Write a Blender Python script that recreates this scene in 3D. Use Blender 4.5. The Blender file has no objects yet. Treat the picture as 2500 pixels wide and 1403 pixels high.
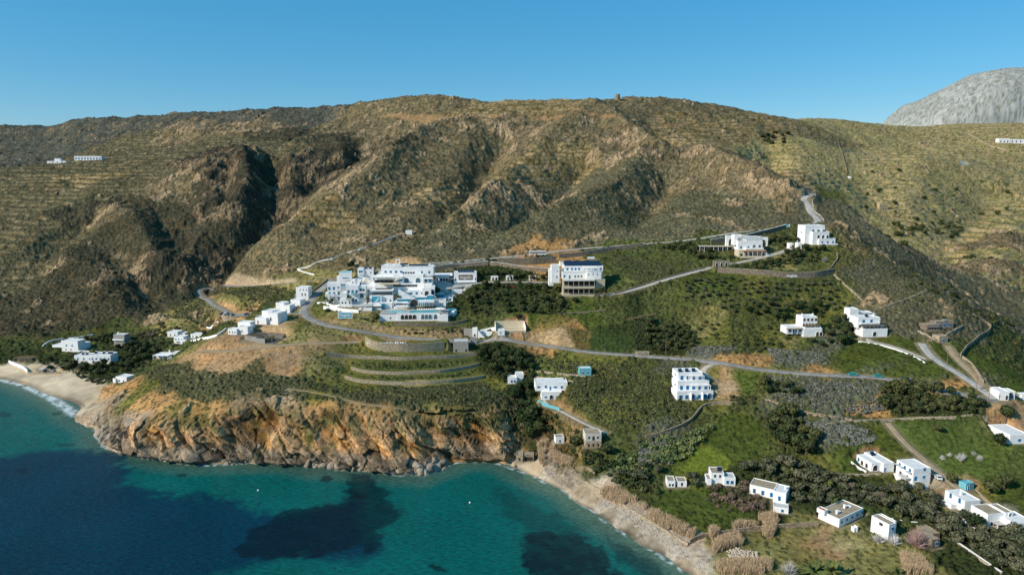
NCOL = 1150; ROWN = .0015; ROWF = .0030
import bpy, bmesh, math, random
import numpy as np
from mathutils import Vector, Matrix
random.seed(7)
scene = bpy.context.scene
col = scene.collection
R = math.radians
# ------------------------------------------------------------------ camera
F = 1667.0; CU = 1250.0; CV = 701.5; CAMH = 130.0; PITCH = R(9.25)
cp, sp = math.cos(PITCH), math.sin(PITCH)
cam_d = bpy.data.cameras.new('camera'); cam = bpy.data.objects.new('camera', cam_d); col.objects.link(cam)
cam.location = (0, 0, CAMH); cam.rotation_euler = (math.pi/2 - PITCH, 0, 0)
cam_d.sensor_width = 36; cam_d.lens = 36*F/2500; cam_d.clip_start = 1; cam_d.clip_end = 30000
scene.camera = cam
def ray(u, v):
    a = (u-CU)/F; b = -(v-CV)/F
    den = cp + b*sp
    return a/den, (b*cp-sp)/den          # x/y , dz/y
# ------------------------------------------------------------------ noise
_rng = np.random.RandomState(5)
_perm = _rng.permutation(4096).astype(np.int32)
_ga = (np.arange(4096)*2.399963).astype(np.float32)
_gx, _gy = np.cos(_ga), np.sin(_ga)
def _h(i, j, seed):
    return _perm[(_perm[(i + seed*131) & 4095] + j) & 4095]
def perlin(x, y, seed=0):
    x = np.asarray(x, np.float32); y = np.asarray(y, np.float32)
    xi = np.floor(x); yi = np.floor(y); fx = x-xi; fy = y-yi
    xi = xi.astype(np.int32); yi = yi.astype(np.int32)
    ux = fx*fx*fx*(fx*(fx*6-15)+10); uy = fy*fy*fy*(fy*(fy*6-15)+10)
    def g(i, j, dx, dy):
        k = _h(i, j, seed); return _gx[k]*dx + _gy[k]*dy
    a = g(xi, yi, fx, fy); b = g(xi+1, yi, fx-1, fy)
    c = g(xi, yi+1, fx, fy-1); d = g(xi+1, yi+1, fx-1, fy-1)
    return 1.45*((a+(b-a)*ux) + ((c+(d-c)*ux)-(a+(b-a)*ux))*uy)
def fbm(x, y, o=4, seed=0, gain=.5):
    t = 0; amp = 1; s = 0
    for k in range(o):
        t = t + amp*perlin(x*2**k, y*2**k, seed+k*7); s += amp; amp *= gain
    return t/s
def ridged(x, y, o=4, seed=0):
    t = 0; amp = 1; s = 0
    for k in range(o):
        t = t + amp*(1-2*np.abs(perlin(x*2**k, y*2**k, seed+k*7))); s += amp; amp *= .5
    return t/s
def voro(x, y, seed=0):
    """F1 distance, F2-F1, cell random"""
    xi = np.floor(x).astype(np.int32); yi = np.floor(y).astype(np.int32)
    f1 = np.full(x.shape, 9., np.float32); f2 = f1.copy(); cid = np.zeros(x.shape, np.float32)
    for di in (-1, 0, 1):
        for dj in (-1, 0, 1):
            k = _h(xi+di, yi+dj, seed)
            px = xi+di+.1+.8*((k*37) & 4095)/4096.; py = yi+dj+.1+.8*((k*101+17) & 4095)/4096.
            d = np.sqrt((px-x)**2+(py-y)**2).astype(np.float32)
            m = d < f1
            f2 = np.where(m, f1, np.minimum(f2, d)); cid = np.where(m, (k & 255)/255., cid); f1 = np.where(m, d, f1)
    return f1, f2-f1, cid.astype(np.float32)
def sstep(a, b, x):
    t = np.clip((x-a)/(b-a), 0, 1); return t*t*(3-2*t)
# ------------------------------------------------------------------ terrain control points read as photo (u, v) with a height (Z) or a distance (D)
SHORE = [(-500,890),(-250,900),(0,925),(60,940),(120,968),(180,1008),(235,1045),(243,1062),(262,1086),(310,1108),(400,1122),(500,1132),(600,1128),(700,1132),(800,1142),(900,1150),(960,1155),
 (1030,1158),(1075,1142),(1100,1128),(1150,1124),(1210,1125),(1260,1143),(1320,1168),(1380,1195),(1440,1236),(1490,1272),(1540,1305),(1600,1340),(1650,1372),(1700,1406),(1800,1480),(1900,1560),(2000,1650)]
ZP = [  # u, v, z
 # sea floor just off the shore
 (-300,960,-3),(0,990,-4),(100,1020,-4),(180,1080,-4),(300,1150,-4),(500,1180,-6),(700,1190,-6),(900,1200,-6),(1040,1200,-5),(1200,1170,-3),(1350,1250,-3),(1500,1340,-3),(1600,1403,-3),
 (0,1300,-12),(500,1300,-14),(900,1350,-14),(1200,1400,-10),(1650,1500,-5),
 # left beach
 (-200,880,2.5),(0,905,1.8),(80,912,2.2),(150,925,2.4),(200,950,2.2),(240,985,2.2),(0,880,6),(60,880,6),(140,890,5),
 # left village valley floor
 (150,855,9),(230,882,8),(300,905,7),(290,935,6),(60,850,12),(290,830,13),(350,850,12),(400,868,13),(200,820,14),(120,790,20),(420,830,18),(470,815,21),(330,800,18),(560,800,28),(500,790,24),
 # cliff top of the headland and slopes
 (330,925,15),(300,950,11),(270,990,9),(290,1040,8),(400,950,19),(390,1010,16),(500,965,21),(600,975,23),(700,975,23),(800,990,22),(900,1000,21),(980,1015,19),(1060,1035,14),(1120,1050,12),(1200,1040,13),(1270,1050,9),
 (420,900,24),(480,915,26),(440,878,25),(600,925,27),(700,920,28),(800,925,28),(900,950,25),(1050,965,24),(1200,960,23),(1150,1000,19),(1280,1000,15),
 (520,862,33),(620,850,37),(700,842,38.5),(790,838,39),(560,895,29),(680,880,34),(780,880,35),(520,830,38),(580,825,39.5),(650,830,39.5),(640,795,43),(690,775,46),(760,800,43.5),
 (880,835,38.5),(1000,828,37.5),(900,860,35),(1000,868,34),(1150,862,33),(850,880,32),(1000,890,30),(1160,885,29),(860,905,28.5),(1000,915,27.5),(1170,905,27),(860,935,26),(1000,945,25),(1180,930,24),
 # lower main road
 (730,765,46),(760,778,44.5),(800,795,42.5),(900,812,40),(1000,825,38),(1100,832,37),(1200,828,36.5),(1300,838,36),(1400,855,35.5),(1480,863,35.5),(1560,868,36),(1650,878,36),(1750,882,37.5),(1850,902,36),(1980,914,36),(2110,918,36.5),(2220,932,36),(2330,958,35),(2430,978,34),
 (640,770,41),(600,772,37.5),(555,775,36),(520,745,36),(483,712,37.5),(480,703,38.5),(560,700,42),(640,697,47),(720,690,53),(800,680,59),(740,735,49),(650,740,42),(560,735,40),(440,770,30),(400,790,22),
 # hotel terraces
 (860,790,45),(950,790,43.5),(1050,790,43),(1140,795,42),(820,745,50),(900,745,51),(1040,755,49),(1100,740,50),(850,700,57),(950,705,58),(1050,705,58),(880,665,64),(960,672,63),(1080,680,62),(1150,690,61),(1000,650,69),(1120,655,67),
 (1190,640,71),(1290,623,73.5),(1360,612,75),(1450,603,77),(1560,596,79.5),(1650,588,82),(1730,577,85),(1800,565,87.5),(1880,557,90),(1930,552,91.5),(1985,545,93),
 (1200,690,61),(1300,690,60.5),(1250,720,56),(1420,700,60),(1420,722,56.5),(1480,725,57),(1350,740,53),(1250,790,46),(1220,810,42),(1350,790,46),(1450,770,49),(1600,740,54),(1560,790,46),(1450,820,41),(1600,830,40),(1700,800,44),(1700,850,39),
 (1540,710,60),(1600,690,64),(1640,678,67),(1700,662,70),(1740,653,71.5),(1800,642,74),(1850,633,76),(1900,618,79),(1920,610,80.5),(1600,650,70),(1550,640,71),(1500,660,68),(1500,625,74),(1700,630,75.5),(1700,605,80),(1600,615,77),(1830,612,80.5),(1900,580,86),(2000,598,84),(2030,605,82),(2060,625,77),
 (1660,672,67.5),(1850,668,70),(2000,668,70),(2040,665,70),(1700,690,65),(1850,690,66),(2020,690,66),(1680,720,60),(1850,720,60.5),(2050,720,60),(1700,755,53),(1850,760,53),(2000,765,51),(2080,740,56),(2100,700,64),(2130,690,65),
 # houses on the right
 (1850,830,43),(1970,812,46),(2000,850,41),(2130,825,46),(2090,775,52),(2180,790,51),(2200,850,43),(1900,870,38.5),(2050,880,38.5),(2190,900,38.5),(2250,870,42.5),(2340,905,39),(2290,810,49),(2290,780,53),(2330,830,46),(2250,750,57),(2150,740,58),(2230,700,64),(2330,750,56),(2390,800,47),
 (2400,850,40),(2450,880,35),(2490,930,33),(2470,990,32),(2400,920,37),(2380,770,51),
 # lower right land
 (1330,880,32),(1320,920,28),(1350,975,24),(1250,930,25),(1300,960,21),(1260,980,19),(1430,910,30),(1500,940,28),(1600,920,32),(1500,1000,23),(1620,980,26),(1700,975,26),(1760,960,28),(1850,950,31),(1400,1020,19),(1470,1050,17),(1340,1040,12),(1320,1080,6),(1290,1110,3),
 (1450,1090,14),(1600,1055,19),(1550,1100,14),(1700,1020,22),(1800,1000,25),(1950,1000,27),(2100,990,29),(2250,990,31),(2400,1000,32),(2080,1030,26),(2200,1022,27),(2400,1022,29.5),(1900,1060,20),(1750,1080,17),(1650,1130,12),
 (2200,1080,22),(2350,1080,22.5),(2490,1075,24),(2450,1150,18),(2300,1180,14),(2100,1130,16),(2000,1120,16),(1850,1150,13),(2200,1170,13),(2500,1250,14),(2700,1200,20),(2400,1240,11.5),(2250,1240,10),(2050,1280,7.5),(2150,1340,6.5),(2400,1330,9),(2500,1403,9),(2300,1403,6.5),
 (1700,1180,9),(1650,1190,8),(1850,1210,8.5),(1900,1230,8),(1700,1260,5.5),(1850,1290,5),(1800,1340,4),(1950,1350,4.5),(2000,1403,4),(1850,1403,3.5),(1450,1180,6),(1540,1230,5),(1600,1290,4),(1680,1310,3.8),
 (1310,1140,2.2),(1380,1170,3),(1450,1215,3),(1520,1258,3),(1600,1312,2.8),(1680,1355,2.8),(1745,1392,2.5),(1770,1480,2.5),(1950,1480,4),(2400,1500,8),(2800,1450,14),(2100,1600,6),
]
DP = [ # u, v, distance
 # central hill
 (1000,610,525),(1200,600,530),(1400,575,540),(1600,555,550),(1750,535,560),(1870,520,570),(850,650,500),(750,660,520),(650,665,540),(550,672,560),
 (900,560,590),(1050,530,610),(1200,500,640),(1350,480,660),(1500,470,670),(1650,460,670),(1800,455,660),(1900,480,620),(1940,500,600),(1940,470,630),
 (1955,464,640),(1978,472,655),(1960,487,625),(1976,505,600),(1975,520,580),(1998,532,560),
 (1000,430,780),(1100,400,830),(1180,430,800),(1250,400,830),(1350,380,830),(1450,330,870),(1550,370,820),(1600,400,780),(1700,390,790),(1800,410,740),(1870,430,690),
 (1150,320,940),(1050,350,900),(1250,300,980),(1350,310,950),(1440,275,980),(1500,300,930),(1600,330,930),(1700,340,930),(1800,350,960),(1000,300,1050),(1300,280,1030),
 # ravine floor
 (510,688,575),(560,640,620),(600,600,650),(640,560,675),(680,515,710),(730,470,755),(790,430,805),(850,405,850),(900,383,890),(950,350,960),(850,340,1000),
 # right bank of the ravine rising
 (640,620,600),(700,570,640),(760,520,680),(830,470,735),(900,440,765),(960,400,820),
 # left bank
 (470,650,600),(440,600,640),(500,590,650),(520,540,700),(600,520,715),(540,480,760),(620,470,755),(560,420,820),(650,420,830),(700,400,860),(760,390,890),(700,350,980),(600,370,930),(500,400,860),(800,370,930),
 (420,490,760),(330,560,690),(250,620,640),(180,680,590),(400,690,570),(300,740,535),(350,640,620),(450,720,550),(420,760,520),
 (100,760,525),(0,780,520),(50,700,580),(0,650,640),(100,620,660),(0,560,740),(150,560,730),(250,500,800),(100,480,850),(300,440,880),(200,420,980),(400,420,880),
 (-300,780,560),(-300,650,700),(-300,550,850),(-300,450,1100),(-400,850,480),
 (50,440,950),(0,425,1000),(0,405,1250),(60,395,1280),(110,385,1260),(140,397,1120),(215,388,1150),(300,370,1180),(400,350,1180),(500,360,1060),(600,340,1100),(700,310,1180),(100,340,1480),(0,350,1500),(40,370,1400),(250,330,1350),(350,310,1350),(450,320,1200),(500,300,1280),(800,300,1180),(900,290,1130),(580,295,1260),
 # right hand valley side (beyond the spur)
 (1880,385,790),(1900,330,1000),(1890,400,770),(1930,420,790),(1990,440,820),(2080,430,900),(1990,380,950),(2100,370,1080),(2000,330,1100),(2200,350,1200),(2300,400,1000),(2200,430,940),(2060,500,780),(2150,540,780),(2080,560,730),(2250,500,860),(2400,480,950),(2500,450,1000),(2350,350,1250),(2470,345,1250),(2350,398,1050),
 (2160,600,700),(2260,580,740),(2400,600,740),(2500,580,780),(2250,650,640),(2350,650,640),(2450,700,590),(2500,650,650),(2420,750,530),(2490,800,480),(2500,730,560),
 (2700,450,1100),(2700,600,800),(2700,750,560),(2700,900,420),(2700,1000,350),
 # the spur itself
 (2020,560,480),(2050,590,465),(2100,610,480),(2130,590,520),(2060,555,530),(2020,510,580),(2170,650,480),(2230,670,470),(2290,700,450),(2100,650,440),(2180,700,430),(2300,740,420),(2370,745,440),
 (2010,490,610),
]
SKY = [(-500,330,1700),(-200,318,1650),(0,311,1600),(75,312,1600),(140,303,1560),(200,298,1500),(300,292,1450),(400,283,1400),(450,280,1380),(520,282,1360),(620,272,1330),(700,268,1300),(760,269,1280),(830,261,1250),(900,251,1220),(960,243,1200),(1020,238,1180),(1085,234,1150),(1105,237,1150),(1130,249,1160),(1200,249,1170),(1300,247,1180),(1400,248,1180),(1440,249,1170),(1500,245,1150),(1560,243,1150),(1640,246,1160),(1700,251,1170),(1760,264,1190),(1830,276,1220),(1870,289,1260),(1950,292,1300),(2010,290,1330),(2100,302,1380),(2160,311,1420),(2220,316,1450),(2300,306,1480),(2400,304,1500),(2500,303,1520),(2700,300,1550),(3100,300,1600)]
pts = []
for u, v in SHORE:
    A, B = ray(u, v); pts.append((A, -CAMH/B, 0.0))
for u, v, z in ZP:
    A, B = ray(u, v); pts.append((A, (z-CAMH)/B, z))
for u, v, d in DP:
    A, B = ray(u, v); pts.append((A, d, CAMH+B*d))
for u, v, d in SKY:
    A, B = ray(u, v); z = CAMH+B*d
    pts.append((A, d, z)); pts.append((A, d*1.12, z-22)); pts.append((A, d*1.4, z*.45)); pts.append((A, d*1.8, 30))
for a in (-1.2, -.9, -.6, -.3, 0, .2, .4):
    pts.append((a, 3200, 40)); pts.append((a, 5200, 30))
MT = [(2145,315),(2158,296),(2185,275),(2210,263),(2260,240),(2320,214),(2370,192),(2430,179),(2500,178),(2600,190),(2800,230)]
for u, v in MT:
    A, B = ray(u, v); d = 3300; z = CAMH+B*d
    pts.append((A, d, z)); pts.append((A, 2850, max(60, z-230))); pts.append((A, 4000, z-150)); pts.append((A, 5200, 60)); pts.append((A, 2500, 50))
pts.append((.48, 3300, 120)); pts.append((.42, 3300, 60)); pts.append((1.2, 3300, 200))
P = np.array(pts, np.float64)
def feat(a, y):
    return np.stack([np.arctan(a)*1.0, np.log(y)], -1)
CP = feat(P[:, 0], P[:, 1]); CC = .025
def kern(X, Y):
    d2 = ((X**2).sum(1)[:, None] + (Y**2).sum(1)[None] - 2*X@Y.T)
    return np.sqrt(np.maximum(d2, 0) + CC*CC)
n = len(P)
M = np.zeros((n+1, n+1)); M[:n, :n] = kern(CP, CP) ; M[:n, n] = 1; M[n, :n] = 1
M[:n, :n] -= np.eye(n)*.004
W = np.linalg.solve(M, np.append(P[:, 2], 0))
def zbase(a, y):
    sh = a.shape; X = feat(a.ravel(), y.ravel()); out = np.empty(len(X))
    Xs = X.astype(np.float32); C = CP.astype(np.float32)
    for i in range(0, len(X), 60000):
        out[i:i+60000] = kern(Xs[i:i+60000].astype(np.float64), CP)@W[:-1] + W[-1]
    return out.reshape(sh)
# grid: columns share the tangent x/y, rows grow with distance, so that cells are small near and large far
Acol = np.concatenate([np.linspace(-1.25, -.80, 46)[:-1], np.linspace(-.80, .80, NCOL), np.linspace(.80, 1.25, 46)[1:]])
rows = [165.]
while rows[-1] < 5200:
    y = rows[-1]
    rows.append(y*(1 + (ROWN if y < 560 else (ROWF if y < 1700 else (.012 if y < 2700 or y > 3450 else .0028)))))
Yrow = np.array(rows)
GA, GY = np.meshgrid(Acol, Yrow)
GX = GA*GY
NR, NC = GX.shape
idxA = np.arange(NC); idxY = np.arange(NR)
Cs = 4   # the smooth base is evaluated on a coarser grid and interpolated
ca = np.unique(np.append(np.arange(0, NC, Cs), NC-1)); cy = np.unique(np.append(np.arange(0, NR, Cs), NR-1))
zb = zbase(GA[np.ix_(cy, ca)], GY[np.ix_(cy, ca)])
tmp = np.empty((len(cy), NC))
for i in range(len(cy)): tmp[i] = np.interp(idxA, ca, zb[i])
lo = np.clip(np.searchsorted(cy, idxY, 'right')-1, 0, len(cy)-2); t = ((idxY-cy[lo])/(cy[lo+1]-cy[lo]))[:, None]
Z0 = tmp[lo]*(1-t)+tmp[lo+1]*t
def lut(G, x, y):
    a = np.asarray(x, float)/np.asarray(y, float)
    i = np.interp(a, Acol, idxA); j = np.interp(y, Yrow, idxY)
    i0 = np.clip(i.astype(int), 0, NC-2); j0 = np.clip(j.astype(int), 0, NR-2); fi = i-i0; fj = j-j0
    return (G[j0, i0]*(1-fi)*(1-fj)+G[j0, i0+1]*fi*(1-fj)+G[j0+1, i0]*(1-fi)*fj+G[j0+1, i0+1]*fi*fj)
_march = np.exp(np.linspace(math.log(180), math.log(4500), 2600))
def hit(u, v, G=None, zoff=0.0, dmin=0):
    """where the sight line of a photo point meets the ground"""
    G = H['Z'] if G is None else G
    A, B = ray(u, v); ys = _march[_march > dmin]
    g = lut(G, A*ys, ys)+zoff; zr = CAMH+B*ys
    k = np.argmax(zr <= g)
    if not (zr <= g).any(): k = len(ys)-1
    if k > 0:
        e0 = zr[k-1]-g[k-1]; e1 = zr[k]-g[k]; f = e0/(e0-e1) if e0 > e1 else 0
        y = ys[k-1]+(ys[k]-ys[k-1])*f
    else: y = ys[0]
    return Vector((A*y, y, float(lut(G, A*y, y))))
H = {'Z': Z0}
def gz(x, y): return float(lut(H['Z'], x, y))
# ------------------------------------------------------------------ land cover zones, sampled at photo points
ZT = { # ground rgb, shrub rgb, shrub density, rock density, terrace, ruggedness (m)
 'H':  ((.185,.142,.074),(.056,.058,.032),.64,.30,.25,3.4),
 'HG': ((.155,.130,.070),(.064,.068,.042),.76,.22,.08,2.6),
 'HD': ((.092,.074,.040),(.028,.033,.021),.80,.22,.12,4.6),  # dark green left slopes, with some of their shadow put into the colour
 'HK': ((.068,.055,.034),(.030,.032,.022),.65,.62,.0,7.0),  # ravine sides, their deep shadow painted in as a darker colour
 'HR': ((.190,.145,.080),(.054,.051,.028),.55,.60,.05,4.0),
 'FB': ((.085,.085,.062),(.040,.049,.042),.55,.30,.4,5.0),  # far ridges, haze put into the colour as a cooler tint
 'T':  ((.195,.145,.064),(.066,.064,.026),.56,.12,.85,1.8),
 'TG': ((.300,.245,.100),(.080,.090,.034),.42,.14,1.0,1.6),
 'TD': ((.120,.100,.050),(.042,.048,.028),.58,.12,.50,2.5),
 'G':  ((.068,.088,.018),(.038,.050,.015),.30,.00,.0,.5),
 'GY': ((.130,.125,.030),(.055,.070,.022),.35,.06,.1,.6),
 'GB': ((.085,.095,.028),(.040,.050,.020),.60,.03,.1,.8),
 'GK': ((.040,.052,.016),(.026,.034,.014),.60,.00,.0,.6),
 'GS': ((.100,.100,.040),(.085,.092,.072),.80,.05,.0,.7),
 'SP': ((.135,.118,.062),(.062,.066,.046),.80,.25,.0,1.6),
 'D':  ((.300,.190,.098),(.16,.14,.06),.10,.04,.0,.6),
 'DG': ((.220,.185,.070),(.075,.085,.028),.30,.05,.0,.6),
 'C':  ((.380,.215,.085),(.070,.080,.030),.20,.30,.0,.8),
 'CR': ((.300,.235,.165),(.10,.09,.05),.04,.60,.0,.8),
 'CT': ((.125,.110,.050),(.062,.066,.032),.85,.03,.0,.6),
 'S':  ((.480,.390,.270),(.5,.42,.3),.00,.00,.0,.0),
 'PB': ((.380,.320,.250),(.4,.37,.33),.00,.00,.0,.1),
 'BG': ((.190,.170,.060),(.10,.10,.035),.30,.02,.0,.3),
 'M':  ((.320,.325,.300),(.20,.22,.175),.35,.12,.0,9.0),  # far mountain, haze painted in as a paler colour
}
ZS = """H 900 300;H 1050 270;T 1250 262;T 1150 290;T 1400 262;H 1550 262;H 1700 270;T 1800 300;T 1650 300;T 1900 310;H 1500 290;HR 1120 310;HR 1180 305;HR 1040 330;HR 1000 345;
HR 1290 330;HR 1260 360;H 1350 350;H 1200 380;T 1330 420;T 1400 400;H 1100 420;HR 1500 370;HR 1560 400;HG 1450 450;HG 1400 540;HG 1250 560;HG 1500 560;HG 1600 560;HG 1800 520;HG 1700 500;HR 1750 440;HR 1830 460;HR 1720 400;HR 1880 490;H 1600 470;H 1650 420;
HR 1350 500;HR 1200 520;HG 1300 520;H 1150 560;T 1050 480;H 1000 500;H 950 460;H 1050 420;T 1100 470;H 900 520;HG 1100 600;H 850 580;H 950 600;H 750 600;H 680 640;T 800 560;H 1180 340;H 1400 300;H 850 620;
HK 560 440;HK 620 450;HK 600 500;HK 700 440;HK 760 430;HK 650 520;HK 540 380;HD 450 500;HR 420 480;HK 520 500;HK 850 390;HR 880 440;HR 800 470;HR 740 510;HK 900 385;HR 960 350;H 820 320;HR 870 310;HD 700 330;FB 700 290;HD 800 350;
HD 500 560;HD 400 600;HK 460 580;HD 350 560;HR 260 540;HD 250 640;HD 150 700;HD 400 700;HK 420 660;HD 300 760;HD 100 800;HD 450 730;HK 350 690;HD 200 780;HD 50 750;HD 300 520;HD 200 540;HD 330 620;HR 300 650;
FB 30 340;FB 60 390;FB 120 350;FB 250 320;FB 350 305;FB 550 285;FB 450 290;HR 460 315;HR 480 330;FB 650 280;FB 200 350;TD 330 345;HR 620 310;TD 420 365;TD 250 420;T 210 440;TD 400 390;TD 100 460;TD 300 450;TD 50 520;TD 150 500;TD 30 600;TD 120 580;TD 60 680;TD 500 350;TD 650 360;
M 2300 250;M 2450 250;M 2200 290;M 2400 200;M 2500 290;M 2600 230;
T 2000 330;TG 1950 360;TG 2050 390;TG 1980 400;TG 2150 380;TG 2100 330;TG 2250 370;TG 2300 340;TG 2350 380;TG 2400 320;TG 2200 450;TG 2050 450;TG 2100 500;T 1960 430;TG 2000 440;GY 2050 480;TG 2300 470;TG 2400 430;TG 2450 480;TG 2150 560;TG 2100 530;TG 2250 540;TG 2350 560;TG 2450 560;TG 2400 640;TG 2250 620;HR 2450 600;HR 2430 680;TG 2480 700;SP 2450 740;SP 2400 720;SP 2480 800;GB 2450 840;GB 2480 880;
SP 2000 500;SP 2050 540;SP 2100 590;SP 2180 650;SP 2250 690;SP 2150 700;SP 2080 660;SP 2200 740;SP 2300 740;SP 2340 780;HR 2080 600;GY 2050 620;GY 2040 650;SP 2250 760;GB 2030 700;SP 2120 740;SP 2380 800;
GB 1550 640;GB 1500 620;GB 1600 620;GB 1650 640;GB 1700 600;GB 1580 680;GB 1900 580;GB 1870 660;GB 1750 660;GB 1950 640;GB 1980 640;DG 1900 650;GB 2000 620;
G 1700 700;GB 1800 720;GB 1900 700;GB 2000 720;GY 1950 750;GB 1700 750;GY 1850 690;G 1760 690;GY 2050 730;GB 1620 720;DG 1700 790;GY 1750 830;GY 1900 830;GB 1850 790;GB 1800 850;
GK 1200 740;G 1300 760;G 1400 760;GB 1500 750;G 1450 780;GK 1550 750;G 1350 790;GK 1480 820;GK 1550 830;GB 1600 770;GB 1650 800;GK 1600 840;GK 1250 710;GB 1200 780;GB 1330 720;C 1340 810;C 1300 820;C 1390 835;
C 1350 640;
DG 560 740;DG 640 720;DG 700 700;GY 600 720;GB 680 735;DG 470 750;DG 440 780;GB 520 780;GB 460 810;HR 450 770;C 530 790;
GB 100 840;GB 200 830;GK 300 840;GK 350 860;GK 250 900;GB 400 830;GB 450 830;GB 300 820;GK 290 880;GK 60 860;GB 330 900;
D 520 840;D 600 860;D 560 880;D 500 880;D 660 870;D 700 880;D 740 860;D 640 830;D 690 800;D 600 830;DG 760 860;DG 800 870;DG 760 810;GY 720 800;DG 830 830;DG 700 820;GY 850 850;D 780 850;DG 460 860;D 480 860;
GB 900 900;GY 1000 870;GB 1000 890;GB 1100 880;GY 800 900;GY 820 940;GB 950 920;GB 1080 925;GY 900 940;DG 1000 950;GY 1100 950;DG 800 910;GY 1180 940;GY 860 920;
CT 400 910;CT 480 920;CT 600 930;CT 680 940;CT 560 950;CT 450 950;CT 740 950;CT 620 960;CT 820 960;GY 780 955;CT 900 970;GB 1100 980;GY 1050 970;GB 1200 970;GB 1150 1000;CT 1000 990;GB 1250 1000;GB 1200 1030;GK 1280 1030;GK 1270 990;GB 350 910;GY 370 930;
C 330 940;CR 245 985;CR 240 1010;CR 238 1035;C 260 965;CR 255 1000;C 275 950;S 215 975;S 205 955;S 190 975;C 400 985;C 470 1000;C 540 1000;C 620 1000;C 700 1000;C 780 1010;C 860 1020;C 930 1030;C 1000 1050;C 420 1040;C 520 1060;C 620 1060;C 700 1060;C 800 1070;C 900 1080;C 360 990;C 1080 1060;C 1150 1080;C 1200 1095;C 1250 1090;C 1080 1100;
GY 450 1000;GY 740 1050;GY 660 1080;GY 520 1030;GY 300 990;GY 840 1050;
CR 270 980;CR 255 1030;CR 290 1060;CR 320 1090;CR 400 1110;CR 500 1120;CR 600 1115;CR 700 1120;CR 800 1128;CR 900 1135;CR 980 1140;CR 1020 1130;CR 300 1030;CR 350 1060;CR 950 1080;CR 990 1090;CR 870 1040;CR 700 980;CR 620 985;
S 50 915;S 120 930;S 180 960;S 220 1000;S 0 915;S 235 1030;S 1250 1130;S 1300 1155;S 1370 1185;S 1430 1225;S 1480 1265;S 1540 1295;S 1600 1330;S 1660 1370;S 1700 1403;PB 1330 1145;PB 1390 1172;PB 1460 1220;PB 1530 1262;PB 1600 1308;PB 1660 1340;PB 1720 1380;
GK 1220 900;GK 1260 870;GK 1230 860;GK 1280 960;GB 1290 1060;GK 1300 1080;
GB 1350 900;GY 1400 880;GY 1480 890;GB 1550 900;GB 1450 940;GB 1550 960;GB 1620 950;GB 1430 990;GB 1550 1020;GY 1500 1000;GB 1600 1000;GY 1350 900;GB 1700 900;GS 1650 910;C 1780 880;C 1830 875;GS 1750 860;C 2010 905;GY 1900 930;
GS 1950 890;GS 2000 870;GB 1950 860;G 2100 870;G 2150 890;G 2050 890;G 2250 910;G 2180 920;GS 2150 900;GS 2250 935;GS 2000 940;GS 2050 960;GS 2100 950;GS 1950 960;GS 1900 960;GB 1850 960;GB 2200 980;GB 2300 980;GK 2300 1010;GB 1950 1000;C 2140 990;GS 2000 1000;C 2300 945;
D 1775 940;G 1820 925;GY 1730 930;GY 1720 985;GB 1700 1000;
GB 2440 880;G 2400 880;G 2450 920;G 2480 950;GS 2420 930;GY 2400 920;D 2460 1035;D 2495 1040;GB 2380 1040;
GS 1950 1040;GS 2020 1060;GB 2100 1060;G 2150 1080;GB 1900 1100;G 2050 1110;G 2100 1100;GY 2010 1140;
G 2250 1050;G 2350 1060;G 2300 1100;G 2350 1130;G 2420 1120;G 2450 1080;G 2400 1160;G 2480 1200;G 2300 1080;GB 2460 1150;
G 1750 1090;G 1800 1080;G 1850 1100;GY 1720 1110;GY 1700 1140;G 1680 1130;G 1850 1130;GB 1600 1100;GB 1500 1080;GB 1550 1130;GB 1450 1130;GK 1380 1110;G 1420 1110;GB 1450 1050;C 1390 1040;GB 1380 1050;GS 1640 1060;GS 1600 1080;GB 1330 1030;G 1320 1010;
G 1650 1220;G 1700 1240;GB 1620 1200;G 1750 1230;G 1650 1250;GK 1900 1160;GK 1800 1200;GK 1950 1200;GK 2050 1200;GK 2150 1210;GK 1850 1250;G 1800 1260;GK 2000 1240;GK 2200 1240;GB 2200 1250;
BG 1850 1310;BG 1950 1300;BG 2050 1310;BG 2100 1350;BG 1950 1350;BG 1800 1320;BG 2000 1380;GB 1850 1290;BG 2200 1370;BG 1750 1380;BG 1850 1380;GB 2150 1290;D 2040 1330;D 1980 1310;GK 2300 1300;GK 2400 1320;GK 2450 1380;GK 2350 1360;GB 2250 1270;GK 2400 1260;BG 2250 1390;G 2200 1190;GY 2190 1180;D 2330 1190;GY 2380 1240;
GB -200 850;HD -200 700;TD -200 550;TD -300 450;FB -300 350;TG 2700 500;TG 2700 400;SP 2700 800;GB 2700 950;G 2700 1100;GB 2700 1250;GK 2650 1400;S -200 905;GB 2200 1500;S 1850 1500""".replace('\n', ' ').split(';')
zs_pos = []; zs_par = []
for s in ZS:
    k, u, v = s.split(); p = hit(float(u), float(v), Z0)
    q = ZT[k]; zs_pos.append((p.x/p.y, p.y)); zs_par.append(list(q[0])+list(q[1])+list(q[2:]))
zs_pos = np.array(zs_pos); zs_par = np.array(zs_par)
ZF = feat(zs_pos[:, 0], zs_pos[:, 1])
Ls = 2
ra = np.unique(np.append(np.arange(0, NC, Ls), NC-1)); ry = np.unique(np.append(np.arange(0, NR, Ls), NR-1))
ga = GA[np.ix_(ry, ra)]; gy = GY[np.ix_(ry, ra)]; gx = ga*gy
wob = 9.0*(gy/400.)
FX = feat(ga.ravel(), gy.ravel())
FX[:, 0] += (.022*fbm(gx/24, gy/24, 4, 3)).ravel(); FX[:, 1] += (.040*fbm(gx/24, gy/24, 4, 9)).ravel()
zt_v = Z0[np.ix_(ry, ra)].ravel()
out = np.empty((len(FX), zs_par.shape[1]), np.float32)
zf2 = ZF*np.array([1, .8]); fx2 = FX*np.array([1, .8])
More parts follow.
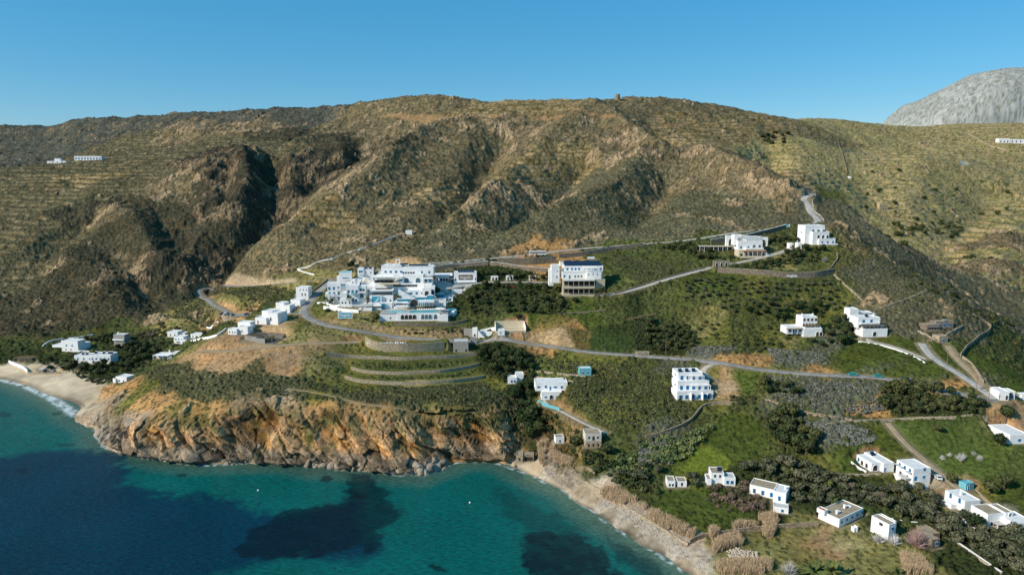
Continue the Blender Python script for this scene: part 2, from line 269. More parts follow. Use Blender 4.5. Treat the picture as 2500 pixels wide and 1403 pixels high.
for i in range(0, len(FX), 40000):
    X = fx2[i:i+40000]
    d2 = np.maximum((X**2).sum(1)[:, None]+(zf2**2).sum(1)[None]-2*X@zf2.T, 0)
    d2 -= d2.min(1)[:, None]
    w = np.exp(-d2/(2*.0095**2)); w /= w.sum(1)[:, None]
    out[i:i+40000] = w@zs_par
PAR = out.reshape(len(ry), len(ra), -1)
def upsample(G):
    tmp = np.empty((len(ry), NC), np.float32)
    for i in range(len(ry)): tmp[i] = np.interp(idxA, ra, G[i])
    lo = np.clip(np.searchsorted(ry, idxY, 'right')-1, 0, len(ry)-2); t = ((idxY-ry[lo])/(ry[lo+1]-ry[lo]))[:, None].astype(np.float32)
    return tmp[lo]*(1-t)+tmp[lo+1]*t
PAR = [upsample(PAR[..., k]) for k in range(PAR.shape[-1])]
RUG, TER, ROC, SHR = PAR[9], PAR[8], PAR[7], PAR[6]
def _win(x0, x1, y0, y1):
    j0, j1 = np.searchsorted(Yrow, [y0, y1]); j0 = max(0, j0-1); j1 = min(NR, j1+1)
    am = min(x0/y0, x0/y1, x1/y0, x1/y1); ax = max(x0/y0, x0/y1, x1/y0, x1/y1)
    i0, i1 = np.searchsorted(Acol, [am, ax]); return slice(j0, j1), slice(max(0, i0-1), min(NC, i1+1))
def resample(P, step):
    P = [Vector(p) for p in P]; out = [P[0].copy()]
    for a, b in zip(P[:-1], P[1:]):
        L = (b-a).length; k = max(1, round(L/step))
        for i in range(1, k+1): out.append(a.lerp(b, i/k))
    return out
def smooth(P, it=3):
    P = [p.copy() for p in P]
    for _ in range(it):
        P = [P[0]]+[(P[i-1]+P[i]*2+P[i+1])/4 for i in range(1, len(P)-1)]+[P[-1]]
    return P
# ------------------------------------------------------------------ medium relief
land = sstep(1.0, 9.0, Z0)
big = fbm(GX/95, GY/95, 3, 11)*1.0 + ridged(GX/60, GY/60, 3, 31)*.9 + ridged(GX/24, GY/24, 2, 51)*.35
# gullies running down the slopes
gul = ridged(GX/42+.8*fbm(GX/80, GY/80, 2, 5), GY/170, 3, 77)
far = sstep(480, 620, GY)
Z1 = Z0 + land*RUG*(big*.8 - .2)*(1-.75*sstep(2400, 2800, GY)) + land*far*np.minimum(RUG, 6)*gul*.9
FEAT = [ # photo polyline, half width m, height m
 ([(490,700),(560,640),(640,560),(690,510),(730,465),(790,425),(850,400),(900,380),(950,345),(985,330)], 24, -17),
 ([(590,385),(606,430),(604,480),(570,520)], 17, 15), ([(655,400),(672,450),(665,500),(640,540)], 20, -19), ([(520,400),(505,450),(520,500)], 16, 7), ([(560,420),(552,470),(550,510)], 10, -6),
 ([(260,520),(330,560),(365,610),(400,665)], 20, 13), ([(420,560),(425,620),(450,675)], 18, -12), ([(150,640),(230,690),(300,745)], 22, 8), ([(300,640),(340,690),(360,740)], 15, -9), ([(430,640),(470,690),(440,740)], 12, 8),
 ([(700,380),(720,420),(700,450)], 14, 6), ([(740,400),(752,430),(735,455)], 12, -5), ([(820,350),(840,385),(820,410)], 16, 6), ([(870,350),(885,375),(868,392)], 14, -8),
 ([(1120,305),(1050,335),(1000,370),(930,430),(850,500),(760,560),(660,620)], 28, 19), ([(1230,330),(1180,400),(1150,470),(1110,510),(1050,560)], 20, -21),
 ([(1440,265),(1400,310),(1330,370),(1240,450),(1180,500),(1100,560)], 26, 19), ([(1440,262),(1500,300),(1560,350),(1610,400)], 22, 17), ([(1420,400),(1340,480),(1290,520),(1250,560)], 18, -15),
 ([(1570,400),(1500,480),(1400,530),(1290,570)], 22, 16), ([(1700,385),(1760,415),(1850,465),(1930,505)], 22, 19), ([(1590,335),(1680,372),(1800,398),(1865,380)], 18, -18), ([(1640,430),(1600,480),(1560,530)], 18, -14),
 ([(1870,300),(1885,370),(1905,410),(1950,445)], 20, -16),
 ([(480,298),(380,340),(250,378)], 40, 26), ([(110,310),(135,350),(70,400)], 40, -40), ([(190,300),(170,340),(140,370)], 40, 22), ([(700,275),(640,305),(560,340)], 34, 20), ([(790,285),(750,315),(715,345)], 26, -22), ([(580,295),(520,330),(420,350)], 26, -18), ([(900,262),(830,300),(740,350)], 26, 14),
 ([(250,470),(120,550),(0,640)], 34, 9), ([(330,470),(200,560),(60,680)], 20, -7),
 ([(2080,320),(2100,400),(2110,470)], 30, -6), ([(2300,350),(2250,430),(2220,520)], 30, 7), ([(2420,470),(2350,560),(2300,620)], 24, -8), ([(2480,560),(2440,640),(2420,700)], 26, 8),
 ([(2020,560),(2100,620),(2180,680),(2280,740)], 16, 5), ([(2060,520),(2160,600),(2260,660)], 14, 6),
]
for px, hw, dz in FEAT:
    P_ = smooth(resample([hit(u, v, Z0) for u, v in px], 12), 4)
    m_ = 2.4*hw; sl = _win(min(p.x for p in P_)-m_, max(p.x for p in P_)+m_, min(p.y for p in P_)-m_, max(p.y for p in P_)+m_)
    X, Y = GX[sl], GY[sl]; q_ = 1+.35*fbm(X/30, Y/30, 3, 13)
    best = np.zeros_like(X)
    for i_, (a_, b_) in enumerate(zip(P_[:-1], P_[1:])):
        dx, dy = b_.x-a_.x, b_.y-a_.y; t_ = np.clip(((X-a_.x)*dx+(Y-a_.y)*dy)/(dx*dx+dy*dy+1e-9), 0, 1)
        d_ = np.hypot(X-a_.x-t_*dx, Y-a_.y-t_*dy)/hw*q_
        best = np.maximum(best, np.exp(-d_**1.7))
    Z1[sl] += dz*best*(.92-.70*sstep(880, 1080, Y))
mt = sstep(2500, 2900, GY)*sstep(60, 140, Z0)
Z1 = Z1 + mt*14*ridged(GX/260, GY/260, 4, 91)
H['Z'] = Z1.copy()
CARVE = np.zeros_like(Z1)    # how much was dug (negative) or filled
DUST = np.zeros_like(Z1)
NOD = np.zeros_like(Z1)      # no fine detail here (roads, pads)
def blend(sl, zt, w, wn):
    Zc = H['Z'][sl]; new = Zc*(1-w)+zt*w
    CARVE[sl] += new-Zc; H['Z'][sl] = new; NOD[sl] = np.maximum(NOD[sl], wn); DUST[sl] = np.maximum(DUST[sl], wn)
def carve_line(P, half, fall, lift=0.0):
    for a, b in zip(P[:-1], P[1:]):
        r = half+fall
        sl = _win(min(a.x, b.x)-r, max(a.x, b.x)+r, min(a.y, b.y)-r, max(a.y, b.y)+r)
        X, Y = GX[sl], GY[sl]
        dx, dy = b.x-a.x, b.y-a.y; L2 = dx*dx+dy*dy+1e-9
        t = np.clip(((X-a.x)*dx+(Y-a.y)*dy)/L2, 0, 1)
        d = np.hypot(X-a.x-t*dx, Y-a.y-t*dy)
        zt = a.z+(b.z-a.z)*t+lift
        m = d < BESTD[sl]
        BESTZ[sl] = np.where(m, zt, BESTZ[sl]); BESTD[sl] = np.where(m, d, BESTD[sl])
def road_carve(P, half, fall, dust=True):
    global BESTD, BESTZ
    BESTD = np.full_like(Z1, 1e3); BESTZ = np.zeros_like(Z1)
    carve_line(P, half, fall)
    w = 1-sstep(half, half+fall, BESTD); wn = 1-sstep(half, half+1.2, BESTD)
    Zc = H['Z']; new = Zc*(1-w)+BESTZ*w; CARVE[:] += new-Zc; H['Z'] = new; np.maximum(NOD, wn, out=NOD)
    if dust: np.maximum(DUST, wn, out=DUST)
def pad(c, rz, x0, x1, y0, y1, z, fall=3.0):
    """level a rectangle: local x0..x1, y0..y1 around c turned by rz"""
    cr, sr = math.cos(rz), math.sin(rz)
    cs = [(c.x+x*cr-y*sr, c.y+x*sr+y*cr) for x in (x0, x1) for y in (y0, y1)]
    xs = [q[0] for q in cs]; ys = [q[1] for q in cs]
    sl = _win(min(xs)-fall, max(xs)+fall, min(ys)-fall, max(ys)+fall)
    X = GX[sl]-c.x; Y = GY[sl]-c.y
    lx = X*cr+Y*sr; ly = -X*sr+Y*cr
    d = np.hypot(np.maximum(np.maximum(x0-lx, lx-x1), 0), np.maximum(np.maximum(y0-ly, ly-y1), 0))
    blend(sl, z, 1-sstep(0, fall, d), 1-sstep(0, 1.5, d))
PNT = []      # painted patches of ground
def paint(px, rgb, soft=2.0, strength=1.0, nod=0.0):
    PNT.append(([hit(u, v, Z1) for u, v in px], rgb, soft, strength, nod))
# ------------------------------------------------------------------ materials
MATS = {}
def mat(name, rgb, rough=.85, ns=1.5, na=.18, rgb2=None, bump=0.0, spec=.2, kind=None, rnd=0.0, metal=0):
    if name in MATS: return MATS[name]
    m = bpy.data.materials.new(name); m.use_nodes = True; nt = m.node_tree; N = nt.nodes; L = nt.links
    bs = N['Principled BSDF']; bs.inputs['Roughness'].default_value = rough; bs.inputs['Specular IOR Level'].default_value = spec; bs.inputs['Metallic'].default_value = metal
    tc = N.new('ShaderNodeTexCoord'); n1 = N.new('ShaderNodeTexNoise'); n1.inputs['Scale'].default_value = ns; n1.inputs['Detail'].default_value = 5; n1.inputs['Roughness'].default_value = .65
    L.new(tc.outputs['Object'], n1.inputs['Vector'])
    fac = n1.outputs['Fac']
    if kind == 'stone':
        v = N.new('ShaderNodeTexVoronoi'); v.inputs['Scale'].default_value = 1.9; mp = N.new('ShaderNodeMapping'); mp.inputs['Scale'].default_value = (1, 1, 1.8); L.new(tc.outputs['Object'], mp.inputs['Vector']); L.new(mp.outputs[0], v.inputs['Vector'])
        ad = N.new('ShaderNodeMath'); ad.operation = 'MULTIPLY_ADD'; sx = N.new('ShaderNodeSeparateColor'); L.new(v.outputs['Color'], sx.inputs[0]); L.new(sx.outputs[0], ad.inputs[0]); ad.inputs[1].default_value = .55; L.new(n1.outputs['Fac'], ad.inputs[2])
        sb = N.new('ShaderNodeMath'); sb.operation = 'SUBTRACT'; L.new(ad.outputs[0], sb.inputs[0]); sb.inputs[1].default_value = .27; fac = sb.outputs[0]
    cr = N.new('ShaderNodeMapRange'); cr.inputs[1].default_value = .3; cr.inputs[2].default_value = .7; L.new(fac, cr.inputs[0])
    mx = N.new('ShaderNodeMix'); mx.data_type = 'RGBA'; L.new(cr.outputs[0], mx.inputs['Factor'])
    a = rgb2 or tuple(c*(1-na*1.6) for c in rgb); b = tuple(min(.95, c*(1+na*.6)) for c in rgb)
    mx.inputs[6].default_value = (*a, 1); mx.inputs[7].default_value = (*b, 1)
    outc = mx.outputs[2]
    if rnd:
        oi = N.new('ShaderNodeObjectInfo'); hs = N.new('ShaderNodeHueSaturation')
        r1 = N.new('ShaderNodeMapRange'); r1.inputs[3].default_value = 1-rnd; r1.inputs[4].default_value = 1+rnd; L.new(oi.outputs['Random'], r1.inputs[0]); L.new(r1.outputs[0], hs.inputs['Value'])
        r2 = N.new('ShaderNodeMapRange'); r2.inputs[3].default_value = .5+.035*rnd/.3; r2.inputs[4].default_value = .5-.03*rnd/.3; L.new(oi.outputs['Random'], r2.inputs[0]); L.new(r2.outputs[0], hs.inputs['Hue'])
        L.new(outc, hs.inputs['Color']); outc = hs.outputs[0]
    L.new(outc, bs.inputs['Base Color'])
    if bump:
        bp = N.new('ShaderNodeBump'); bp.inputs['Strength'].default_value = bump; bp.inputs['Distance'].default_value = .15; L.new(fac, bp.inputs['Height']); L.new(bp.outputs[0], bs.inputs['Normal'])
    MATS[name] = m; return m
WH = mat('white_limewash', (.87, .855, .83), .9, .6, .10)
CREAM = mat('cream_plaster', (.62, .53, .38), .9, .8, .12)
BEIGE = mat('beige_render', (.50, .43, .31), .9, .8, .12)
STONE = mat('dry_stone', (.33, .25, .165), .95, 3, .35, kind='stone', bump=.6)
STONEG = mat('grey_stone', (.25, .20, .15), .95, 3, .35, kind='stone', bump=.6)
STONEP = mat('pale_stone', (.42, .34, .235), .95, 3, .3, kind='stone', bump=.5)
CONC = mat('raw_concrete', (.36, .335, .295), .9, 1.2, .18)
CONCD = mat('dark_concrete', (.17, .155, .135), .9, 1.2, .2)
PAVE = mat('grey_paving', (.42, .40, .365), .9, .4, .24)
ASPH = mat('worn_asphalt', (.31, .29, .26), .92, .28, .30)
TRACK = mat('dirt_track', (.36, .27, .17), .97, .5, .2)
PATHM = mat('pale_path', (.50, .44, .36), .95, .7, .2)
GLASS = mat('dark_glass', (.035, .05, .06), .12, 1, .1, spec=.5)
GLASSB = mat('blue_tinted_glass', (.10, .16, .19), .12, 1, .1, spec=.5)
DARK = mat('shaded_opening', (.05, .042, .035), .9, 1, .2)  # flat dark paint standing in for shade inside openings; also tyres and roof strip
BLUE = mat('blue_paint', (.03, .20, .42), .55, 2, .15)
TEALW = mat('teal_mural_paint', (.035, .26, .36), .8, .35, .22)
LTEAL = mat('light_teal_paint', (.16, .44, .50), .7, 1, .12)
ROOFG = mat('grey_roof_screed', (.50, .49, .46), .92, .5, .14)
ROOFW = mat('whitewashed_roof', (.70, .69, .66), .92, .5, .10)
ROOFT = mat('earth_roof', (.36, .29, .20), .97, .8, .25)
ROOFO = mat('ochre_roof', (.46, .33, .19), .97, .8, .15)
PANEL = mat('solar_panel', (.012, .018, .040), .25, 3, .1, spec=.5)
METAL = mat('steel', (.45, .46, .47), .4, 3, .1, metal=.6)
WOOD = mat('weathered_wood', (.24, .16, .09), .9, 3, .25)
CANE = mat('cane_roof', (.40, .30, .17), .97, 3, .25)
POOLM = mat('pool_water', (.03, .42, .50), .08, .8, .08, spec=.4)
TERR = mat('terracotta', (.38, .14, .06), .9, 2, .15)
BAG = mat('white_sacking', (.66, .64, .60), .95, 3, .12)
SIGNB = mat('sign_blue', (.05, .34, .46), .6, 1, .05)
SIGNBR = mat('sign_brown', (.20, .125, .085), .8, 1, .08)
SIGNW = mat('sign_white', (.82, .82, .80), .7, 1, .03)
# ------------------------------------------------------------------ mesh building
class MB:
    def __init__(s): s.v = []; s.f = []; s.m = []; s.mats = []
    def mi(s, m):
        if m not in s.mats: s.mats.append(m)
        return s.mats.index(m)
    def add(s, vs, fs, m):
        k = len(s.v); i = s.mi(m); s.v += [tuple(p) for p in vs]
        for f in fs: s.f.append(tuple(k+j for j in f)); s.m.append(i)
    def box(s, x0, x1, y0, y1, z0, z1, m):
        s.add([(x0,y0,z0),(x1,y0,z0),(x1,y1,z0),(x0,y1,z0),(x0,y0,z1),(x1,y0,z1),(x1,y1,z1),(x0,y1,z1)],
              [(0,3,2,1),(4,5,6,7),(0,1,5,4),(1,2,6,5),(2,3,7,6),(3,0,4,7)], m)
    def prism(s, poly, z0, z1, m):
        n = len(poly); s.add([(x, y, z0) for x, y in poly]+[(x, y, z1) for x, y in poly],
              [tuple(range(n-1, -1, -1)), tuple(range(n, 2*n))]+[(i, (i+1) % n, n+(i+1) % n, n+i) for i in range(n)], m)
    def tube(s, a, b, r, m, n=6, r2=None):
        a, b = Vector(a), Vector(b); r2 = r if r2 is None else r2
        d = (b-a).normalized(); u = d.orthogonal().normalized(); w = d.cross(u)
        ra = [a+(u*math.cos(2*math.pi*i/n)+w*math.sin(2*math.pi*i/n))*r for i in range(n)]
        rb = [b+(u*math.cos(2*math.pi*i/n)+w*math.sin(2*math.pi*i/n))*r2 for i in range(n)]
        s.add(ra+rb, [(i, (i+1) % n, n+(i+1) % n, n+i) for i in range(n)]+[tuple(range(n-1, -1, -1)), tuple(range(n, 2*n))], m)
    def arch(s, xc, z0, w, h, y, t, m, ring=None, rw=.16):
        """arched panel w wide, h high, on plane y (its face at y-t), with an optional ring around it"""
        r = w/2; hs = max(.05, h-r); n = 8
        prof = [(xc-r, z0), (xc+r, z0), (xc+r, z0+hs)]+[(xc+r*math.cos(math.pi*i/n), z0+hs+r*math.sin(math.pi*i/n)) for i in range(1, n)]+[(xc-r, z0+hs)]
        k = len(prof)
        s.add([(x, y-t, z) for x, z in prof]+[(x, y, z) for x, z in prof], [tuple(range(k))]+[(i, k+i, k+(i+1) % k, (i+1) % k) for i in range(k)], m)
        if ring:
            ro = r+rw; inn = [(xc+r, z0), (xc+r, z0+hs)]+[(xc+r*math.cos(math.pi*i/n), z0+hs+r*math.sin(math.pi*i/n)) for i in range(1, n)]+[(xc-r, z0+hs), (xc-r, z0)]
            ou = [(xc+ro, z0), (xc+ro, z0+hs)]+[(xc+ro*math.cos(math.pi*i/n), z0+hs+ro*math.sin(math.pi*i/n)) for i in range(1, n)]+[(xc-ro, z0+hs), (xc-ro, z0)]
            k = len(inn); yo = y-t-.12
            s.add([(x, yo, z) for x, z in inn]+[(x, yo, z) for x, z in ou]+[(x, y, z) for x, z in inn]+[(x, y, z) for x, z in ou],
                  [(i, i+1, k+i+1, k+i) for i in range(k-1)]+[(i, 2*k+i, 2*k+i+1, i+1) for i in range(k-1)]+[(k+i, k+i+1, 3*k+i+1, 3*k+i) for i in range(k-1)], ring)
    def arcade(s, x0, x1, z0, z1, y0, y1, ws, m):
        """real arched openings: ws = list of (centre, width, height)"""
        n = 8; cur = x0
        def wallquad(pts): 
            k = len(pts); s.add([(x, y0, z) for x, z in pts]+[(x, y1, z) for x, z in pts], [tuple(range(k-1, -1, -1))[::-1], tuple(range(2*k-1, k-1, -1))]+[(i, k+i, k+(i+1) % k, (i+1) % k) for i in range(k)], m)
        for xc, w, h in ws:
            r = w/2; hs = max(.05, h-r)
            if xc-r > cur+.01: wallquad([(cur, z0), (xc-r, z0), (xc-r, z1), (cur, z1)])
            for i in range(n):
                a0 = math.pi*(1-i/n); a1 = math.pi*(1-(i+1)/n)
                xa, za = xc+r*math.cos(a0), z0+hs+r*math.sin(a0); xb, zb_ = xc+r*math.cos(a1), z0+hs+r*math.sin(a1)
                wallquad([(xa, za), (xb, zb_), (xb, z1), (xa, z1)])
            cur = xc+r
        if x1 > cur+.01: wallquad([(cur, z0), (x1, z0), (x1, z1), (cur, z1)])
    def mesh(s, name):
        me = bpy.data.meshes.new(name); me.from_pydata(s.v, [], s.f)
        for m in s.mats: me.materials.append(m)
        if len(s.mats) > 1: me.polygons.foreach_set('material_index', s.m)
        me.update(); return me
    def obj(s, name, parent=None, loc=None):
        if not s.f: return None
        o = bpy.data.objects.new(name, s.mesh(name)); col.objects.link(o)
        if parent: o.parent = parent
        if loc is not None: o.location = loc
        return o
def tag(o, label=None, cat=None, group=None, kind=None):
    if label: o['label'] = label
    if cat: o['category'] = cat
    if group: o['group'] = group
    if kind: o['kind'] = kind
    return o
def empty(name, loc, rz=0, label=None, cat=None, group=None):
    o = bpy.data.objects.new(name, None); o.empty_display_size = .5; col.objects.link(o); o.location = loc; o.rotation_euler = (0, 0, rz)
    return tag(o, label, cat, group)
_wc = {}
def window_mesh(kind, w, h):
    key = (kind, round(w, 1), round(h, 1))
    if key in _wc: return _wc[key]
    w, h = key[1:]; b = MB(); g = MB()
    if kind in 'bd':      # blue joinery: window with shutters / door with a small light
        (g if kind == 'b' else b).box(-w/2, w/2, -.04, 0, 0, h, GLASS if kind == 'b' else BLUE)
        t = .09
        b.box(-w/2-t, -w/2, -.09, 0, 0, h, BLUE if kind == 'b' else WH); b.box(w/2, w/2+t, -.09, 0, 0, h, BLUE if kind == 'b' else WH); b.box(-w/2-t, w/2+t, -.09, 0, h, h+t, WH)
        if kind == 'b':
            b.box(-w/2-t, w/2+t, -.12, 0, -t, 0, WH); b.box(-w/2+.02, -w/6, -.08, -.04, .03, h-.03, BLUE); b.box(w/6, w/2-.02, -.08, -.04, .03, h-.03, BLUE)
        else: g.box(-w/4, w/4, -.06, -.041, h*.55, h*.85, GLASS)
    elif kind == 'g':     # glazed doors
        g.box(-w/2, w/2, -.03, 0, 0, h, GLASS)
        for x in (-w/2, 0, w/2): b.box(x-.04, x+.04, -.08, -.03, 0, h, METAL)
        b.box(-w/2-.06, w/2+.06, -.10, 0, h, h+.1, WH)
    elif kind == 'k':     # plain opening, its inner shade a painted dark panel
        b.box(-w/2, w/2, -.03, 0, 0, h, DARK); b.box(-w/2-.08, w/2+.08, -.10, 0, h, h+.1, WH); b.box(-w/2-.08, w/2+.08, -.10, 0, -.08, 0, WH)
    elif kind == 'a':
        b.arch(0, 0, w, h, 0, .03, DARK, WH)  # shade inside the arch painted as a dark panel
    elif kind == 'A':
        b.arch(0, 0, w, h, 0, .03, GLASSB, WH)
    elif kind == 's':     # unglazed hole in stone, a dark panel painted for the shade within
        b.box(-w/2, w/2, -.03, 0, 0, h, DARK); b.box(-w/2-.12, w/2+.12, -.06, 0, h, h+.15, STONEP)
    me = b.mesh({'d': 'door'}.get(kind, 'window')); _wc[key] = (me, g.mesh('pane') if g.f else None); return _wc[key]
def opening(root, kind, w, h, x, y, z, face):
    me, pane = window_mesh(kind, w, h); o = bpy.data.objects.new('door' if kind in 'd' else ('archway' if kind in 'a' else 'window'), me); col.objects.link(o); o.parent = root
    o.location = (x, y, z); o.rotation_euler = (0, 0, {'f': 0, 'r': math.pi/2, 'l': -math.pi/2}[face])
    if pane: c = bpy.data.objects.new('pane', pane); col.objects.link(c); c.parent = o
    return o
def solar_heater(b, x, y, z, s=1.0):
    b.add([(x-.9*s, y-.7, z+.05), (x+.9*s, y-.7, z+.05), (x+.9*s, y+.6, z+1.2), (x-.9*s, y+.6, z+1.2), (x-.9*s, y-.7, z), (x+.9*s, y-.7, z), (x+.9*s, y+.6, z+1.1), (x-.9*s, y+.6, z+1.1)], [(0,1,2,3),(4,7,6,5),(0,4,5,1),(1,5,6,2),(2,6,7,3),(3,7,4,0)], PANEL)
    b.tube((x-.8*s, y+.75, z+1.35), (x+.8*s, y+.75, z+1.35), .28, METAL, 8)
    for q in (-.7*s, .7*s): b.tube((x+q, y+.75, z), (x+q, y+.75, z+1.1), .04, METAL, 4)
def pergola(root, x0, x1, y0, y1, z0, z1, m=None, nslat=None, post=None, solid=False, name='pergola'):
    b = MB(); m = m or WH; post = post or m
    n = max(2, round((x1-x0)/3.2)+1)
    for i in range(n):
        x = x0+.12+(x1-x0-.24)*i/(n-1); b.box(x-.1, x+.1, y0, y0+.2, z0, z1-.2, post)
        if y1-y0 > 3: b.box(x-.1, x+.1, y1-.25, y1-.05, z0, z1-.2, post)
    b.box(x0, x1, y0, y0+.2, z1-.2, z1-.002, m); b.box(x0, x1, y1-.25, y1-.05, z1-.2, z1-.002, m)
    if solid: b.box(x0-.15, x1+.15, y0-.25, y1, z1, z1+.12, m)
    else:
        k = nslat or max(3, int((x1-x0)/.55))
        for i in range(k): x = x0+(x1-x0-.12)*i/(k-1); b.box(x, x+.12, y0-.3, y1, z1, z1+.12, m)
    return b.obj(name, root)
def building(name, u, v, rz, label, cat, vols, wins=(), ext=(), unit='px', wall=None, roof=None, group=None, dig=True, base=None, fall=2.5, zoff=0, below=3.5, loc=None):
    """u, v: the photo point its front base meets the ground at. vols: (x0,x1,z0,z1,y0,y1[,wall,roof]); x and z in photo pixels (or metres)"""
    wall = wall or WH; roof = roof or ROOFW; rz = R(rz)
    p = loc.copy() if loc is not None else hit(u, v); s = p.y/F if unit == 'px' else 1.0; sx = s/math.cos(rz) if unit == 'px' else 1.0; sz = s*1.02 if unit == 'px' else 1.0
    if zoff: p.z += zoff
    root = empty(name, p, rz, label, cat, group)
    W = []
    for q in vols: W.append([q[0]*sx, q[1]*sx, q[2]*sz, q[3]*sz, q[4], q[5]])
    if dig:
        g = [w for w in W if w[2] < 1.0]
        for w in g: pad(p, rz, w[0]-.4, w[1]+.4, w[4]-.8, w[5]+.4, p.z-.05, fall)
    bw = {}
    for w, q in zip(W, vols):
        x0, x1, z0, z1, y0, y1 = w; wm = q[6] if len(q) > 6 and q[6] else wall; rm_ = q[7] if len(q) > 7 and q[7] else roof
        b = bw.setdefault(wm.name, MB()); zz0 = z0-below if z0 < 1.0 else z0
        b.box(x0, x1, y0, y1, zz0, z1, wm)
        if rm_ != 'none':
            t, h = .22, .32
            b.box(x0, x1, y0, y0+t, z1, z1+h, wm); b.box(x0, x1, y1-t, y1, z1, z1+h, wm); b.box(x0, x0+t, y0+t, y1-t, z1, z1+h, wm); b.box(x1-t, x1, y0+t, y1-t, z1, z1+h, wm)
            br = MB(); br.box(x0+t+.01, x1-t-.01, y0+t+.01, y1-t-.01, z1+.002, z1+.08, rm_); br.obj('roof', root)
    for k, b in bw.items(): b.obj('wall', root)
    for q in wins:   # (vol, face, n, f0, f1, z, w, h, kind): n openings between fractions f0..f1 of the face; z above the volume floor, sizes in metres
        vi, face, n, f0, f1, z, w_, h_, kind = q; x0, x1, z0, z1, y0, y1 = W[vi]
        for i in range(n):
            f = (f0+f1)/2 if n == 1 else f0+(f1-f0)*i/(n-1)
            if face == 'f': opening(root, kind, w_, h_, x0+(x1-x0)*f, y0, z0+z, 'f')
            elif face == 'r': opening(root, kind, w_, h_, x1, y0+(y1-y0)*f, z0+z, 'r')
            else: opening(root, kind, w_, h_, x0, y0+(y1-y0)*f, z0+z, 'l')
    for e in ext:
        t = e[0]
        if t == 'chimney': b = MB(); x, y, z = e[1]*sx, e[2], e[3]*sz; b.box(x-.35, x+.35, y-.35, y+.35, z, z+1.3, WH); b.box(x-.42, x+.42, y-.42, y+.42, z+1.3, z+1.45, WH); b.obj('chimney', root)
        elif t == 'heater': b = MB(); solar_heater(b, e[1]*sx, e[2], e[3]*sz+.08); b.obj('solar_heater', root)
        elif t == 'pergola': x0, x1, y0, y1, z0, z1 = e[1]*sx, e[2]*sx, e[3], e[4], e[5]*sz, e[6]*sz; pergola(root, x0, x1, y0, y1, z0, z1, *(e[7:]))
        elif t == 'awning': x0, x1, y0, y1, z0, z1 = e[1]*sx, e[2]*sx, e[3], e[4], e[5]*sz, e[6]*sz; pergola(root, x0, x1, y0, y1, z0, z1, e[7] if len(e) > 7 else None, None, e[8] if len(e) > 8 else None, True, 'porch_roof')
        elif t == 'panels':
            x0, x1, y0, y1, z0, z1 = e[1]*sx, e[2]*sx, e[3], e[4], e[5]*sz, e[6]*sz; b = MB(); n = max(2, round((x1-x0)/1.7)); dx = (x1-x0)/n
            for i in range(n):
                a = x0+i*dx+.05; c = x0+(i+1)*dx-.05
                b.add([(a,y0,z0),(c,y0,z0),(c,y1,z1),(a,y1,z1),(a,y0,z0-.1),(c,y0,z0-.1),(c,y1,z1-.1),(a,y1,z1-.1)], [(0,1,2,3),(4,7,6,5),(0,4,5,1),(1,5,6,2),(2,6,7,3),(3,7,4,0)], PANEL)
                b.box(a, c, y1-.15, y1-.05, z0-.3, z1-.1, METAL)
            b.obj('solar_panels', root)
        elif t == 'balcony':
            x0, x1, y0, y1, z, h = e[1]*sx, e[2]*sx, e[3], e[4], e[5]*sz, e[6]; b = MB(); b.box(x0, x1, y0, y1-.003, z-.2, z, WH); b.box(x0, x1, y0, y0+.15, z, z+h, WH); b.box(x0, x0+.15, y0+.15, y1-.003, z, z+h, WH); b.box(x1-.15, x1, y0+.15, y1-.003, z, z+h, WH); b.obj('balcony', root)
        elif t == 'arcade':
            x0, x1, y0, y1, z0, z1 = e[1]*sx, e[2]*sx, e[3], e[4], e[5]*sz, e[6]*sz; n, w_, h_ = e[7], e[8], e[9]; m = e[10] if len(e) > 10 else WH; b = MB(); dx = (x1-x0)/n
            b.arcade(x0, x1, z0, z1, y0, y1, [(x0+dx*(i+.5), w_, h_) for i in range(n)], m); b.obj('arcade', root)
        elif t == 'stairs':
            x0, x1, y0, y1, z0, z1 = e[1]*sx, e[2]*sx, e[3], e[4], e[5]*sz, e[6]*sz; b = MB(); n = max(4, int(abs(z1-z0)/.3))
            for i in range(n): xa = x0+(x1-x0)*i/n; xb = x0+(x1-x0)*(i+1)/n; b.box(min(xa, xb), max(xa, xb), y0, y1, min(z0, z1)-1, z0+(z1-z0)*(i+1)/n, WH)
            b.obj('stairs', root)
        elif t == 'box':
            x0, x1, y0, y1, z0, z1 = e[2]*sx, e[3]*sx, e[4], e[5], e[6]*sz, e[7]*sz; b = MB(); b.box(x0, x1, y0, y1, z0, z1, e[8]); b.obj(e[1], root)
    return root
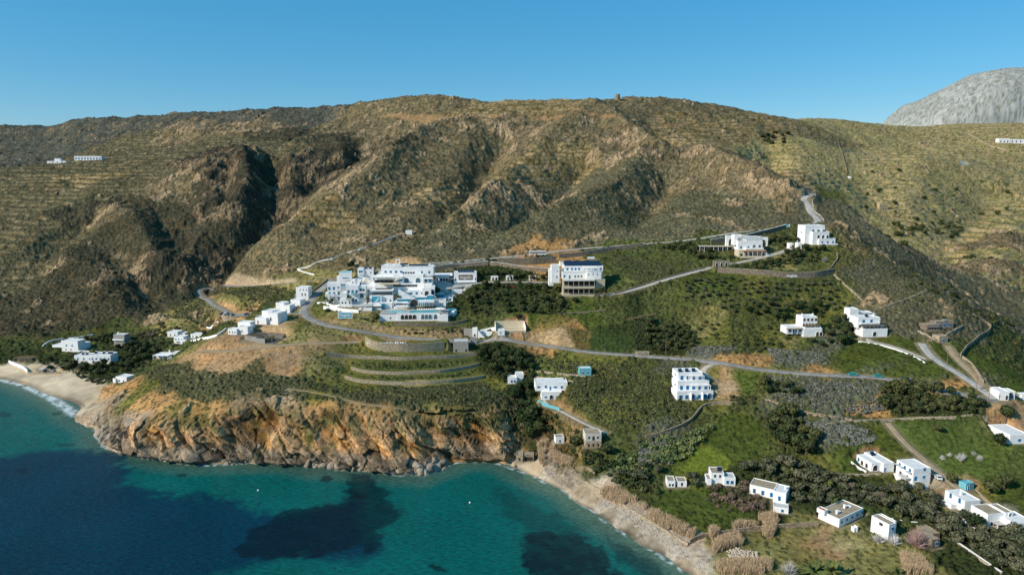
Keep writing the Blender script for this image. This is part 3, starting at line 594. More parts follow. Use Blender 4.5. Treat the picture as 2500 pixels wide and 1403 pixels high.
def wall_line(name, label, px, h, t, m, cat='wall', cap=None, lift=0, group=None, retain=0, sm=2, below=1.2, step=2.5, G=None):
    P = [hit(u, v, G) for u, v in px]
    # keep the line continuous where the ground hides a point
    P = smooth(resample(P, step), sm)
    for p in P: p.z = gz(p.x, p.y)
    if retain:
        n = len(P); NN = []
        for i in range(n):
            d = P[min(n-1, i+1)]-P[max(0, i-1)]; d.z = 0; d.normalize(); w = Vector((-d.y, d.x, 0)); NN.append(w if w.y > 0 else -w)
        zs_ = [p.z for p in P]
        for _ in range(4): zs_ = [zs_[0]]+[(zs_[i-1]+2*zs_[i]+zs_[i+1])/4 for i in range(1, n-1)]+[zs_[-1]]
        back = [p+w*(retain*.5+t*.5) for p, w in zip(P, NN)]; front = [p-w*(t*.5+.9) for p, w in zip(P, NN)]
        for q_, z in zip(back, zs_): q_.z = z+h
        for q_, z in zip(front, zs_): q_.z = z
        road_carve(back, retain*.5, retain*.6+1.0, False); road_carve(front, 1.0, .7, False)
        for p, z in zip(P, zs_): p.z = z
    b = MB(); n = len(P); vs = []; vc = []
    zt = [p.z+h+lift for p in P]
    for _ in range(3): zt = [zt[0]]+[(zt[i-1]+2*zt[i]+zt[i+1])/4 for i in range(1, n-1)]+[zt[-1]]
    for i, p in enumerate(P):
        d = (P[min(n-1, i+1)]-P[max(0, i-1)]); d.z = 0; d.normalize(); nn = Vector((-d.y, d.x, 0))*t/2
        zb = min(p.z, gz(p.x+nn.x*3, p.y+nn.y*3), gz(p.x-nn.x*3, p.y-nn.y*3))-below
        vs += [(p.x-nn.x, p.y-nn.y, zb), (p.x+nn.x, p.y+nn.y, zb), (p.x+nn.x, p.y+nn.y, zt[i]), (p.x-nn.x, p.y-nn.y, zt[i])]
        mm_ = nn*1.25; vc += [(p.x-mm_.x, p.y-mm_.y, zt[i]+.002), (p.x+mm_.x, p.y+mm_.y, zt[i]+.002), (p.x+mm_.x, p.y+mm_.y, zt[i]+.15), (p.x-mm_.x, p.y-mm_.y, zt[i]+.15)]
    fs = [(0, 1, 2, 3), (4*n-1, 4*n-2, 4*n-3, 4*n-4)]
    for i in range(n-1):
        a = 4*i; c = a+4
        for j in range(4): k = (j+1) % 4; fs.append((a+j, c+j, c+k, a+k))
    o0 = P[0].copy(); vs = [(x-o0.x, y-o0.y, z-o0.z) for x, y, z in vs]; b.add(vs, fs, m)
    if cap:
        root = empty(name, o0, 0, label, cat, group); b.obj('wall', root)
        c_ = MB(); c_.add([(x-o0.x, y-o0.y, z-o0.z) for x, y, z in vc], fs, cap); c_.obj('coping', root); return root
    o = b.obj(name, None, o0); return tag(o, label, cat, group)
def road(name, px, width, m, fall=5.0, sm=6, zs=12, step=3.0, lift=.14, G=None, dust=True):
    P = [hit(u, v, G) for u, v in px]
    P = smooth(resample(P, step), sm)
    for p in P: p.z = gz(p.x, p.y)
    zz = [p.z for p in P]
    for _ in range(zs): zz = [zz[0]]+[(zz[i-1]+2*zz[i]+zz[i+1])/4 for i in range(1, len(zz)-1)]+[zz[-1]]
    for p, z in zip(P, zz): p.z = z
    road_carve(P, width/2+(.6 if dust else .1), fall, dust)
    ROADS.append((name, P, width, m, lift)); return P
ROADS = []
def build_roads():
    for name, P, width, m, lift in ROADS:
        vs = []; fs = []; n = len(P); K = 6
        for i, p in enumerate(P):
            d = (P[min(n-1, i+1)]-P[max(0, i-1)]); d.z = 0; d.normalize(); nn = Vector((-d.y, d.x, 0))
            for k in range(K+1):
                q = p+nn*width*(k/K-.5); z = max(p.z, gz(q.x, q.y))+lift-(.5 if k in (0, K) else 0)
                vs.append((q.x, q.y, z))
        for i in range(n-1):
            for k in range(K): a = i*(K+1)+k; fs.append((a, a+1, a+K+2, a+K+1))
        b = MB(); b.add(vs, fs, m); o = b.obj(name); o['kind'] = 'structure'
        o.data.polygons.foreach_set('use_smooth', [True]*len(fs))
def text_mesh(s, size, depth, m, bold=.012):
    c = bpy.data.curves.new('lettering', 'FONT'); c.body = s; c.size = size; c.extrude = depth; c.align_x = 'CENTER'; c.align_y = 'CENTER'; c.offset = bold; c.resolution_u = 3
    o = bpy.data.objects.new('tmp', c); col.objects.link(o); bpy.context.view_layer.update()
    me = bpy.data.meshes.new_from_object(o); bpy.data.objects.remove(o); me.name = 'lettering'; me.materials.clear(); me.materials.append(m); return me
def lettering(root, s, size, x, y, z, m, sx=1.0, bold=.012):
    o = bpy.data.objects.new('lettering', text_mesh(s, size, .04, m, bold)); col.objects.link(o); o.parent = root; o.location = (x, y, z); o.rotation_euler = (math.pi/2, 0, 0); o.scale = (sx, 1, 1); return o
# ------------------------------------------------------------------ roads first: they shape the ground
road('road', [(2433,978),(2380,971),(2330,958),(2270,945),(2220,932),(2160,922),(2110,918),(2040,917),(1980,914),(1900,908),(1850,902),(1800,893),(1740,882),(1680,877),(1620,873),(1560,868),(1480,863),(1400,855),(1330,842),(1260,832),(1200,829),(1090,832),(1000,825),(900,812),(840,803),(800,795),(760,780),(738,766),(745,748),(770,720),(800,692),(815,680)], 6.0, ASPH, 4.5, G=Z1)
road('road', [(738,766),(700,765),(650,770),(600,772),(560,762),(520,745),(490,722),(481,710),(488,702),(520,700),(560,700),(640,697),(700,691),(760,686),(812,678)], 4.6, ASPH, 4.5, sm=4, G=Z1)
road('road', [(930,656),(1020,648),(1100,641),(1190,633),(1290,624),(1360,613),(1450,604),(1560,597),(1650,590),(1730,579),(1800,567),(1880,559),(1930,554),(1975,549),(1998,541),(1993,530),(1975,518),(1977,505),(1973,494),(1957,487),(1980,478),(1972,470),(1952,463)], 6.0, PAVE, 6.0, sm=3, zs=8)
road('road', [(1440,722),(1490,722),(1530,712),(1580,697),(1640,678),(1700,662),(1740,652),(1790,645),(1850,632),(1900,618),(1925,610)], 5.0, PAVE, 5.0)
road('road', [(2430,975),(2390,945),(2340,910),(2290,885),(2265,862),(2250,838)], 4.6, PAVE, 4.0)
road('path', [(2262,877),(2250,870),(2190,847),(2150,835),(2100,829)], 2.2, PATHM, 2.5)
road('dirt_track', [(2420,1246),(2380,1215),(2330,1186),(2290,1152),(2260,1122),(2220,1092),(2190,1060),(2168,1032)], 3.6, TRACK, 3.0)
road('dirt_track', [(400,885),(430,876),(520,862),(600,851),(660,846),(700,842),(790,838),(890,833),(1000,827)], 3.4, TRACK, 3.0)
road('dirt_track', [(2400,945),(2380,915),(2345,885),(2325,862),(2315,845)], 3.6, TRACK, 2.5)
road('road', [(1752,884),(1728,888),(1705,905),(1735,925)], 3.4, PATHM, 3.0, sm=4)
road('path', [(1320,985),(1380,1010),(1420,1030),(1480,1056)], 2.4, PATHM, 2.5)
road('path', [(700,1030-80),(760,955),(840,975),(900,990),(980,1000),(1080,1002),(1160,1006)], 1.0, TRACK, 1.2, zs=4, dust=False)
road('road', [(1050,705),(1150,690),(1230,690),(1300,688),(1370,690)], 4.0, PAVE, 4.0)
# ------------------------------------------------------------------ the hotel
b = building
# pool terrace with its row of arches
POOL = b('pool_terrace_building', 955, 783, 3, 'white arcaded terrace building carrying two turquoise swimming pools', 'hotel building',
  [(-28,16,0,16,0,11,None,'none'),(16,121,0,17,-.6,12,None,'none'),(118,141,0,15,-1.5,10,None,'none')], [(1,'f',4,.12,.40,.9,2.1,2.9,'a'),(1,'f',3,.60,.77,.9,2.1,2.9,'A'),(1,'f',1,.9,.9,.9,2.1,2.9,'A'),(0,'f',1,.6,.6,1.2,.9,1.0,'k')],
  [('box','pool_deck',-28,141,.3,12.5,17.0,17.8,PAVE),('box','pool_basin',-10,34,3.0,8.5,17.85,18.2,POOLM),('box','pool_basin',44,114,2.4,8.0,17.85,18.25,POOLM),('box','parapet',16,118,-.6,-.3,17.8,20,WH)], loc=None)
_p = POOL.location; _s = _p.y/F
# sunshades and loungers on the deck
def sun_lounger(x, y, z, rz, label, group, loc_only=None):
    r = empty('sun_lounger', (x, y, z), rz, label, 'sun lounger', group); q = MB(); q.box(-.33, .33, -1, .5, .22, .32, SIGNW); 
    q.add([(-.33,.5,.32),(.33,.5,.32),(.33,1.05,.8),(-.33,1.05,.8),(-.33,.5,.22),(.33,.5,.22),(.33,1.05,.7),(-.33,1.05,.7)], [(0,1,2,3),(4,7,6,5),(0,4,5,1),(1,5,6,2),(2,6,7,3),(3,7,4,0)], SIGNW); q.obj('cushion', r)
    
    for sx_ in (-1, 1):
        for sy_ in (-.9, .4): q = MB(); q.box(sx_*.3-.03, sx_*.3+.03, sy_-.03, sy_+.03, 0, .22, METAL); q.obj('leg', r)
    return r
def copy_tree(o, parent=None):
    c = o.copy(); col.objects.link(c); c.parent = parent
    for ch in [k for k in o.children]: copy_tree(ch, c)
    return c
sl0 = sun_lounger(0, 0, 0, 0, 'white sun lounger in the row between the long pool and the blue mural wall', 'sun loungers by the pool')
for i in range(13):
    o = sl0 if i == 0 else copy_tree(sl0); dx = (62+i*4.6)*_s; o.location = (_p.x+dx-10.2*math.sin(R(3)), _p.y+10.2+dx*math.sin(R(3)), _p.z+18.0*_s*1.02)
def parasol(x, y, z, label, r=2.3, m=None, group=None, cat='parasol'):
    root = empty('parasol', (x, y, z), 0, label, cat, group); q = MB(); q.tube((0,0,0), (0,0,2.5), .05, METAL, 6); q.obj('pole', root)
    q = MB(); n = 8; q.add([(0,0,2.75)]+[(r*math.cos(2*math.pi*i/n), r*math.sin(2*math.pi*i/n), 2.15) for i in range(n)], [(0, 1+i, 1+(i+1) % n) for i in range(n)], m or SIGNW); q.obj('canopy', root); return root
parasol(_p.x+121*_s, _p.y+6, _p.z+17.8*_s*1.02, 'large white parasol standing at the right end of the long pool', 3.4)
# pool side bar, colonnade, teal mural wall
b('pool_bar', 988, 753, 3, 'low white flat-roofed pool bar with a dark glazed front behind the small pool', 'pool bar', [(-27,8,0,11,0,4)], [(0,'f',7,.22,.85,1.0,.9,1.1,'g'),(0,'f',1,.08,.08,0,.9,2.0,'d')], [('awning',-2,12,-2.5,0,0,10)], zoff=1.2)
b('mural_wall', 1011, 751, 3, 'long teal painted wall with a sloping white coping and a big dark arch behind the pools', 'wall', [(-42,2,0,17,1.2,2.2,TEALW,'none'),(2,32,0,21,1.2,2.2,TEALW,'none'),(32,48,0,25,1.2,2.2,TEALW,'none')], [(0,'f',1,.95,.95,0,4.6,4.2,'a')],
  [('box','coping',-42,2,1.1,2.3,17,18.2,WH),('box','coping',2,32,1.1,2.3,21,22.2,WH),('box','coping',32,48,1.1,2.3,25,26.2,WH),('box','gull_mark',8,11,1.12,1.2,12,12.8,SIGNW),('box','gull_mark',18,21,1.12,1.2,13,13.8,SIGNW),('box','gull_mark',26,29,1.12,1.2,15,15.8,SIGNW),('box','gull_mark',38,39,1.12,1.2,12,18,LTEAL)], zoff=1.0)
b('pool_colonnade', 1041, 752, 3, 'white colonnade of slim pillars beside the long pool', 'colonnade', [(-19,18,0,1.2,2.8,3.2,None,'none')], [], [('arcade',-19,0,-1.4,-1.0,0,13,4,.95,2.4),('arcade',1,19,-1.4,-1.0,0,13,5,.75,2.5),('box','roof',-20,20,-1.5,2.6,13,14,WH)], zoff=1.2)
b('pool_annex', 1074, 752, 3, 'square white annex with two dark windows at the right end of the pool deck', 'annex', [(-12,15,0,14,0,6)], [(0,'f',2,.5,.7,1.1,.8,1.0,'k')], [('box','roof_unit',0,8,3,4.5,15,18,METAL),('box','roof_unit',-8,-2,3,4.5,15,17,METAL)], zoff=1.2)
b('teal_retaining_block', 1073, 741, 3, 'tall deep teal painted block behind the white annex at the end of the mural wall', 'wall', [(-12,11,0,17,3,5,TEALW,'none')], [], [('box','coping',-12,11,2.8,5,17,18,WH)], zoff=1.0)
b('pool_stairs', 1098, 770, -12, 'white stairway with a teal side wall right of the pool terrace', 'stairway', [(-6,14,0,14,2,3,TEALW,'none'),(12,15,0,12,-3,3,None,'none')], [], [('stairs',-4,14,-1.6,0,2,13)], zoff=.5)
b('terrace_wing', 917, 757, 8, 'white wing with a long sloping white roof and strip windows left of the mural wall', 'hotel building', [(-16,14,0,9,1,6),(8,40,0,13,3,8),(14,22,0,14,1.6,3,TEALW,'none')], [(0,'f',5,.15,.9,1.2,1.4,.9,'k')])
b('shade_canopy', 888, 758, 6, 'grey flat canopy on slim posts left of the pool terrace', 'canopy', [(-14,18,0,.6,0,6,None,'none')], [], [('awning',-19,20,-1,6,0,9.5,ROOFG,WH)], zoff=.4)
MURAL = b('mural_building', 934, 739, 5, 'white two-storey building with a glazed upper floor and a turquoise wall painting', 'hotel building',
  [(-31,26,0,17,0,9,None,'none'),(-27,24,17,29,1.6,9),(-31,-2,0,19,-1.2,0,None,'none')], [(1,'f',11,.05,.95,.15,1.1,2.0,'g'),(0,'f',1,.88,.88,0,.9,2.1,'d'),(0,'f',1,.68,.68,1.0,.7,.7,'k')],
  [('box','mural',-25,-5,-1.26,-1.202,3,17,SIGNB),('box','roof_slab',-30,27,.4,9,29.2,30.4,WH),('box','solar_strip',-18,20,4,7,30.6,31.8,DARK)])  # the black strip on the roof is solar
q = MB()
for i, (x, z) in enumerate([(-17,5),(-14,7),(-12.5,9.5),(-11,12),(-8.5,13.5),(-19.5,4.4)]): q.box((x-1.6)*_s, (x+1.6)*_s, -1.30, -1.262, (z-1)*_s, (z+1.1)*_s, SIGNW)
q.obj('mural_swirl', MURAL)
# left wing
b('guest_wing', 818, 736, 10, 'leftmost three-storey white guest wing with blue balconies above the bend of the road', 'hotel building',
  [(-22,-12,0,20,-1.5,6),(-17,14,0,43,0,9),(10,26,0,36,2,10)], [(1,'f',3,.15,.85,1,1.0,1.9,'g'),(1,'f',3,.15,.85,4.3,1.0,1.9,'b'),(1,'f',3,.15,.85,7.6,1.0,1.9,'b'),(1,'r',2,.3,.7,5,.9,1.4,'b'),(2,'f',1,.6,.6,4.3,1.0,1.6,'b'),(2,'f',1,.6,.6,1.2,1.0,1.6,'b')],
  [('balcony',-16,0,-1.4,0,16,1.0),('balcony',2,14,-1.4,0,29,1.0),('box','roof_terrace_wall',-15,10,3,3.3,43.2,47,WH)])
b('guest_wing', 862, 741, 6, 'middle white guest wing with a turquoise balcony and two arched windows behind the palms', 'hotel building',
  [(-27,-14,0,26,-1,6),(-16,14,0,42,0,9),(14,32,0,40,1.2,9),(-12,-2,0,14,-3,0)], [(1,'f',1,.15,.15,3.2,2.0,2.4,'a'),(1,'f',2,.55,.8,1,1.0,1.9,'g'),(1,'f',3,.2,.85,6.8,1.1,1.8,'b'),(2,'f',1,.4,.4,3.4,2.4,3.0,'A'),(2,'f',2,.3,.7,7.4,1.2,1.6,'g'),(3,'f',1,.5,.5,.6,.8,1.2,'k')],
  [('balcony',-4,6,-1.6,0,24,1.0),('box','balcony_screen',-3,5,-1.7,-1.61,25,30,LTEAL),('balcony',15,31,-.4,1.2,27,.9)])
b('roof_pavilion', 876, 699, 4, 'small white domed stair pavilion on the flat roofs above the guest wings', 'pavilion', [(-20,-8,0,16,0,4),(-8,5,0,13,.5,5),(-22,20,0,4,-4,6)], [(0,'f',1,.5,.5,2,.6,1.2,'k'),(1,'f',1,.9,.9,1,.9,1.8,'k')])
b('white_villa', 843, 691, 12, 'white villa covered with a pale blue tiled roof at the top of the steep road', 'villa', [(-14,16,0,25,0,8,None,LTEAL),(-20,-12,0,14,1,7)], [(0,'f',3,.35,.7,2.4,.9,1.4,'b')], [('balcony',-6,10,-1.2,0,8,.9)])
b('white_villa', 892, 676, 8, 'white cube villa with a blue balcony rail behind the trees of the upper hotel', 'villa', [(-18,-4,0,20,0,6),(-4,20,0,18,.6,7)], [(0,'f',2,.35,.7,2.6,.9,1.9,'b'),(1,'f',2,.25,.7,2.2,.5,1.2,'k')], [('balcony',-18,-4,-1.3,0,8,.9),('heater',2,3,18),('heater',12,3,18)])
for u_, v_, v3, w_, lab in [(905,718,[(-14,10,0,18,0,8),(-6,10,18,26,3,8)],[(0,'f',2,.3,.7,1.4,.9,1.3,'b')],'flat roofed white guest house between the middle wing and the painted mural building'),
    (840,745,[(-10,10,0,14,0,5)],[(0,'f',2,.3,.7,.6,.8,1.6,'k')],'small white cube in front of the gap between the two guest wings'),
    (806,741,[(-9,9,0,9,0,4)],[(0,'f',1,.5,.5,.5,1.6,1.4,'g')],'low glazed white lodge at the foot of the leftmost guest wing'),
    (868,693,[(-12,8,0,9,0,5),(-20,-12,0,5,0,5)],[(0,'f',2,.3,.7,.6,.7,1.1,'b')],'low white block just under the domed stair pavilion'),
    (912,684,[(-7,9,0,10,0,4)],[(0,'f',1,.5,.5,.6,.8,1.5,'b')],'tiny white block left of the main block terrace'),
    (1012,705,[(-10,10,0,11,0,3)],[(0,'f',2,.3,.7,.4,1.4,1.8,'a')],'white arched niche block under the terrace of the main block'),
    (893,757,[(-6,16,0,5,-2,0)],[],'low white planter wall in front of the grey shade canopy'),
    (1092,735,[(-8,14,0,9,0,5)],[(0,'f',2,.3,.7,.5,.9,1.4,'k')],'low white store right of the two-arch guest block'),
    (1118,716,[(-16,10,0,7,0,4)],[],'low white terrace block below the sign building')]:
    b('guest_block', u_, v_, 4, lab, 'guest block', v3, w_)
for i, (u_, v_, lab) in enumerate([(842,738,'white parasol on the terrace in front of the middle guest wing'),(952,716,'left cream parasol on the shaded restaurant terrace'),(966,716,'middle cream parasol on the shaded restaurant terrace'),(980,716,'right cream parasol on the shaded restaurant terrace'),(880,690,'white parasol beside the domed stair pavilion')]):
    p_ = hit(u_, v_); parasol(p_.x, p_.y, p_.z, lab, 2.0, CREAM if i in (1, 2, 3) else SIGNW)
# main top block
b('hotel_main_block', 985, 720, 2, 'largest white hotel block with stacked terraces and a white bell arch on its roof', 'hotel building',
  [(-72,-28,0,42,4,14,None,'none'),(-28,70,0,26,2,14,None,'none'),(12,70,0,14,-4,2,None,'none'),(-4,48,26,46,4,14),(-58,72,42,63,9,19),(-58,-8,63,66,9,19),(48,70,0,20,-5,-4,None,'none'),(84,86,30,34,9,10)],
  [(4,'f',4,.08,.38,2.0,1.1,1.4,'b'),(4,'f',5,.42,.62,1.4,1.2,1.2,'g'),(4,'f',2,.78,.92,1.6,1.0,1.5,'b'),(3,'f',2,.2,.75,.4,3.0,3.2,'A'),(0,'f',14,.05,.99,7.4,1.6,1.8,'g'),(1,'f',10,.05,.6,5.0,1.4,1.4,'k'),(2,'f',4,.15,.85,1.2,1.1,1.3,'b'),(6,'f',1,.5,.5,.4,2.3,3,'a')],
  [('box','canopy_slab',-74,-2,1.0,4,42.2,44.2,WH),('box','terrace_deck',-58,-10,-1,4,27,28,CREAM),('awning',50,72,-1,4,26,40,WH,WH),('panels',10,58,12,14,66,69),('panels',-14,6,14,17,67.5,70),('chimney',62,13,66),('chimney',74,13,60),('box','roof_unit',-46,-42,12,13,66.2,73,SIGNW),('box','roof_unit',-30,-26,12,13,66.2,72,SIGNW),
   ('arcade',-24,-12,12,12.5,69,82,1,1.9,3.0),('box','parapet',-72,-58,3.8,4.1,42.2,44,WH)])
b('staircase_block', 975, 733, 2, 'white stair ramp falling over a teal painted wall in the middle of the hotel', 'stairway', [(-6,8,0,24,2,4,TEALW,'none'),(8,26,0,16,2,4,TEALW,'none'),(26,40,0,8,2,4,LTEAL,'none')], [], [('stairs',40,-2,.4,1.6,2,26)], zoff=.3)
b('guest_block', 1050, 722, 2, 'white two-arch guest block at the foot of the main block beside the tall tree', 'hotel building', [(-16,12,0,22,0,5)], [(0,'f',1,.2,.2,1,1.6,2.4,'a'),(0,'f',1,.75,.75,.6,2.6,3.2,'a')], [('balcony',-16,-4,-1.2,0,8,.9)])
b('reception_roof', 1085, 690, 5, 'white canopied reception wing with a wide sloping slab roof and shaded front', 'hotel building', [(-22,12,0,16,2,10),(10,34,0,8,0,8,STONEG)], [(0,'f',4,.2,.8,.5,1.4,2.2,'g')], [('box','slab_roof',-26,20,0,12,16.5,17.8,WH)], roof=ROOFW)
SIGNH = b('sign_building', 1136, 694, 4, 'white building with grey solar roof and a brown name board on its front', 'hotel building', [(-28,28,0,28,0,8)], [(0,'f',1,.08,.08,2.8,.8,1.4,'k'),(0,'f',1,.95,.95,2.8,.8,1.4,'k')], [('panels',-18,22,2,6,29,33),('box','name_board',-16,18,-.12,-.002,11,23.5,SIGNBR),('box','ledge',-26,24,-1.5,-.01,6,7,WH)])
SS = SIGNH.location.y/F
lettering(SIGNH, 'Aegialis', 9.6*SS, 1*SS, -.18, 17.6*SS, SIGNW, 1.0, .02)
for i, (u, v, lab) in enumerate([(1207,685,'small white arch frame nearest the sign building in the hotel garden'),(1244,684,'double white arch frame in the middle of the hotel garden'),(1300,684,'white arch frame half hidden by trees left of the long white hotel wing')]):
    b('garden_arch', u, v, 3, lab, 'garden arch', [(-9,-7,0,12,-.2,.2,None,'none')], [], [('arcade',-7,9,-.2,.2,0,12,2,1.4,2.3)])
# ------------------------------------------------------------------ right wing
b('hotel_annex', 1420, 722, 3, 'long white hotel annex over two storeys of beige colonnade with solar panels on top', 'hotel building',
  [(-47,30,0,2,0,10,BEIGE,'none'),(-44,60,2,39,3,14,BEIGE,'none'),(-46,54,39,55,5,16,None,ROOFW),(-40,58,55,68,8,18),(-72,-52,28,70,8,14),(-78,-66,20,60,9,13,None,'none'),(14,50,39,54,3.2,5,None,'none')],
  [(2,'f',1,.05,.05,1,1,1.3,'b'),(2,'f',1,.18,.18,.2,1,2,'d'),(2,'f',3,.32,.48,1,1,1.1,'k'),(2,'f',3,.65,.88,1,1,1.2,'b'),(3,'f',1,.08,.08,1,.9,1.4,'b'),(3,'f',3,.2,.38,1,.9,1.4,'b'),(3,'f',2,.8,.94,1,1,1.3,'b'),(4,'f',1,.7,.7,3,.8,1.3,'k'),(4,'f',1,.7,.7,7,.5,.8,'k'),(1,'f',5,.1,.7,.8,4.2,3.0,'k'),(1,'f',5,.1,.7,5.6,4.2,3.2,'k')],
  [('pergola',8,42,2,8,55,66),('box','floor_slab',-46,32,0,3,18,20.5,BEIGE),('box','terrace_slab',-47,32,0,3,37,39.5,CREAM),('awning',-47,32,.15,3,2,17.6,BEIGE,CREAM),('awning',-47,32,.15,3,20.5,36.4,BEIGE,CREAM),('box','terrace_parapet',-47,32,-.2,0,18,23,CREAM),('box','terrace_parapet',-47,32,-.2,0,37,41,WH),('panels',-38,56,10,17,69.5,78),('box','terrace_wall',-46,54,5,5.2,55.1,57.5,WH)], fall=2)
b('ochre_roof_store', 1414, 650, 3, 'low ochre flat-roofed store behind the solar panels of the hotel annex', 'store', [(-46,46,0,8,2,9,None,ROOFO)], [], [])
b('water_tank', 1444, 632, 3, 'white horizontal water tank on the bank behind the hotel annex', 'water tank', [(-10,10,0,.4,0,1.4,CONC,'none')], [], [('box','tank',-9,8,.1,1.3,.5,4.5,SIGNW)])
# arched villa
b('arched_gallery', 1830, 607, 0, 'long white gallery wall with large open arches behind the terraced villa', 'arcade wall', [(-52,-50,0,30,6,8,None,'none')], [], [('arcade',-50,-22,6,7,0,30,1,5.0,6.6),('arcade',-22,4,6,7,0,30,1,5.0,6.8),('arcade',4,26,6,7,0,29,1,4.6,6.4),('arcade',26,52,6,7,0,26,1,5.4,5.6)])
b('terraced_villa', 1832, 629, 2, 'white villa with arched windows above a beige canopied ground floor beside the mid road', 'villa',
  [(-28,38,0,18,1,9,CREAM,'none'),(-28,33,18,38,3,11),(-34,-14,28,52,6,12),(-26,34,38,46,6,13)], [(1,'f',2,.12,.42,.8,1,1.6,'b'),(1,'f',1,.65,.65,.6,2.0,2.8,'A'),(1,'f',1,.88,.88,.6,1.8,2.8,'A'),(0,'f',5,.1,.9,.3,1.8,2.4,'k'),(2,'f',1,.6,.6,3.4,.9,.9,'k')],
  [('awning',-20,38,-1.4,1,0,16,TERR,WH),('pergola',-18,32,3.2,6,40,50,ROOFG),('box','terrace_wall',-28,36,-2,-1.7,0,5,CREAM),('stairs',36,60,0,2,14,2),('balcony',-10,34,1.6,3,20,1.0)])
b('long_porch', 1758, 614, -2, 'long cream roofed open porch on thin posts left of the terraced villa', 'porch', [(-44,52,0,.5,3,7,CONC,'none')], [], [('awning',-50,52,0,6,0,12,CREAM,WH),('box','back_wall',-44,52,6.1,6.4,0,11,STONEG)])
b('arched_boundary_wall', 1762, 651, 8, 'low white boundary wall with three blind arches where the driveway forks', 'boundary wall', [(-22,20,0,14,0,.8,STONEP,WH)], [(0,'f',3,.22,.8,.3,1.7,2.4,'a')], [])
b('white_villa', 1998, 597, 6, 'stepped three-tier white villa with arched windows on the crest of the spur', 'villa',
  [(-2,40,0,14,-1.5,6),(-16,26,0,30,0,9),(-30,20,0,44,3,13)], [(0,'f',3,.2,.85,1,.9,1.4,'b'),(1,'f',3,.35,.9,3.8,1.7,2.6,'a'),(1,'l',1,.5,.5,3.8,1.5,2.4,'a'),(2,'f',3,.4,.95,7.6,1.7,2.2,'g'),(2,'l',1,.5,.5,7,.8,1.2,'k')], [('box','terrace_wall',-4,46,-2.2,-1.9,0,3,WH)])
b('garden_house', 1932, 609, 4, 'tiny white garden house left of the cypress at the end of the driveway', 'garden house', [(-5,5,0,14,0,4)], [(0,'f',1,.4,.4,.8,.8,1.3,'k')])
b('garden_house', 1952, 608, 4, 'tiny white garden house right of the cypress at the end of the driveway', 'garden house', [(-5,5,0,14,0,4)], [(0,'f',1,.5,.5,.8,.8,1.3,'k')])
b('blue_gate', 1922, 556, 0, 'bright blue gate between white pillars on the upper road wall', 'gate', [(-6,-4,0,7,0,.6,None,'none'),(4,6,0,7,0,.6,None,'none')], [], [('box','gate_leaf',-3.9,3.9,.1,.3,0,6.5,LTEAL)], dig=False, zoff=.5)
b('white_villa', 739, 733, -4, 'narrow two-storey white house on the green slope left of the steep road', 'house', [(-16,15,0,31,0,7),(-20,-16,0,14,0,6,STONEP)], [(0,'f',3,.35,.85,6.6,.6,.9,'k'),(0,'f',2,.5,.75,3.2,.8,1.5,'k'),(0,'l',1,.5,.5,5,.6,.9,'k')])
b('white_house', 690, 765, -14, 'white cube house with a flat blank front where the side road meets the main road', 'house', [(-20,2,0,24,1,7),(2,20,0,20,0,6),(4,30,8,28,8,14),(-28,-18,0,12,2,5,STONEP)], [(1,'f',1,.5,.5,1.5,.5,1.1,'k')])
b('white_house', 647, 792, -16, 'rambling low white house with two dark doorways above the building site', 'house', [(-27,4,0,15,0,6),(-22,6,0,28,5,13),(2,32,4,27,1.5,11)], [(0,'f',1,.25,.25,.3,.8,1.8,'k'),(2,'f',1,.35,.35,1.2,1.0,2.0,'k')])
b('white_house', 580, 817, -12, 'long low white house with small arched windows below the curved parking wall', 'house', [(-26,-2,0,13,0,4),(-2,24,0,18,1.5,7),(-18,16,10,24,7,12)], [(0,'f',3,.2,.8,.8,.6,1.2,'k'),(1,'f',2,.2,.4,1.2,.6,1.3,'a')])
# ------------------------------------------------------------------ village on the left, houses on the right
PK = hit(572, 778); PK.z += 0
root = empty('parking_terrace', PK, 0, 'curved stone retaining terrace with parked cars on the side road', 'retaining wall')
q = MB(); s_ = PK.y/F; pl = [(-46*s_, 9), (-42*s_, 4.5), (-34*s_, 1.5), (-20*s_, -1), (0, -2.2), (24*s_, -2.2), (40*s_, -.5), (44*s_, 5), (40*s_, 9)]
zt_ = 7*s_; q.prism(pl, -9, zt_, STONEP); q.obj('retaining_wall', root)
q = MB(); q.prism([(x*.97, 3+(y-3)*.93) for x, y in pl], zt_+.003, zt_+.09, ASPH); q.obj('parking_surface', root)
q = MB()
for a, c in zip(pl[:-2], pl[1:-1]): q.tube((a[0], a[1], zt_+.25), (c[0], c[1], zt_+.25), .28, STONEP, 4)
q.obj('coping', root); pad(PK, 0, pl[0][0], pl[7][0], 3, 10, PK.z+zt_-.1, 5)
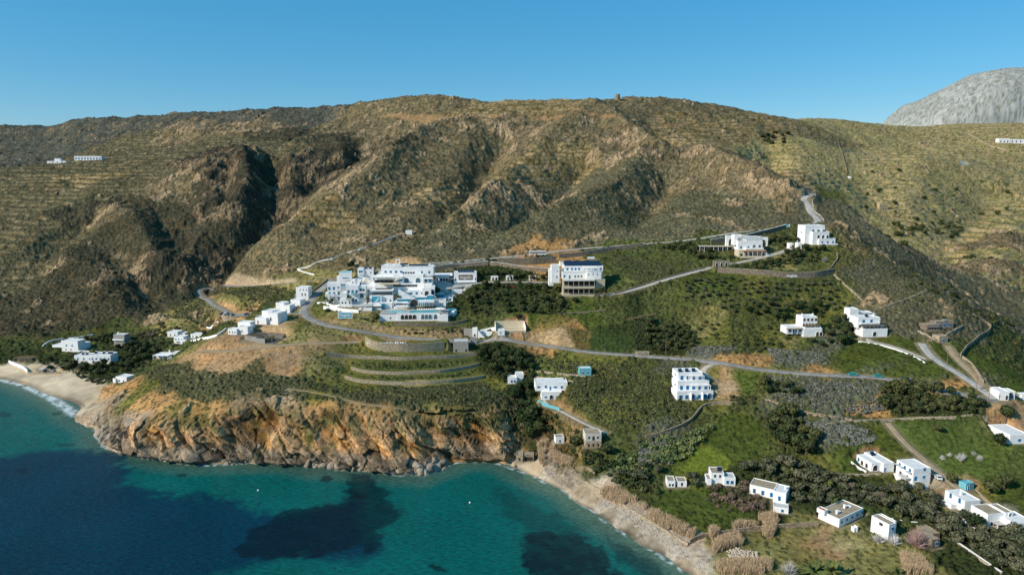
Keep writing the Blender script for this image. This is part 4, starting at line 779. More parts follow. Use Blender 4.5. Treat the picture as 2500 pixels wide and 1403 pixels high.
def car_mesh(body, kind='car'):
    L, Wd = (4.1, 1.7) if kind == 'car' else (12.0, 2.5); M_ = {}
    q = MB()
    if kind == 'car':
        prof = [(-2.05,.35),(2.05,.35),(2.05,.75),(1.75,.92),(1.0,.98),(.45,1.45),(-1.2,1.48),(-1.95,1.0),(-2.05,.8)]
        q.add([(x, -.85, z) for x, z in prof]+[(x, .85, z) for x, z in prof], [tuple(range(9)), tuple(range(17, 8, -1))]+[(i, 9+i, 9+(i+1) % 9, (i+1) % 9) for i in range(9)], body); M_['body'] = q.mesh('body')
        g = MB(); wp = [(.85,1.0),(.40,1.40),(-1.15,1.42),(-1.75,1.02)]
        for sy in (-1, 1): g.add([(x, sy*.855, z) for x, z in wp]+[(x, sy*.87, z) for x, z in wp], [(0,1,2,3) if sy < 0 else (3,2,1,0), (4,5,6,7) if sy > 0 else (7,6,5,4)], GLASS)
        g.add([(1.02,-.75,1.0),(1.02,.75,1.0),(.50,.72,1.43),(.50,-.72,1.43)], [(0,1,2,3)], GLASS); g.add([(-1.98,-.72,1.03),(-1.98,.72,1.03),(-1.28,.7,1.45),(-1.28,-.7,1.45)], [(3,2,1,0)], GLASS); M_['windows'] = g.mesh('window')
        wx = (-1.25, 1.3); wr = .32
    else:
        q.box(-6, 6, -1.25, 1.25, .4, 1.7, body); q.box(-6, 5.9, -1.24, 1.24, 2.55, 3.2, body); q.box(-6, -5.85, -1.24, 1.24, 1.7, 2.55, body); M_['body'] = q.mesh('body')
        g = MB(); g.box(-5.84, 5.92, -1.22, 1.22, 1.702, 2.548, GLASS); M_['windows'] = g.mesh('window'); wx = (-3.6, 4.0); wr = .5
    w = MB(); w.tube((0,-.12,0), (0,.12,0), wr, DARK, 10); w.tube((0,-.13,0), (0,.13,0), wr*.5, METAL, 8); M_['wheel'] = w.mesh('wheel'); return M_, wx, wr, (.8 if kind == 'car' else 1.15)
CARP = {n: mat('car_paint_'+n, c, .35, 1, .04, spec=.5) for n, c in dict(white=(.75,.75,.74), black=(.02,.02,.025), grey=(.22,.23,.25), blue=(.03,.12,.30), red=(.45,.03,.03), teal=(.02,.30,.30)).items()}
_cm = {}
def vehicle(loc, rz, colour, label, kind='car', group=None):
    k = (colour, kind)
    if k not in _cm: _cm[k] = car_mesh(CARP[colour], kind)
    M_, wx, wr, wy = _cm[k]; r = empty('car' if kind == 'car' else 'coach', loc, R(rz), label, 'car' if kind == 'car' else 'coach', group)
    for n_, me in (('body', M_['body']), ('window', M_['windows'])): o = bpy.data.objects.new(n_, me); col.objects.link(o); o.parent = r
    for x in wx:
        for sy in (-1, 1): o = bpy.data.objects.new('wheel', M_['wheel']); col.objects.link(o); o.parent = r; o.location = (x, sy*wy, wr)
    return r
for dx, dy, c, rz, lab in [(-36,4.2,'black',60,'black car parked at the far left end of the curved parking terrace'),(-30,8.0,'white',75,'white car parked at the back left of the curved parking terrace'),(-25,2.6,'grey',70,'dark grey car parked second from the left on the curved parking terrace'),(-17,2.0,'black',78,'black car in the middle of the row on the curved parking terrace'),(-8,1.6,'grey',82,'grey car at the right of the row on the curved parking terrace'),(28,3.0,'blue',20,'light blue car alone at the right end of the parking terrace')]:
    vehicle((PK.x+dx*s_, PK.y+dy, PK.z+zt_+.1), rz, c, lab)
def on_road(u, v): p = hit(u, v); return Vector((p.x, p.y, p.z+.16))
vehicle(on_road(418,877), 12, 'white', 'white car parked at the dirt track end above the left beach')
vehicle(on_road(1312,624), 5, 'white', 'white coach with dark windows driving along the upper road', 'coach')
vehicle(on_road(2145,921), -8, 'teal', 'teal car parked on the verge in the middle of the lower right road')
vehicle(on_road(2083,917), -4, 'teal', 'dark teal car parked leftmost on the verge of the lower right road')
vehicle(on_road(2212,929), -14, 'blue', 'blue car parked rightmost on the verge of the lower right road')
vehicle(on_road(1248,703), 4, 'red', 'red car parked in the hotel garden lane between the trees')
vehicle(on_road(2289,1168), 80, 'white', 'white car parked in the shadow right of the blue shuttered house')
# building site
PS = hit(640, 838)
root = empty('building_site', PS, R(-14), 'unfinished concrete building site with bare walls and timber props', 'building site'); s_ = PS.y/F
pad(PS, R(-14), -66*s_, 36*s_, -1, 15, PS.z, 3)
q = MB()
for x0, x1, y in [(-66,-48,5),(-44,-26,3),(-20,8,0)]:
    q.box(x0*s_, x1*s_, y, y+.3, 0, 2.8, CONC); q.box(x1*s_-.3, x1*s_, y+.3, y+9, 0, 2.8, CONCD); q.box(x0*s_, x0*s_+.3, y+.3, y+9, 0, 2.8, CONC)
q.box(-66*s_, 30*s_, 13, 13.3, 0, 2.8, CONCD); q.box(-20*s_, 26*s_, 12, 12.3, 0, 2.6, CONC); q.obj('concrete_wall', root)
q = MB(); q.box(-20*s_, 30*s_, .4, 12, .0, .25, CONCD); q.box(-66*s_, -21*s_, 5.4, 12, 0, .25, CONCD); q.obj('floor_slab', root)
q = MB(); rr = random.Random(3)
for i in range(14):
    x = (-60+i*6.6)*s_; q.tube((x, 2+rr.random()*2, 3.0), (x+rr.uniform(-.5,.5), 12.5, 3.0+rr.uniform(-.1,.3)), .11, CANE, 4)
for i in range(26): x, y = rr.uniform(-20, 30)*s_, rr.uniform(1, 11); q.tube((x, y, .2), (x+rr.uniform(-.15,.15), y, 2.9+rr.uniform(0,.8)), .09, CANE, 4)
q.obj('timber_prop', root)
VG = 'village'
b('village_house', 176, 858, -9, 'two-storey white village house with a low flat wing behind the left beach', 'house', [(-28,18,0,26,0,7),(-58,-28,8,13,1,8,None,ROOFW),(-4,20,0,16,7,11)], [(0,'f',2,.25,.55,.9,.8,1.0,'k'),(0,'f',2,.3,.65,3.8,1.0,1.1,'b')], [('box','garden_wall',18,48,0,.4,0,4,WH)])
b('village_house', 232, 886, -2, 'long white two-storey guest house with many blue windows and roof water heaters', 'guest house', [(-52,-8,0,18,0,7),(-8,44,0,21,-1.2,7)], [(0,'f',3,.2,.9,2.4,.8,1.1,'b'),(1,'f',5,.1,.9,2.7,.9,1.2,'b'),(1,'f',3,.15,.7,.2,1.5,1.9,'a')], [('heater',-36,3,18),('heater',-26,3,18),('heater',-2,3,21),('heater',18,3,21),('heater',32,3,21),('heater',38,3,21)])
b('village_house', 292, 843, -8, 'square village house with a glazed upper balcony above dark trees', 'house', [(-15,15,0,26,0,6,CONC,ROOFW)], [(0,'f',2,.35,.65,3.6,1.6,1.6,'g')], [('balcony',-15,15,-1.1,0,14,.9),('chimney',-9,3,26)])
b('village_house', 402, 876, -4, 'low white house with a wide pale veranda roof near the parked white car', 'house', [(-26,14,0,9,2,7),(10,26,0,12,3,8)], [(0,'f',3,.2,.8,.5,.8,1.4,'k')], [('awning',-28,12,-1,2,0,9),('chimney',0,6,11)])
b('village_house', 420, 822, -8, 'upper white house beside the cypress in the left village', 'house', [(-12,16,0,12,0,6),(14,30,0,8,2,6)], [(0,'f',2,.3,.7,.8,.8,1.2,'k')])
b('village_house', 438, 838, -10, 'white house with stepped flat roofs and a pale balcony below the cypress', 'house', [(-14,12,0,16,0,6),(8,24,0,10,-2,4)], [(0,'f',3,.2,.8,2.2,.8,1.2,'b'),(1,'f',1,.5,.5,.5,.8,1.4,'k')], [('balcony',-12,8,-1.3,0,7,.8)])
b('village_house', 478, 825, -12, 'small white house at the upper end of the left village lane', 'house', [(-14,18,0,9,0,5)], [(0,'f',3,.2,.8,.6,.7,1.1,'k')])
b('beach_house', 297, 934, -16, 'white barrel-roofed beach house half hidden by shrubs at the end of the left beach', 'beach house', [(-16,16,0,14,0,6),(-22,-14,0,9,-1,3)], [(0,'f',2,.3,.7,.6,.9,1.2,'k')])
b('beach_taverna', 100, 912, 0, 'low stone beach bar with a white flat roof at the back of the left beach', 'beach bar', [(-12,6,0,10,0,4,STONEP,ROOFW),(6,28,0,5,1,4,STONEG,ROOFG)], [(0,'f',1,.5,.5,.6,.9,1.2,'k')])
b('boat_shed', 62, 882, 4, 'long dark open shed with a cane roof above the left beach terrace', 'shed', [(-24,12,0,6,2,5,STONEG,'none')], [], [('pergola',-26,14,-1,5,0,9,CANE)])
# far houses
b('hill_house', 138, 399, 2, 'white chapel-like farm house on the far left hillside', 'farm house', [(-22,22,0,5,0,9),(-6,8,0,11,2,8)], [(0,'f',3,.3,.8,.8,1.4,2,'k')])
b('hill_house', 215, 391, 2, 'long white row of terrace houses on the far left hillside', 'row house', [(-32,32,0,9,0,10)], [(0,'f',9,.06,.94,1,1.6,3,'b')])
b('hill_house', 2463, 349, -3, 'long white house with dark openings on the far right plateau', 'farm house', [(-24,2,0,10,0,9),(4,40,0,8,0,9)], [(0,'f',3,.2,.8,1,2,3,'k'),(1,'f',4,.1,.9,1,2,3,'k')])
b('white_hut', 998, 573, 0, 'small white chapel hut alone on the scrub slope above the hotel', 'hut', [(-8,8,0,9,0,5)], [], [('box','wall',-18,-8,0,3,0,2.5,WH)])
b('white_hut', 2075, 435, 0, 'tiny white cistern hut on the terraced slope at the right', 'hut', [(-3,3,0,4,0,3)])
b('ruined_house', 2157, 511, 6, 'roofless ochre stone ruin with empty windows among the right terraces', 'ruin', [(-11,11,0,15,0,5,mat('ochre_stone', (.52,.40,.24), .95, 2, .3, kind='stone'),'none')], [(0,'f',4,.14,.86,2.8,.9,1.3,'s'),(0,'f',3,.2,.8,0,.9,1.6,'s')])
# right cluster
b('white_villa', 1967, 822, 5, 'white villa with brown timber balconies and roof chimney left of the dark pines', 'villa', [(-6,42,0,19,0,8),(-4,34,19,46,2.5,10),(-46,-6,6,22,2,9)], [(0,'f',2,.75,.95,.4,1.6,2.2,'a'),(1,'f',5,.08,.92,1.0,1.2,1.6,'k'),(1,'f',4,.1,.9,4.0,1.2,1.4,'k'),(2,'f',4,.2,.9,.9,1.1,1.5,'b')],
  [('awning',-3,38,.4,2.5,19,27,WOOD,WH),('balcony',-3,40,.2,2.5,19,.9),('chimney',30,6,46),('chimney',2,6,46),('awning',-48,-8,.4,2,6,20,STONEP,WH)])
b('white_house', 2095, 777, 4, 'blank white cube with a low porch, topmost of the houses right of the orchard', 'house', [(-22,0,0,22,0,6),(0,40,0,12,2,7)], [(1,'f',5,.1,.9,.5,1.2,1.5,'k')], [('awning',0,44,-.5,2,0,12,ROOFG,WH)])
b('white_villa', 2132, 822, 5, 'white villa with a dark timber porch over an arched basement beside the pale path', 'villa', [(-28,36,0,19,0,8),(-34,24,19,44,3,11)], [(0,'f',1,.48,.48,.4,2.0,2.4,'a'),(1,'f',2,.25,.6,3.0,1.2,1.6,'b'),(1,'f',6,.1,1.0,.3,1.1,1.6,'k')], [('awning',-28,34,.2,3,19,27,STONEG,WOOD),('balcony',-30,20,1.6,3,31,.8),('chimney',18,7,44),('heater',-4,6,44)])
b('stone_house', 2290, 806, 6, 'long low grey stone house with a planted roof under the rocky spur', 'stone house', [(-30,4,0,13,0,6,STONEG,ROOFT),(4,52,2,17,3,8,STONEG,ROOFT)], [(0,'f',4,.2,.85,.3,1.2,1.7,'k'),(1,'f',3,.2,.8,.8,1.2,1.7,'b')], [('box','roof_unit',30,40,4,6,18,22,METAL)])
b('stone_house', 2303, 836, 10, 'tiny stone cottage with a white front below the long stone house', 'cottage', [(-12,12,0,15,0,5,STONEP,ROOFT)], [(0,'f',1,.5,.5,.3,.8,1.7,'b')])
b('white_house', 2460, 977, -4, 'white house with an arched porch beside the yellow flowering tree at the road junction', 'house', [(-22,2,0,21,0,7),(2,24,0,18,2,7)], [(1,'f',1,.5,.5,.3,2.2,2.8,'A'),(0,'f',1,.8,.8,.3,.9,1.9,'k')])
b('white_house', 2475, 1083, 4, 'plain white box house at the right edge of the green field', 'house', [(-12,40,0,22,0,12)], [(0,'f',1,.5,.5,1.0,1,1.1,'b')])
APT = b('apartment_block', 1696, 975, 5, 'white stepped apartment block with three tiers of balconies and roof water heaters', 'apartment block',
  [(-46,48,0,19,0,9,None,'none'),(-40,42,19,40,3,12,None,'none'),(-34,30,40,58,6,15)],
  [(0,'f',6,.1,.95,.4,1.4,2.0,'b'),(1,'f',5,.12,.9,.4,1.2,2.0,'b'),(2,'f',4,.15,.9,.4,1.2,2.0,'b'),(0,'f',2,.42,.9,.2,2.2,2.8,'a'),(2,'l',1,.4,.4,1.4,.9,1.1,'b'),(1,'l',1,.4,.4,1.4,.9,1.1,'b')],
  [('pergola',-8,18,.6,3,19,34),('pergola',22,42,.6,3,19,34),('pergola',-12,8,3.6,6,40,54),('pergola',12,30,3.6,6,40,54),('box','terrace_floor',-46,48,0,3,19.1,20,WH),('box','terrace_floor',-40,42,3,6,40.1,41,WH),('box','balcony_wall',-46,48,0,.25,20.1,23,WH),('box','balcony_wall',-40,42,3,3.25,41.1,44,WH),('heater',-24,9,58),('heater',-6,9,58),('heater',12,9,58),('box','divider',-12,-10.5,-1.5,0,0,19,WH),('box','divider',18,19.5,-1.5,0,0,19,WH)])
b('blue_trimmed_house', 1345, 975, 3, 'two-storey white house with bright blue windows above the turquoise fence', 'house', [(-24,28,0,18,0,6,None,'none'),(-38,44,18,38,3,11)], [(0,'f',2,.2,.75,1.0,.9,.8,'b'),(0,'f',1,.48,.48,.2,1.7,2.2,'a'),(1,'f',1,.1,.1,1.6,1.2,.9,'b'),(1,'f',1,.32,.32,1.5,.8,1.2,'b'),(1,'f',1,.46,.46,.2,.8,2.0,'d'),(1,'f',1,.62,.62,1.4,1.4,.9,'b'),(1,'f',1,.82,.82,1.2,.9,1.2,'b')], [('box','terrace_wall',-24,28,0,.25,18.1,20.5,WH)])
b('white_house', 1258, 936, 4, 'small white house half sunk in the dark gully trees', 'house', [(-18,4,0,14,0,5),(2,22,4,20,2,7,None,ROOFW)], [(0,'f',2,.4,.75,.6,.7,1.3,'b')])
b('blue_shed', 1430, 916, 4, 'little shed with a pale blue front on the walled terraces above the blue trimmed house', 'shed', [(-16,14,0,17,0,4,LTEAL,ROOFW)], [(0,'f',2,.3,.7,1.0,.8,.9,'k')])
b('stone_tower_house', 1449, 1091, 4, 'two-storey ochre stone house with a white painted upper front and tan roof', 'house', [(-21,20,0,16,0,7,mat('rubble_ochre', (.50,.38,.26), .95, 2.2, .3, kind='stone', bump=.5),'none'),(-21,20,16,33,0,7,mat('faded_whitewash', (.66,.60,.52), .95, 1.2, .2),ROOFT)], [(0,'f',3,.2,.8,.3,.8,1.3,'s'),(1,'f',1,.22,.22,1.1,.8,1.0,'s'),(1,'f',1,.5,.5,.3,1.0,1.9,'s'),(1,'f',1,.78,.78,1.1,.8,1.0,'s')])
b('white_shed', 1368, 1081, 8, 'small whitewashed stone shed left of the two-storey stone house', 'shed', [(-12,10,0,14,0,4,None,ROOFT)], [(0,'f',1,.5,.5,.4,.7,1.2,'k')])
b('beach_bunker', 1280, 1127, -4, 'low square stone boathouse with dark openings at the corner of the right beach', 'boathouse', [(-21,-4,0,16,0,5,STONEP,ROOFT),(-4,24,0,15,1.2,5,STONE,ROOFT)], [(0,'f',1,.5,.5,.6,.9,1.3,'s'),(1,'f',2,.35,.7,.2,2.0,1.8,'s')])
# court and entrance by the lower road
PC = hit(1245, 816); s_ = PC.y/F
root = empty('walled_court', PC, R(3), 'beige walled sports court beside the lower road', 'court'); pad(PC, R(3), -36*s_, 40*s_, 0, 15, PC.z+1.2, 3)
q = MB(); q.box(-36*s_, 40*s_, 14.6, 15, -2, 4.8, CREAM); q.box(39*s_, 40*s_, 0, 14.59, -2, 4.6, WH); q.box(-36*s_, 39*s_-.003, 6, 6.3, -2, 2.8, CREAM); q.box(-36*s_, 39*s_-.003, 0, .35, -2, 2.2, BEIGE); q.box(-36*s_, -35*s_, .36, 14.59, -2, 4.9, WH); q.obj('wall', root)
q = MB(); q.box(-35*s_+.01, 39*s_-.01, 6.31, 14.59, .9, 1.3, CREAM); q.box(-35*s_+.01, 39*s_-.01, .36, 5.99, .9, 1.3, CREAM); q.obj('court_floor', root)
b('white_gatehouse', 1224, 817, 3, 'small cubic white gatehouse with one window in front of the walled court', 'gatehouse', [(-8,8,0,12,-1,2.4)], [(0,'f',1,.4,.4,1.0,.7,.8,'k')])
b('entrance_stairs', 1165, 825, -6, 'white entrance stairs and pillars with a shaded doorway off the lower road', 'stairway', [(-36,-8,0,20,3,4,CONC,'none'),(-12,0,0,24,0,2),(0,36,0,14,3,3.6,None,'none')], [(1,'f',1,.5,.5,.3,1.0,2.2,'k')], [('stairs',2,18,0,2,20,2),('box','gate',-34,-14,2.8,3,0,16,CONC)])
b('concrete_cube', 1120, 859, 4, 'bare concrete cube with two dark doorways on the terraces below the road', 'concrete building', [(-14,24,0,25,0,8,CONC,ROOFG)], [(0,'f',1,.2,.2,0,.9,1.8,'k'),(0,'f',1,.85,.85,0,.9,1.8,'k')])
b('concrete_kiosk', 1156, 838, 4, 'small concrete kiosk standing at the edge of the lower road', 'kiosk', [(-7,8,0,14,0,3,CONC,ROOFG)])
# bottom right
b('blue_shuttered_house', 2232, 1186, 10, 'three-storey white house with bright blue shutters and dark sloping awnings', 'house', [(-6,44,0,44,0,9)], [(0,'f',1,.62,.62,6.0,.8,1.1,'b'),(0,'f',1,.62,.62,2.9,.8,1.1,'b'),(0,'f',1,.15,.15,2.2,.9,1.8,'b'),(0,'l',3,.2,.8,4.8,.9,1.6,'b'),(0,'l',2,.3,.7,1.2,1.5,2.2,'a')], [('box','side_terrace',-24,-6,1,8,0,14,WH),('box','porch_roof',-22,-6,.6,5,18,19,ROOFG),('box','upper_awning',-14,-6,5,9,36,37,ROOFG),('box','upper_awning',-14,-6,.5,3,33,34,ROOFG),('box','basement_store',0,16,-4,0,0,10,WH)])
b('white_house', 2133, 1147, 10, 'long white bungalow with arched porch openings and a roof water heater', 'bungalow', [(-12,14,0,20,-1,8),(14,44,0,22,-2.5,9)], [(0,'f',1,.4,.4,.3,2.0,2.3,'a'),(0,'l',2,.3,.6,.3,1.4,2.0,'a'),(0,'l',1,.85,.85,1.0,.8,1.6,'b'),(1,'l',1,.3,.3,1.0,.8,1.7,'b'),(1,'f',1,.15,.15,.2,.8,1.8,'d')], [('heater',24,6,22)])
b('teal_shed', 2368, 1196, 18, 'small pale turquoise shed with a blue door beside the dirt track', 'shed', [(-14,12,0,17,0,3,LTEAL,LTEAL)], [(0,'f',1,.3,.3,.2,.8,1.7,'d')])
b('white_house', 2363, 1249, 10, 'white two-storey block with tall blue doors on its sunlit side', 'house', [(-12,34,0,28,0,9),(-30,-12,0,9,3,7,None,ROOFW)], [(0,'l',2,.25,.7,2.4,.9,1.9,'b')], [('chimney',10,5,28)])
b('white_house', 2430, 1284, 10, 'white house with a stone coloured flat roof and a dark awning behind the round tree', 'house', [(-26,22,0,33,0,7,None,ROOFT),(22,46,0,35,-.5,6,None,ROOFT)], [(1,'f',1,.6,.6,3.4,1.2,1.4,'A'),(0,'f',3,.3,.7,.3,.9,1.6,'k')], [('awning',-10,20,-2,0,0,12,ROOFG,WH)])
b('white_house', 2486, 1296, 8, 'low white house cut by the right edge of the photograph', 'house', [(-14,44,0,20,0,8)], [(0,'f',2,.3,.7,.4,1,1.6,'k')])
b('long_farmhouse', 2048, 1287, 33, 'long white farmhouse with an earth roof and a row of small blue windows', 'farmhouse', [(0,94,0,21,0,8,None,ROOFT),(-8,6,21,30,5,8,None,TERR)], [(0,'f',5,.1,.95,1.2,.7,1.0,'b')], [('chimney',20,3,21),('chimney',60,4,21),('box','roof_box',30,36,3,4.5,21.5,24,WH),('box','roof_box',72,80,3,4.5,21.5,24,WH)])
b('white_house', 2172, 1318, 22, 'tall white farm building with a tan roof between the pale bare trees', 'farm building', [(-6,18,0,42,0,7,None,ROOFT),(18,46,0,30,3,9,None,ROOFG)], [(0,'l',2,.4,.5,4.0,.7,1.1,'k'),(0,'f',1,.5,.5,3.5,.8,1.2,'b')], [('chimney',20,5,30)])
b('stone_house', 2290, 1336, 12, 'grey stone outbuilding with an earth roof behind the big bare tree', 'outbuilding', [(-20,4,0,22,0,6,STONEG,ROOFT),(4,34,0,18,4,10,STONE,ROOFT)], [(0,'f',1,.6,.6,.8,.8,1.4,'b')])
b('village_house', 1868, 1212, -32, 'long white farmhouse with tan roofs and turquoise doors among bare shrubs', 'farmhouse', [(-34,18,0,22,0,7,None,ROOFT),(18,44,0,24,-1.5,6,None,ROOFW)], [(0,'f',3,.2,.9,.5,.9,1.8,'b'),(1,'f',1,.5,.5,.5,.8,1.8,'b')], [('chimney',38,3,24)])
b('village_house', 1905, 1251, -20, 'small white shed with a rusty roof below the long farmhouse', 'shed', [(-16,18,0,13,0,4,None,ROOFG)], [(0,'f',1,.6,.6,.4,.7,1.1,'b')])
b('village_house', 1756, 1184, -6, 'white house with a tan flat roof and a solar water heater among the olive trees', 'house', [(-20,12,0,28,1,7,None,ROOFT),(12,40,0,20,0,5,None,ROOFG),(-32,-20,0,14,0,5,None,ROOFT)], [(0,'f',2,.3,.7,2.8,.8,1.2,'k'),(1,'f',2,.3,.7,.8,.9,1.4,'b')], [('heater',4,4,28)])
b('village_house', 1652, 1189, -4, 'ruined pair of small white cottages beside the reed bed', 'cottage', [(-24,-4,0,15,0,5,None,ROOFT),(2,26,0,13,.6,5,None,ROOFT)], [(0,'f',2,.3,.7,.4,.7,1.1,'k'),(1,'f',1,.5,.5,.4,.8,1.4,'k')])
b('well_house', 2089, 1298, 10, 'tiny white well housing standing alone on the dry grass', 'well', [(-5,-2,0,10,0,1.6),(2,6,0,12,0,1.6)])
# old tower on the ridge
PT = hit(1507, 246); root = tag(MB() and (lambda q: (q.tube((0,0,-3), (0,0,9.5), 4.2, STONE, 14, 3.9), q.obj('ridge_tower', None, (PT.x, PT.y, PT.z))))(MB())[1], 'round ruined stone windmill tower on the skyline', 'tower')
PT = hit(1673, 250); q = MB(); q.tube((0,0,-2), (0,0,3.2), 4.5, STONE, 9, 2.6); tag(q.obj('stone_cairn', None, PT), 'low stone cairn on the skyline right of the windmill tower', 'cairn')
# blue name board by the road
PB = hit(843, 779); s_ = PB.y/F; root = empty('name_board', PB, R(0), 'rectangular blue name board with white letters on the bank above the road bend', 'sign')
q = MB(); [q.tube((x*s_, .2, -2), (x*s_, .2, 4*s_), .09, METAL) for x in (-12, 0, 12)]; q.obj('post', root)
q = MB(); q.box(-18*s_, 18*s_, 0, .15, 2*s_, 18*s_, SIGNW); q.obj('frame', root); q = MB(); q.box(-16.2*s_, 16.2*s_, -.04, -.002, 3.6*s_, 16.4*s_, SIGNB); q.obj('panel', root)
lettering(root, 'Aegialis', 9.2*s_, 0, -.10, 10.4*s_, SIGNW, 1.0, .03)
# ------------------------------------------------------------------ walls
def SW(name, label, px, h, m=STONE, t=.55, **k): return wall_line(name, label, px, h, t, m, **k)
W1_ = SW('retaining_wall', 'long grey stone retaining wall with white painted lettering above the olive orchard', [(1752,667),(1850,673),(1920,680),(1990,679),(2034,670)], 3.6, STONEG, retain=4, cap=STONEP)
pw = hit(1932, 682); 
lw = empty('wall_lettering', (pw.x, pw.y, pw.z), R(-2), 'white hotel name lettering fixed to the long stone wall above the orchard', 'lettering'); lettering(lw, 'Aegialis', 8.6*pw.y/F, 0, -.75, 9.5*pw.y/F, SIGNW, 1.0, .03)
SW('retaining_wall', 'massive pale stone retaining wall with white sacks along its top', [(893,843),(905,852),(930,858),(985,861),(1040,859),(1085,855)], 5.0, STONEP, retain=5)
SW('retaining_wall', 'highest of the three long curved terrace walls on the headland', [(797,868),(850,873),(887,876),(983,881),(1089,876),(1140,871),(1173,866)], 1.9, STONEP, retain=3)
SW('retaining_wall', 'middle one of the three long curved terrace walls on the headland', [(858,902),(880,910),(930,914),(979,915),(1075,911),(1130,902),(1171,892)], 1.7, STONEP, retain=3)
SW('retaining_wall', 'lowest of the three long curved terrace walls on the headland', [(842,924),(873,934),(930,938),(983,940),(1050,938),(1108,934),(1182,923)], 1.8, STONEP, retain=3)
SW('retaining_wall', 'curved stone retaining wall under the arcaded pool terrace', [(962,794),(1020,797),(1080,797),(1120,793),(1140,787)], 2.0, STONEG, retain=2)
SW('retaining_wall', 'long grey stone wall with white coping below the left part of the upper road', [(1000,664),(1060,660),(1120,655),(1192,648)], 3.2, STONEG, cap=WH)
SW('retaining_wall', 'brown stone wall below the coach on the upper road', [(1215,645),(1260,646),(1300,646),(1340,642),(1358,640)], 4.4, STONE, cap=PAVE)
SW('ramp_wall', 'white coped ramp wall crossing the brown stone wall left of the hotel annex', [(1196,648),(1240,653),(1290,661),(1346,664)], 2.6, STONE, cap=WH)
SW('retaining_wall', 'pale coped wall below the middle of the upper road', [(1365,630),(1430,624),(1500,612),(1570,603)], 3.0, STONEG, cap=PAVE)
SW('retaining_wall', 'dark stone wall with stepped white coping rising to the blue gate', [(1735,597),(1790,590),(1840,580),(1880,570),(1918,560)], 3.6, STONEG, cap=WH)
SW('parapet_wall', 'low kerb wall along the mid road right of the hotel annex', [(1500,718),(1560,700),(1620,682),(1680,665),(1720,656)], .9, STONEG)
SW('parapet_wall', 'pale parapet along the hairpin road on the crest', [(2004,546),(2012,538),(2002,526),(1984,515),(1986,503),(1982,494),(1992,480),(1984,472),(1958,460)], .8, PAVE)
SW('boundary_wall', 'white boundary wall zigzagging up the slope to the lone white hut', [(768,672),(726,658),(760,650),(812,634),(836,622),(880,610),(920,595),(960,580),(986,572)], .9, WH, t=.4, sm=0)
SW('boundary_wall', 'white garden wall above the blue name board', [(790,754),(820,758),(850,762),(876,764)], 2.0, WH)
SW('boundary_wall', 'white roadside wall below the palms of the hotel', [(775,742),(800,744),(830,748)], 1.3, WH)
SW('boundary_wall', 'dark parapet wall along the steep road left of the hotel', [(722,758),(745,730),(780,700),(800,684)], 1.2, STONEG)
SW('field_wall', 'pale dry stone wall dropping from the lettered wall to the houses', [(2036,672),(2060,695),(2085,715),(2105,735),(2118,752)], 1.0, STONEP)
SW('field_wall', 'dry stone wall climbing from the houses across the rocky spur', [(2135,757),(2165,750),(2200,735),(2240,722),(2285,712)], .9, STONEP)
SW('field_wall', 'curved dry stone wall around the green hollow behind the spur villa', [(2042,620),(2046,632),(2032,650),(2022,660)], 1.0, STONE)
SW('field_wall', 'stone wall winding below the long low stone house', [(2240,812),(2262,820),(2280,835),(2310,820),(2330,812),(2350,800)], 1.5, STONEP)
SW('field_wall', 'stone wall with a shaded face running down to the junction road', [(2375,772),(2420,800),(2415,812),(2385,830),(2360,850),(2345,870)], 2.0, STONE)
SW('field_wall', 'low wall on the right side of the dirt lane above the junction', [(2350,875),(2370,890),(2385,910),(2400,935)], 1.4, STONEP)
SW('boundary_wall', 'white wall along the pale path below the porch villa', [(2095,834),(2150,841),(2190,853),(2235,872),(2258,886)], .5, WH, t=.4)
SW('field_wall', 'straight dry stone wall along the top of the large green field', [(2015,1040),(2040,1032),(2100,1030),(2180,1026),(2260,1022),(2340,1022),(2410,1024)], 1.0, STONEP)
SW('field_wall', 'broad dry stone wall curving through the sage scrub right of the apartments', [(1868,978),(1900,988),(1940,1003),(1990,1015),(2045,1023),(2080,1028)], 1.3, STONE)
SW('field_wall', 'curved stone wall sweeping below the apartment block', [(1575,1070),(1620,1060),(1660,1045),(1690,1028),(1705,1005),(1720,990),(1750,985),(1800,988)], 1.6, STONE)
SW('field_wall', 'low stone wall winding between the prickly pears', [(1560,1140),(1580,1128),(1610,1120),(1635,1095),(1640,1080)], .9, STONEP)
SW('field_wall', 'long rubble wall separating the beach fields from the dry grass plot', [(1683,1328),(1700,1316),(1760,1306),(1820,1298),(1880,1292),(1940,1287),(1998,1284)], 1.8, STONE)
SW('sea_wall', 'stone revetment wall along the back of the right beach', [(1340,1140),(1370,1150),(1400,1165),(1440,1185),(1480,1208),(1530,1240),(1570,1265),(1610,1290),(1650,1313),(1680,1330)], 1.0, STONEP)
SW('garden_wall', 'stone garden wall with a white coping running down to the bottom right corner', [(2327,1322),(2360,1345),(2400,1372),(2445,1403)], 1.0, STONEP, cap=WH, t=.4)
SW('field_wall', 'white wall end beside the round tree at the bottom right', [(2342,1268),(2360,1285),(2378,1297)], 1.4, WH)
SW('turquoise_fence', 'bright turquoise painted fence below the blue trimmed house', [(1313,982),(1330,992),(1350,998),(1366,1002)], 1.5, LTEAL, t=.25, cat='fence')
SW('garden_wall', 'pale stone garden wall, upper one on the small terraces', [(1312,910),(1350,913),(1380,917),(1430,922)], 1.2, STONEP)
SW('garden_wall', 'pale stone garden wall, lower one on the small terraces', [(1306,922),(1340,927),(1380,932),(1400,934)], 1.1, STONEP)
SW('terrace_wall', 'white stepped terrace wall at the left end of the beach', [(22,886),(40,893),(58,900),(68,910)], 2.0, WH)
SW('beach_wall', 'stone wall along the back of the left beach', [(70,912),(110,914),(146,911)], 1.2, STONEP)
SW('village_wall', 'white curving garden wall above the village houses', [(104,846),(120,834),(150,828),(190,826),(228,818)], 1.0, WH)
